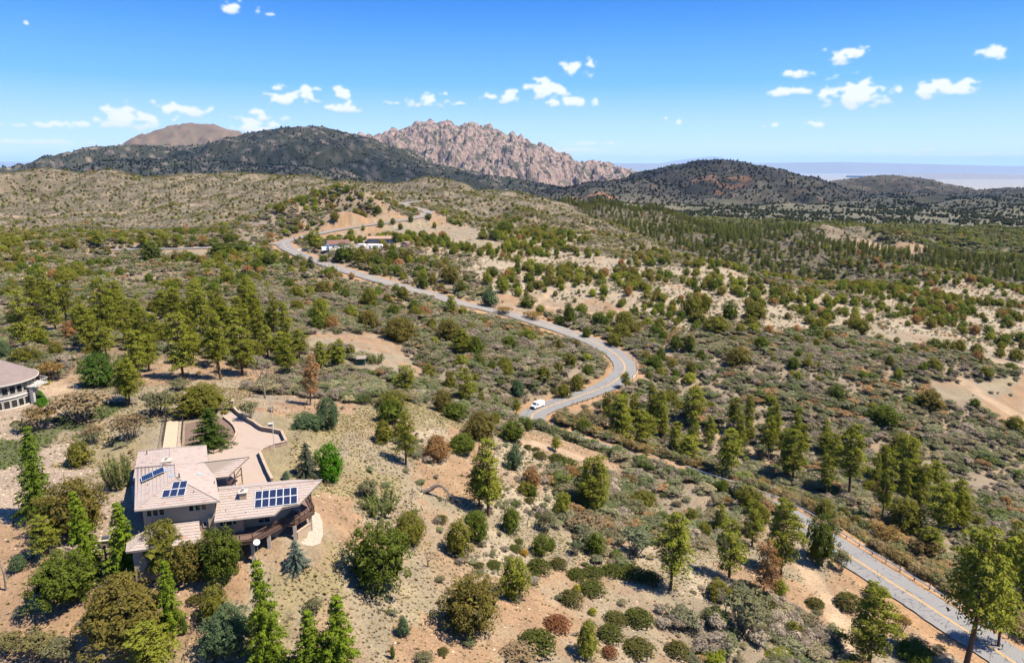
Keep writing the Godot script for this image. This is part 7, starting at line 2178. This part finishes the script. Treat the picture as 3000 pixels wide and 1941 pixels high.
func bare_snag() -> Builder:
	var b := Builder.new()
	b.tube(Vector3(0, -0.4, 0), Vector3(0.1, 2.2, 0), 0.16, 0.11, 7)
	b.tube(Vector3(0.1, 2.2, 0), Vector3(-0.1, 4.0, 0.1), 0.11, 0.04, 6)
	for k in 6:
		var h := 1.2 + 0.45 * k
		var a := k * 2.1
		b.tube(Vector3(0.05, h, 0), Vector3(cos(a) * 0.8, h + 0.5, sin(a) * 0.8), 0.05, 0.015, 4)
	return b

func make_log() -> void:   # a fallen grey trunk that arches over the slope
	var a := spot(14)
	var e := spot(15)
	var o := thing("fallen_tree", a, 0.0, "fallen grey dead tree arching over the dry slope below the pines", "dead tree")
	var d := e - a
	var bark_m := grainy("dead_wood", lin(0.139, 0.110, 0.093), 0.95, 1.4, 0.5, 1.25)
	var b := Builder.new()
	var prev := Vector3(-1.2, 0.6, 0.2)
	for k in range(1, 10):
		var t := k / 9.0
		var p := d * t + Vector3(0, 0.6 + 2.2 * sin(t * PI * 0.95), 0)
		b.tube(prev, p, lerpf(0.48, 0.12, (k - 1) / 9.0), lerpf(0.48, 0.12, t), 8)
		prev = p
	part("trunk", b, bark_m, o)
	for k in 9:
		b = Builder.new()
		var t := rng.randf_range(0.5, 1.0)
		var p := d * t + Vector3(0, 0.6 + 2.2 * sin(t * PI * 0.95), 0)
		var q := p + Vector3(rng.randf_range(-0.3, 1.6), rng.randf_range(-1.8, 0.2), rng.randf_range(-0.5, 1.6))
		b.tube(p, q, 0.09, 0.04, 5)
		b.tube(q, q + Vector3(rng.randf_range(-0.4, 0.9), rng.randf_range(-0.8, 0.1), rng.randf_range(-0.2, 0.9)), 0.04, 0.015, 4)
		part("branch", b, bark_m, o)
	b = Builder.new()   # root plate
	for k in 9:
		var r := Vector3(-1.2, 0.6, 0.2)
		b.tube(r, r + Vector3(rng.randf_range(-1.4, 0.1), rng.randf_range(-0.7, 1.0), rng.randf_range(-1.1, 1.1)), 0.16, 0.03, 5)
	part("roots", b, bark_m, o)

# ---------------------------------------------------------------- other buildings
func make_round_house() -> void:
	var y0 := ground(HOUSE2_AT[0] + 6.0, HOUSE2_AT[1] + 8.0) - 0.3
	var o := thing("round_house", Vector3(HOUSE2_AT[0], y0, HOUSE2_AT[1]), 0.0, "grey house with a curved two-storey window front and mauve shingle roof", "house")
	var wall_m := grainy("grey_stucco", lin(0.279, 0.266, 0.266), 0.95, 0.8, 0.9, 1.06)
	var white := plain("white_frame", lin(0.412, 0.399, 0.372), 0.6)
	var eave := 55.3 - y0
	var r := 7.3
	var b := Builder.new()
	var ring := PackedVector2Array()
	for k in 48:
		var a := -TAU * k / 48.0
		ring.append(Vector2(cos(a), sin(a)) * r)
	b.prism(ring, -1.5, eave)
	part("wall", b, wall_m, o)
	b = Builder.new()
	var band := PackedVector2Array()
	for q in ring:
		band.append(q * 1.03)
	b.prism(band, 0.15, 0.42)
	b.prism(band, 2.72, 2.86)
	part("band", b, white, o)
	for k in 26:
		var a := deg_to_rad(-24.0 + k * 11.0)
		var n := Vector3(cos(a), 0, sin(a))
		var across := Vector3.UP.cross(n)
		for row in 2:
			window(o, n * r * 1.001 + Vector3(0, [1.35, 4.35][row], 0), across, 1.08, 1.62, 1, white)
	# shingle roof
	b = Builder.new()
	var rr := 8.15
	var apex := Vector3(-1.5, eave + 3.9, -2.6)
	for k in 40:
		for s in 14:
			var q := []
			for e in [[k, s], [k + 1, s], [k + 1, s + 1], [k, s + 1]]:
				var a: float = -TAU * e[0] / 40.0
				var t: float = e[1] / 14.0
				q.append(Vector3(cos(a) * rr, eave - 0.05, sin(a) * rr).lerp(apex, t))
			b.col = Color.WHITE * rng.randf_range(0.88, 1.1)
			b.quad(q[0], q[1], q[2], q[3])
	part("roof", b, grainy("mauve_shingle", lin(0.144, 0.114, 0.110), 0.95, 1.6, 0.7, 1.2, 0.0, 0.1, 4), o)
	b = Builder.new()
	for k in 40:
		var a := -TAU * k / 40.0
		var a2 := -TAU * (k + 1) / 40.0
		b.bar(Vector3(cos(a) * rr, eave - 0.12, sin(a) * rr), Vector3(cos(a2) * rr, eave - 0.12, sin(a2) * rr), 0.06, 0.2)
	part("fascia", b, white, o)
	# balcony post and rail on the near corner
	b = Builder.new()
	b.box(Vector3(8.2, 1.8, 0.6), Vector3(0.7, 4.4, 0.7))
	part("balcony_post", b, wall_m, o)
	b = Builder.new()
	b.prism(PackedVector2Array([Vector2(5.0, 1.0), Vector2(9.2, 1.0), Vector2(9.6, -3.0), Vector2(5.0, -4.5)]), 4.0, 4.2)
	part("balcony", b, wall_m, o)
	b = Builder.new()
	for e in [[Vector3(9.2, 4.2, 1.0), Vector3(9.6, 4.2, -3.0)], [Vector3(9.6, 4.2, -3.0), Vector3(7.0, 4.2, -4.3)]]:
		b.bar(e[0] + Vector3(0, 1.0, 0), e[1] + Vector3(0, 1.0, 0), 0.08, 0.08)
		for k in 5:
			b.box(e[0].lerp(e[1], k / 4.0) + Vector3(0, 0.5, 0), Vector3(0.07, 1.0, 0.07))
	part("balcony_rail", b, white, o)

func gable_house(called: String, at: Vector3, turn: float, l: float, w: float, wall_h: float, roof_h: float, wall_m: Material, roof_m: Material, label: String, category: String) -> Node3D:
	var o := thing(called, at, turn, label, category)
	var b := Builder.new()
	b.box(Vector3(0, wall_h * 0.5 - 0.4, 0), Vector3(l, wall_h + 0.8, w))
	for s in [-1.0, 1.0]:
		var x: float = s * (l * 0.5 - 0.02)
		b.tri(Vector3(x, wall_h, w * 0.5 * s), Vector3(x, wall_h, -w * 0.5 * s), Vector3(x, wall_h + roof_h, 0), Vector3(s, 0, 0))
	part("wall", b, wall_m, o)
	var hx := l * 0.5 + 0.5
	var hz := w * 0.5 + 0.5
	var drop := roof_h * 0.5 / (w * 0.5)
	for s in [-1.0, 1.0]:
		b = Builder.new()
		var e0 := Vector3(-hx, wall_h - drop + 0.2, hz * s)
		var e1 := Vector3(hx, wall_h - drop + 0.2, hz * s)
		var r0 := Vector3(-hx, wall_h + roof_h + 0.2, 0)
		var r1 := Vector3(hx, wall_h + roof_h + 0.2, 0)
		if s > 0:
			b.slab(PackedVector3Array([e0, e1, r1, r0]), 0.18)
		else:
			b.slab(PackedVector3Array([e1, e0, r0, r1]), 0.18)
		part("roof", b, roof_m, o)
	return o

func make_compound() -> void:
	var white := grainy("white_siding", lin(0.780, 0.780, 0.780), 0.8, 0.5, 0.92, 1.04)
	var brown_roof := grainy("brown_roof", lin(0.100, 0.050, 0.042), 0.9, 0.5, 0.85, 1.1)
	var o := gable_house("white_garage", spot(2), deg_to_rad(30.0), 13.5, 7.0, 3.6, 2.0, white, brown_roof, "white garage with a brown gable roof beside the road bend", "garage")
	var b := Builder.new()
	b.box(Vector3(1.5, 1.3, 3.52), Vector3(3.0, 2.6, 0.08))
	part("garage_door", b, plain("door_white", lin(0.780, 0.780, 0.780), 0.6), o)
	window(o, Vector3(-4.0, 1.8, 3.5), Vector3.RIGHT, 1.0, 1.0, 2)
	b = Builder.new()
	b.box(Vector3(-8.9, 0.9, 1.5), Vector3(4.2, 2.2, 2.4))
	part("side_bin", b, white, o)
	b = Builder.new()
	b.tri(Vector3(-6.76, 4.2, 1.2), Vector3(-6.76, 4.2, -1.2), Vector3(-6.76, 5.4, 0), Vector3(-1, 0, 0))
	part("gable_panel", b, brown_roof, o)
	# grey house with a tan roof
	var tan_roof := grainy("tan_roof", lin(0.220, 0.144, 0.104), 0.9, 0.4, 0.8, 1.15)
	o = gable_house("grey_house", spot(5), deg_to_rad(4.0), 19.0, 7.5, 3.0, 1.3, grainy("grey_siding", lin(0.226, 0.232, 0.239), 0.9, 0.5, 0.85, 1.08), tan_roof, "long low grey house with a tan roof behind the white trailers", "house")
	for k in 3:
		window(o, Vector3(1.0 + k * 3.2, 1.6, 3.75), Vector3.RIGHT, 1.3, 1.1, 2)
	b = Builder.new()
	b.box(Vector3(3.5, 4.6, 0.4), Vector3(1.0, 1.4, 1.0))
	part("rooftop_cooler", b, plain("cooler_metal", lin(0.366, 0.372, 0.379), 0.6), o)
	# barn-shaped shed
	o = thing("barn_shed", spot(6), deg_to_rad(-14.0), "small red barn-shaped shed with a white double door", "shed")
	var red := grainy("barn_red", lin(0.133, 0.050, 0.047), 0.9, 0.6, 0.8, 1.1)
	var prof := PackedVector2Array([Vector2(-1.9, 0.0), Vector2(-1.9, 2.2), Vector2(-1.35, 3.3), Vector2(0, 3.9), Vector2(1.35, 3.3), Vector2(1.9, 2.2), Vector2(1.9, 0.0)])
	b = Builder.new()
	for k in prof.size() - 1:
		b.quad(Vector3(prof[k].x, prof[k].y - 0.3, 3.2), Vector3(prof[k].x, prof[k].y - 0.3, -3.2), Vector3(prof[k + 1].x, prof[k + 1].y - 0.3, -3.2), Vector3(prof[k + 1].x, prof[k + 1].y - 0.3, 3.2))
	for z in [3.2, -3.2]:
		for k in range(1, prof.size() - 1):
			b.tri(Vector3(prof[0].x, prof[0].y - 0.3, z), Vector3(prof[k + 1].x, prof[k + 1].y - 0.3, z), Vector3(prof[k].x, prof[k].y - 0.3, z), Vector3(0, 0, signf(z)))
	part("wall", b, red, o)
	b = Builder.new()
	for k in range(1, 5):
		b.bar(Vector3((prof[k].x + prof[k + 1].x) * 0.5, (prof[k].y + prof[k + 1].y) * 0.5 - 0.22, 3.4), Vector3((prof[k].x + prof[k + 1].x) * 0.5, (prof[k].y + prof[k + 1].y) * 0.5 - 0.22, -3.4), prof[k].distance_to(prof[k + 1]) * 0.7, 0.1)
	part("roof", b, plain("shed_roof", lin(0.279, 0.239, 0.232), 0.7), o)
	for k in 2:
		b = Builder.new()
		b.box(Vector3(-0.62 + 1.24 * k, 1.05, 3.26), Vector3(1.18, 2.3, 0.08))
		var dr := part("door", b, white, o)
		b = Builder.new()
		for q in 2:
			b.box(Vector3(-0.62 + 1.24 * k, 0.55 + q * 1.05, 3.31), Vector3(0.75, 0.75, 0.03))
		part("door_panel", b, plain("panel_grey", lin(0.173, 0.192, 0.220), 0.7), dr)
	# trailers
	trailer(spot(4), deg_to_rad(3.0), 10.6, 3.0, "long white travel trailer with four dark windows below the grey house", 4)
	trailer(spot(3), deg_to_rad(-6.0), 5.6, 2.9, "short covered white trailer between the garage and the long trailer", 0)
	# rail fence
	var fp := outline(RAIL_FENCE)
	o = thing("rail_fence", Vector3(fp[0].x, ground(fp[0].x, fp[0].y), fp[0].y), 0.0, "low reddish-brown rail fence in front of the white garage", "fence")
	var wood := grainy("fence_wood", lin(0.087, 0.040, 0.030), 0.9, 1.0, 0.8, 1.1)
	for k in fp.size() - 1:
		var p := Vector3(fp[k].x, ground(fp[k].x, fp[k].y), fp[k].y) - o.position
		var q := Vector3(fp[k + 1].x, ground(fp[k + 1].x, fp[k + 1].y), fp[k + 1].y) - o.position
		for h in [0.55, 1.05]:
			b = Builder.new()
			b.bar(p + Vector3(0, h, 0), q + Vector3(0, h, 0), 0.12, 0.2)
			part("rail", b, wood, o)
		for s in 4:
			b = Builder.new()
			b.box(p.lerp(q, s / 3.0) + Vector3(0, 0.5, 0), Vector3(0.22, 1.7, 0.22))
			part("post", b, wood, o)
	# green shed in the clearing
	o = thing("green_shed", spot(1), deg_to_rad(6.0), "small dark green shed with a flat grey roof in the orange clearing", "shed")
	b = Builder.new()
	b.box(Vector3(0, 1.0, 0), Vector3(2.5, 2.6, 2.2))
	part("wall", b, grainy("green_siding", lin(0.008, 0.057, 0.037), 0.8, 0.8, 0.8, 1.1), o)
	b = Builder.new()
	b.box(Vector3(0, 2.42, 0.05), Vector3(3.1, 0.14, 2.9), Basis(Vector3.RIGHT, deg_to_rad(9.0)))
	part("roof", b, plain("shed_grey", lin(0.146, 0.120, 0.106), 0.9), o)
	b = Builder.new()
	b.box(Vector3(0.2, 0.85, 1.12), Vector3(0.9, 1.9, 0.06))
	part("door", b, plain("green_door", lin(0.007, 0.044, 0.030), 0.8), o)

func trailer(at: Vector3, turn: float, l: float, h: float, label: String, windows: int) -> void:
	var o := thing("travel_trailer", at, turn, label, "trailer", "white trailers")
	var body := plain("trailer_white", lin(0.780, 0.780, 0.780), 0.45)
	var b := Builder.new()
	var prof := [[-l * 0.5, 0.55], [-l * 0.5, h * 0.55], [-l * 0.5 + 0.5, h * 0.92], [-l * 0.5 + 1.1, h], [l * 0.5 - 0.9, h], [l * 0.5 - 0.2, h * 0.9], [l * 0.5, h * 0.5], [l * 0.5 - 0.3, 0.55]]
	for k in prof.size():
		var p: Array = prof[k]
		var q: Array = prof[(k + 1) % prof.size()]
		b.quad(Vector3(p[0], p[1], 1.2), Vector3(p[0], p[1], -1.2), Vector3(q[0], q[1], -1.2), Vector3(q[0], q[1], 1.2))
	for z in [1.2, -1.2]:
		for k in range(1, prof.size() - 1):
			b.tri(Vector3(prof[0][0], prof[0][1], z), Vector3(prof[k + 1][0], prof[k + 1][1], z), Vector3(prof[k][0], prof[k][1], z), Vector3(0, 0, signf(z)))
	part("body", b, body, o)
	for k in windows:
		b = Builder.new()
		b.box(Vector3(-l * 0.28 + k * l * 0.23, h * 0.58, 1.22), Vector3(1.05 if k % 2 else 0.8, 0.75, 0.05))
		part("window", b, plain("window_glass", lin(0.011, 0.013, 0.016), 0.06), o)
	for x in [-0.5, 0.6]:
		for z in [-1.1, 1.1]:
			b = Builder.new()
			b.tube(Vector3(x, 0.36, z - 0.1), Vector3(x, 0.36, z + 0.1), 0.36, 0.36, 12)
			part("wheel", b, plain("tyre", lin(0.013, 0.013, 0.013), 0.9), o)
	b = Builder.new()
	b.bar(Vector3(l * 0.5 - 0.4, 0.55, 0), Vector3(l * 0.5 + 1.1, 0.45, 0), 0.12, 0.12)
	b.tube(Vector3(l * 0.5 + 0.9, 0.0, 0), Vector3(l * 0.5 + 0.9, 0.5, 0), 0.06, 0.06, 6)
	part("hitch", b, plain("dark_iron", lin(0.030, 0.025, 0.023), 0.6, 0.3), o)

# ---------------------------------------------------------------- van
func make_van() -> void:
	var best := 0
	for i in main_road.size():
		if Vector2(main_road[i].x - SPOTS[0], main_road[i].z - SPOTS[1]).length() < Vector2(main_road[best].x - SPOTS[0], main_road[best].z - SPOTS[1]).length():
			best = i
	var s := side_of(main_road, best)
	var dir := (main_road[best - 1] - main_road[best + 1]).normalized()   # driving down, on its own right-hand lane
	var at := main_road[best] - s * 2.3 + Vector3(0, 0.062, 0)
	var o := thing("white_van", at, atan2(dir.x, dir.z), "white panel van driving round the lower bend of the road", "van")
	o.scale = Vector3.ONE * 1.08
	var paint := plain("van_paint", lin(0.519, 0.525, 0.532), 0.25)
	paint.clearcoat_enabled = true
	paint.clearcoat = 0.6
	paint.clearcoat_roughness = 0.08
	# side profile, z forward
	var prof := [Vector2(2.52, 0.42), Vector2(2.60, 0.70), Vector2(2.50, 1.02), Vector2(1.85, 1.22), Vector2(1.05, 1.98), Vector2(0.55, 2.10), Vector2(-2.25, 2.06), Vector2(-2.46, 1.85), Vector2(-2.56, 0.95), Vector2(-2.52, 0.42)]
	var b := Builder.new()
	var half := func(y: float) -> float: return 0.95 if y < 1.15 else 0.95 - (y - 1.15) * 0.17
	for k in prof.size():
		var p: Vector2 = prof[k]
		var q: Vector2 = prof[(k + 1) % prof.size()]
		var hp: float = half.call(p.y)
		var hq: float = half.call(q.y)
		b.quad(Vector3(hp, p.y, p.x), Vector3(-hp, p.y, p.x), Vector3(-hq, q.y, q.x), Vector3(hq, q.y, q.x))
	for sg in [-1.0, 1.0]:
		for k in range(1, prof.size() - 1):
			var t := []
			for q in [prof[0], prof[k], prof[k + 1]]:
				t.append(Vector3(half.call(q.y) * sg, q.y, q.x))
			var m: Vector3 = (t[1] - t[0]).cross(t[2] - t[0])
			if m.x * sg > 0:
				b.tri(t[0], t[1], t[2])
			else:
				b.tri(t[0], t[2], t[1])
	part("body", b, paint, o)
	var glass := plain("van_glass", lin(0.040, 0.050, 0.059), 0.05)
	glass.metallic_specular = 0.7
	b = Builder.new()
	var w0 := Vector3(0, 1.27, 1.84)
	var w1 := Vector3(0, 1.90, 1.17)
	var n := (w1 - w0).normalized().cross(Vector3.RIGHT).normalized() * -0.02
	b.quad(w0 + Vector3(0.80, 0, 0) + n, w0 + Vector3(-0.80, 0, 0) + n, w1 + Vector3(-0.70, 0, 0) + n, w1 + Vector3(0.70, 0, 0) + n)
	b.quad(w0 + Vector3(-0.80, 0, 0) - n, w0 + Vector3(0.80, 0, 0) - n, w1 + Vector3(0.70, 0, 0) - n, w1 + Vector3(-0.70, 0, 0) - n)
	part("windscreen", b, glass, o)
	for sg in [-1.0, 1.0]:
		b = Builder.new()
		var pts := [Vector3(0.955 * sg, 1.22, 1.55), Vector3(0.955 * sg, 1.22, 0.45), Vector3(0.86 * sg, 1.80, 0.45), Vector3(0.86 * sg, 1.80, 0.98)]
		if sg > 0:
			b.quad(pts[0], pts[1], pts[2], pts[3])
		else:
			b.quad(pts[3], pts[2], pts[1], pts[0])
		part("side_window", b, glass, o)
		b = Builder.new()
		b.box(Vector3(0.70 * sg, 0.92, 2.47), Vector3(0.36, 0.22, 0.16))
		part("headlight", b, plain("lamp_glass", lin(0.366, 0.379, 0.399), 0.1), o)
		b = Builder.new()
		b.box(Vector3(0.88 * sg, 1.15, -2.52), Vector3(0.12, 0.5, 0.08))
		part("tail_light", b, plain("red_lens", lin(0.232, 0.013, 0.013), 0.2), o)
		b = Builder.new()
		b.box(Vector3(1.04 * sg, 1.24, 1.42), Vector3(0.18, 0.24, 0.10))
		part("mirror", b, plain("black_trim", lin(0.020, 0.020, 0.020), 0.6), o)
		for z in [1.60, -1.60]:
			b = Builder.new()
			b.tube(Vector3(0.70 * sg, 0.33, z), Vector3(0.97 * sg, 0.33, z), 0.34, 0.34, 16)
			var wh := part("wheel", b, plain("tyre", lin(0.013, 0.013, 0.013), 0.9), o)
			b = Builder.new()
			b.tube(Vector3(0.96 * sg, 0.33, z), Vector3(0.985 * sg, 0.33, z), 0.21, 0.19, 12)
			part("rim", b, plain("rim_metal", lin(0.300, 0.306, 0.319), 0.4, 0.6), wh)
	b = Builder.new()
	b.box(Vector3(0, 0.50, 2.53), Vector3(1.75, 0.26, 0.16))
	b.box(Vector3(0, 0.80, 2.56), Vector3(0.9, 0.12, 0.08))
	part("bumper", b, plain("black_trim", lin(0.020, 0.020, 0.020), 0.6), o)

# ---------------------------------------------------------------- poles, signs, mailboxes
func power_pole(at: Vector3, h: float, turn: float, label: String, transformer: bool) -> Array:
	var o := thing("power_pole", at, turn, label, "power pole", "wooden power poles")
	var wood := grainy("pole_wood", lin(0.106, 0.077, 0.057), 0.9, 0.8, 0.75, 1.1)
	var b := Builder.new()
	b.tube(Vector3(0, -0.8, 0), Vector3(0, h, 0), 0.20, 0.13, 9)
	part("pole", b, wood, o)
	b = Builder.new()
	b.box(Vector3(0, h - 0.6, 0), Vector3(0.16, 0.2, 2.6))
	part("crossarm", b, wood, o)
	var tips := []
	for k in 3:
		var p := Vector3(0, h - 0.42, -1.1 + 1.1 * k)
		b = Builder.new()
		b.tube(p, p + Vector3(0, 0.28, 0), 0.09, 0.06, 8)
		part("insulator", b, plain("porcelain", lin(0.333, 0.333, 0.319), 0.3), o)
		tips.append(o.to_global(p + Vector3(0, 0.28, 0)))
	if transformer:
		b = Builder.new()
		b.tube(Vector3(0.38, h - 3.4, 0), Vector3(0.38, h - 2.2, 0), 0.30, 0.30, 12)
		part("transformer", b, plain("transformer_grey", lin(0.333, 0.346, 0.353), 0.5), o)
	return tips

func wire(a: Vector3, b_: Vector3, sag: float, label: String) -> void:
	var b := Builder.new()
	var prev := a
	for k in range(1, 17):
		var t := k / 16.0
		var p := a.lerp(b_, t) - Vector3(0, sag * 4.0 * t * (1.0 - t), 0)
		b.tube(prev, p, 0.05, 0.05, 4)
		prev = p
	solo("power_line", b, plain("wire_metal", lin(0.279, 0.266, 0.247), 0.5, 0.4), label, "power line", "power lines over the ridge")

func road_sign(at: Vector3, turn: float, shape: String, label: String) -> void:
	var o := thing("road_sign", at, turn, label, "road sign", "road signs at the junction")
	var b := Builder.new()
	b.box(Vector3(0, 1.0, -0.05), Vector3(0.09, 2.9, 0.06))
	part("post", b, plain("gutter_metal", Color.WHITE), o)
	b = Builder.new()
	var n := 4 if shape != "octagon" else 8
	var r := 0.78 if shape == "diamond" else 0.55
	var m := PackedVector2Array()
	for k in n:
		var a := TAU * k / n + (PI / 2 if n == 4 else PI / 8)
		m.append(Vector2(cos(a), sin(a)) * r)
	for k in n:
		b.tri(Vector3(0, 2.4, 0.02), Vector3(m[k].x, 2.4 + m[k].y, 0.02), Vector3(m[(k + 1) % n].x, 2.4 + m[(k + 1) % n].y, 0.02), Vector3(0, 0, 1))
		b.tri(Vector3(0, 2.4, -0.01), Vector3(m[(k + 1) % n].x, 2.4 + m[(k + 1) % n].y, -0.01), Vector3(m[k].x, 2.4 + m[k].y, -0.01), Vector3(0, 0, -1))
		b.quad(Vector3(m[k].x, 2.4 + m[k].y, -0.01), Vector3(m[(k + 1) % n].x, 2.4 + m[(k + 1) % n].y, -0.01), Vector3(m[(k + 1) % n].x, 2.4 + m[(k + 1) % n].y, 0.02), Vector3(m[k].x, 2.4 + m[k].y, 0.02))
	var mat := plain("sign_yellow", lin(0.479, 0.266, 0.007), 0.5)
	if shape == "octagon":
		mat = plain("sign_red", lin(0.333, 0.020, 0.027), 0.5)
	elif shape == "square":
		mat = plain("sign_back", lin(0.166, 0.173, 0.186), 0.5, 0.4)
	part("plate", b, mat, o)

func mailbox(at: Vector3, k: int) -> void:
	var o := thing("mailbox", at, deg_to_rad(-50.0), ["white mailbox on a post, first of three beside the road under the big pine", "silver mailbox on a post, middle one of three beside the road", "dark mailbox on a post, last of three beside the road near the corner"][k], "mailbox", "roadside mailboxes")
	var paint: Material = [plain("mail_white", lin(0.465, 0.465, 0.465), 0.4), plain("mail_silver", lin(0.333, 0.346, 0.366), 0.3, 0.5), plain("mail_dark", lin(0.040, 0.047, 0.059), 0.4)][k]
	var b := Builder.new()
	b.box(Vector3(0, 0.5, 0), Vector3(0.11, 1.3, 0.11))
	part("post", b, grainy("fence_wood", Color.WHITE, 0.9, 1.0, 0.8, 1.1), o)
	b = Builder.new()
	b.box(Vector3(0, 1.22, 0), Vector3(0.26, 0.16, 0.55))
	for s in 6:
		var a := PI * s / 6.0
		var a2 := PI * (s + 1) / 6.0
		b.quad(Vector3(cos(a) * 0.13, 1.30 + sin(a) * 0.13, 0.275), Vector3(cos(a) * 0.13, 1.30 + sin(a) * 0.13, -0.275), Vector3(cos(a2) * 0.13, 1.30 + sin(a2) * 0.13, -0.275), Vector3(cos(a2) * 0.13, 1.30 + sin(a2) * 0.13, 0.275))
		for z in [0.275, -0.275]:
			b.tri(Vector3(0, 1.30, z), Vector3(cos(a) * 0.13, 1.30 + sin(a) * 0.13, z), Vector3(cos(a2) * 0.13, 1.30 + sin(a2) * 0.13, z), Vector3(0, 0, signf(z)))
	part("box", b, paint, o)
	b = Builder.new()
	b.box(Vector3(0.15, 1.38, 0.1), Vector3(0.02, 0.16, 0.10))
	part("flag", b, plain("sign_red", lin(0.333, 0.020, 0.027), 0.5), o)

func make_objects() -> void:
	make_road()
	make_house()
	make_yard()
	make_round_house()
	make_compound()
	make_van()
	# guardrails: find the stretches by where they start and end
	var near_a := closest(main_road, 49.0, -192.0)
	var near_b := closest(main_road, 96.0, -122.0)
	guardrail(main_road, mini(near_a, near_b), maxi(near_a, near_b), 5.8 * GUARD_SIDE, true, "long galvanised guardrail along the valley side of the lower road")
	var h0 := closest(main_road, 42.0, -262.0)
	var h1 := closest(main_road, 42.0, -300.0)
	guardrail(main_road, mini(h0, h1), maxi(h0, h1), 5.5 * GUARD_SIDE, true, "curved guardrail on the outside of the hairpin")
	var p0 := closest(main_road, 18.0, -242.0)
	guardrail(main_road, mini(p0, h0) , maxi(p0, h0), 5.3 * GUARD_SIDE, false, "row of short dark posts along the road edge before the hairpin")
	var u0 := closest(main_road, -158.0, -470.0)
	var u1 := closest(main_road, -100.0, -400.0)
	guardrail(main_road, mini(u0, u1), maxi(u0, u1), -5.3 * GUARD_SIDE, true, "dark guardrail along the outer edge of the upper bend", true)
	var t0 := power_pole(spot(8), 12.0, PI * 0.5, "wooden power pole at the far end of the ridge road", false)
	var t1 := power_pole(spot(9), 17.0, PI * 0.5, "wooden power pole with a transformer behind the tree at the junction", true)
	power_pole(spot(10), 12.0, 0.4, "lone power pole on the crest of the brown hill", false)
	for k in 3:
		wire(t0[k], t1[k], 3.0 + k * 0.4, "overhead power wire between the two ridge poles, %s of three" % ["upper", "middle", "lower"][k])
	road_sign(spot(11), 0.1, "diamond", "yellow diamond road sign at the road junction")
	road_sign(spot(12), 0.3, "octagon", "red stop sign beside the upper road at the junction")
	road_sign(spot(13), 0.2, "square", "grey back of a diamond road sign on the inner bend")
	for k in 3:
		mailbox(spot(19 + k), k)

const GUARD_SIDE := 1.0

func closest(path: PackedVector3Array, x: float, z: float) -> int:
	var best := 0
	var g := 1e9
	for i in path.size():
		var d := Vector2(path[i].x - x, path[i].z - z).length()
		if d < g:
			g = d
			best = i
	return best

# ---------------------------------------------------------------- the scene
const EXPOSURE := 3.05

func _ready() -> void:
	var cam := Camera3D.new()
	cam.name = "camera"
	add_child(cam)
	cam.position = Vector3(0, 100, 0)
	cam.rotation_degrees = Vector3(-13.1, 0, 0)
	cam.fov = 50.32
	cam.near = 1.0
	cam.far = 150000.0
	cam.current = true
	rng.seed = 1
	wide.seed = 4
	wide.frequency = 0.006
	wide.fractal_octaves = 4
	fine.seed = 5
	fine.frequency = 0.06
	fine.fractal_octaves = 3
	rough.seed = 6
	rough.frequency = 0.3
	make_sky()
	var t := Time.get_ticks_msec()
	make_ground()
	print("ground ", Time.get_ticks_msec() - t)
	make_far()
	print("far ", Time.get_ticks_msec() - t)
	make_objects()
	make_vegetation()
	label_plants()
	print("vegetation ", Time.get_ticks_msec() - t)
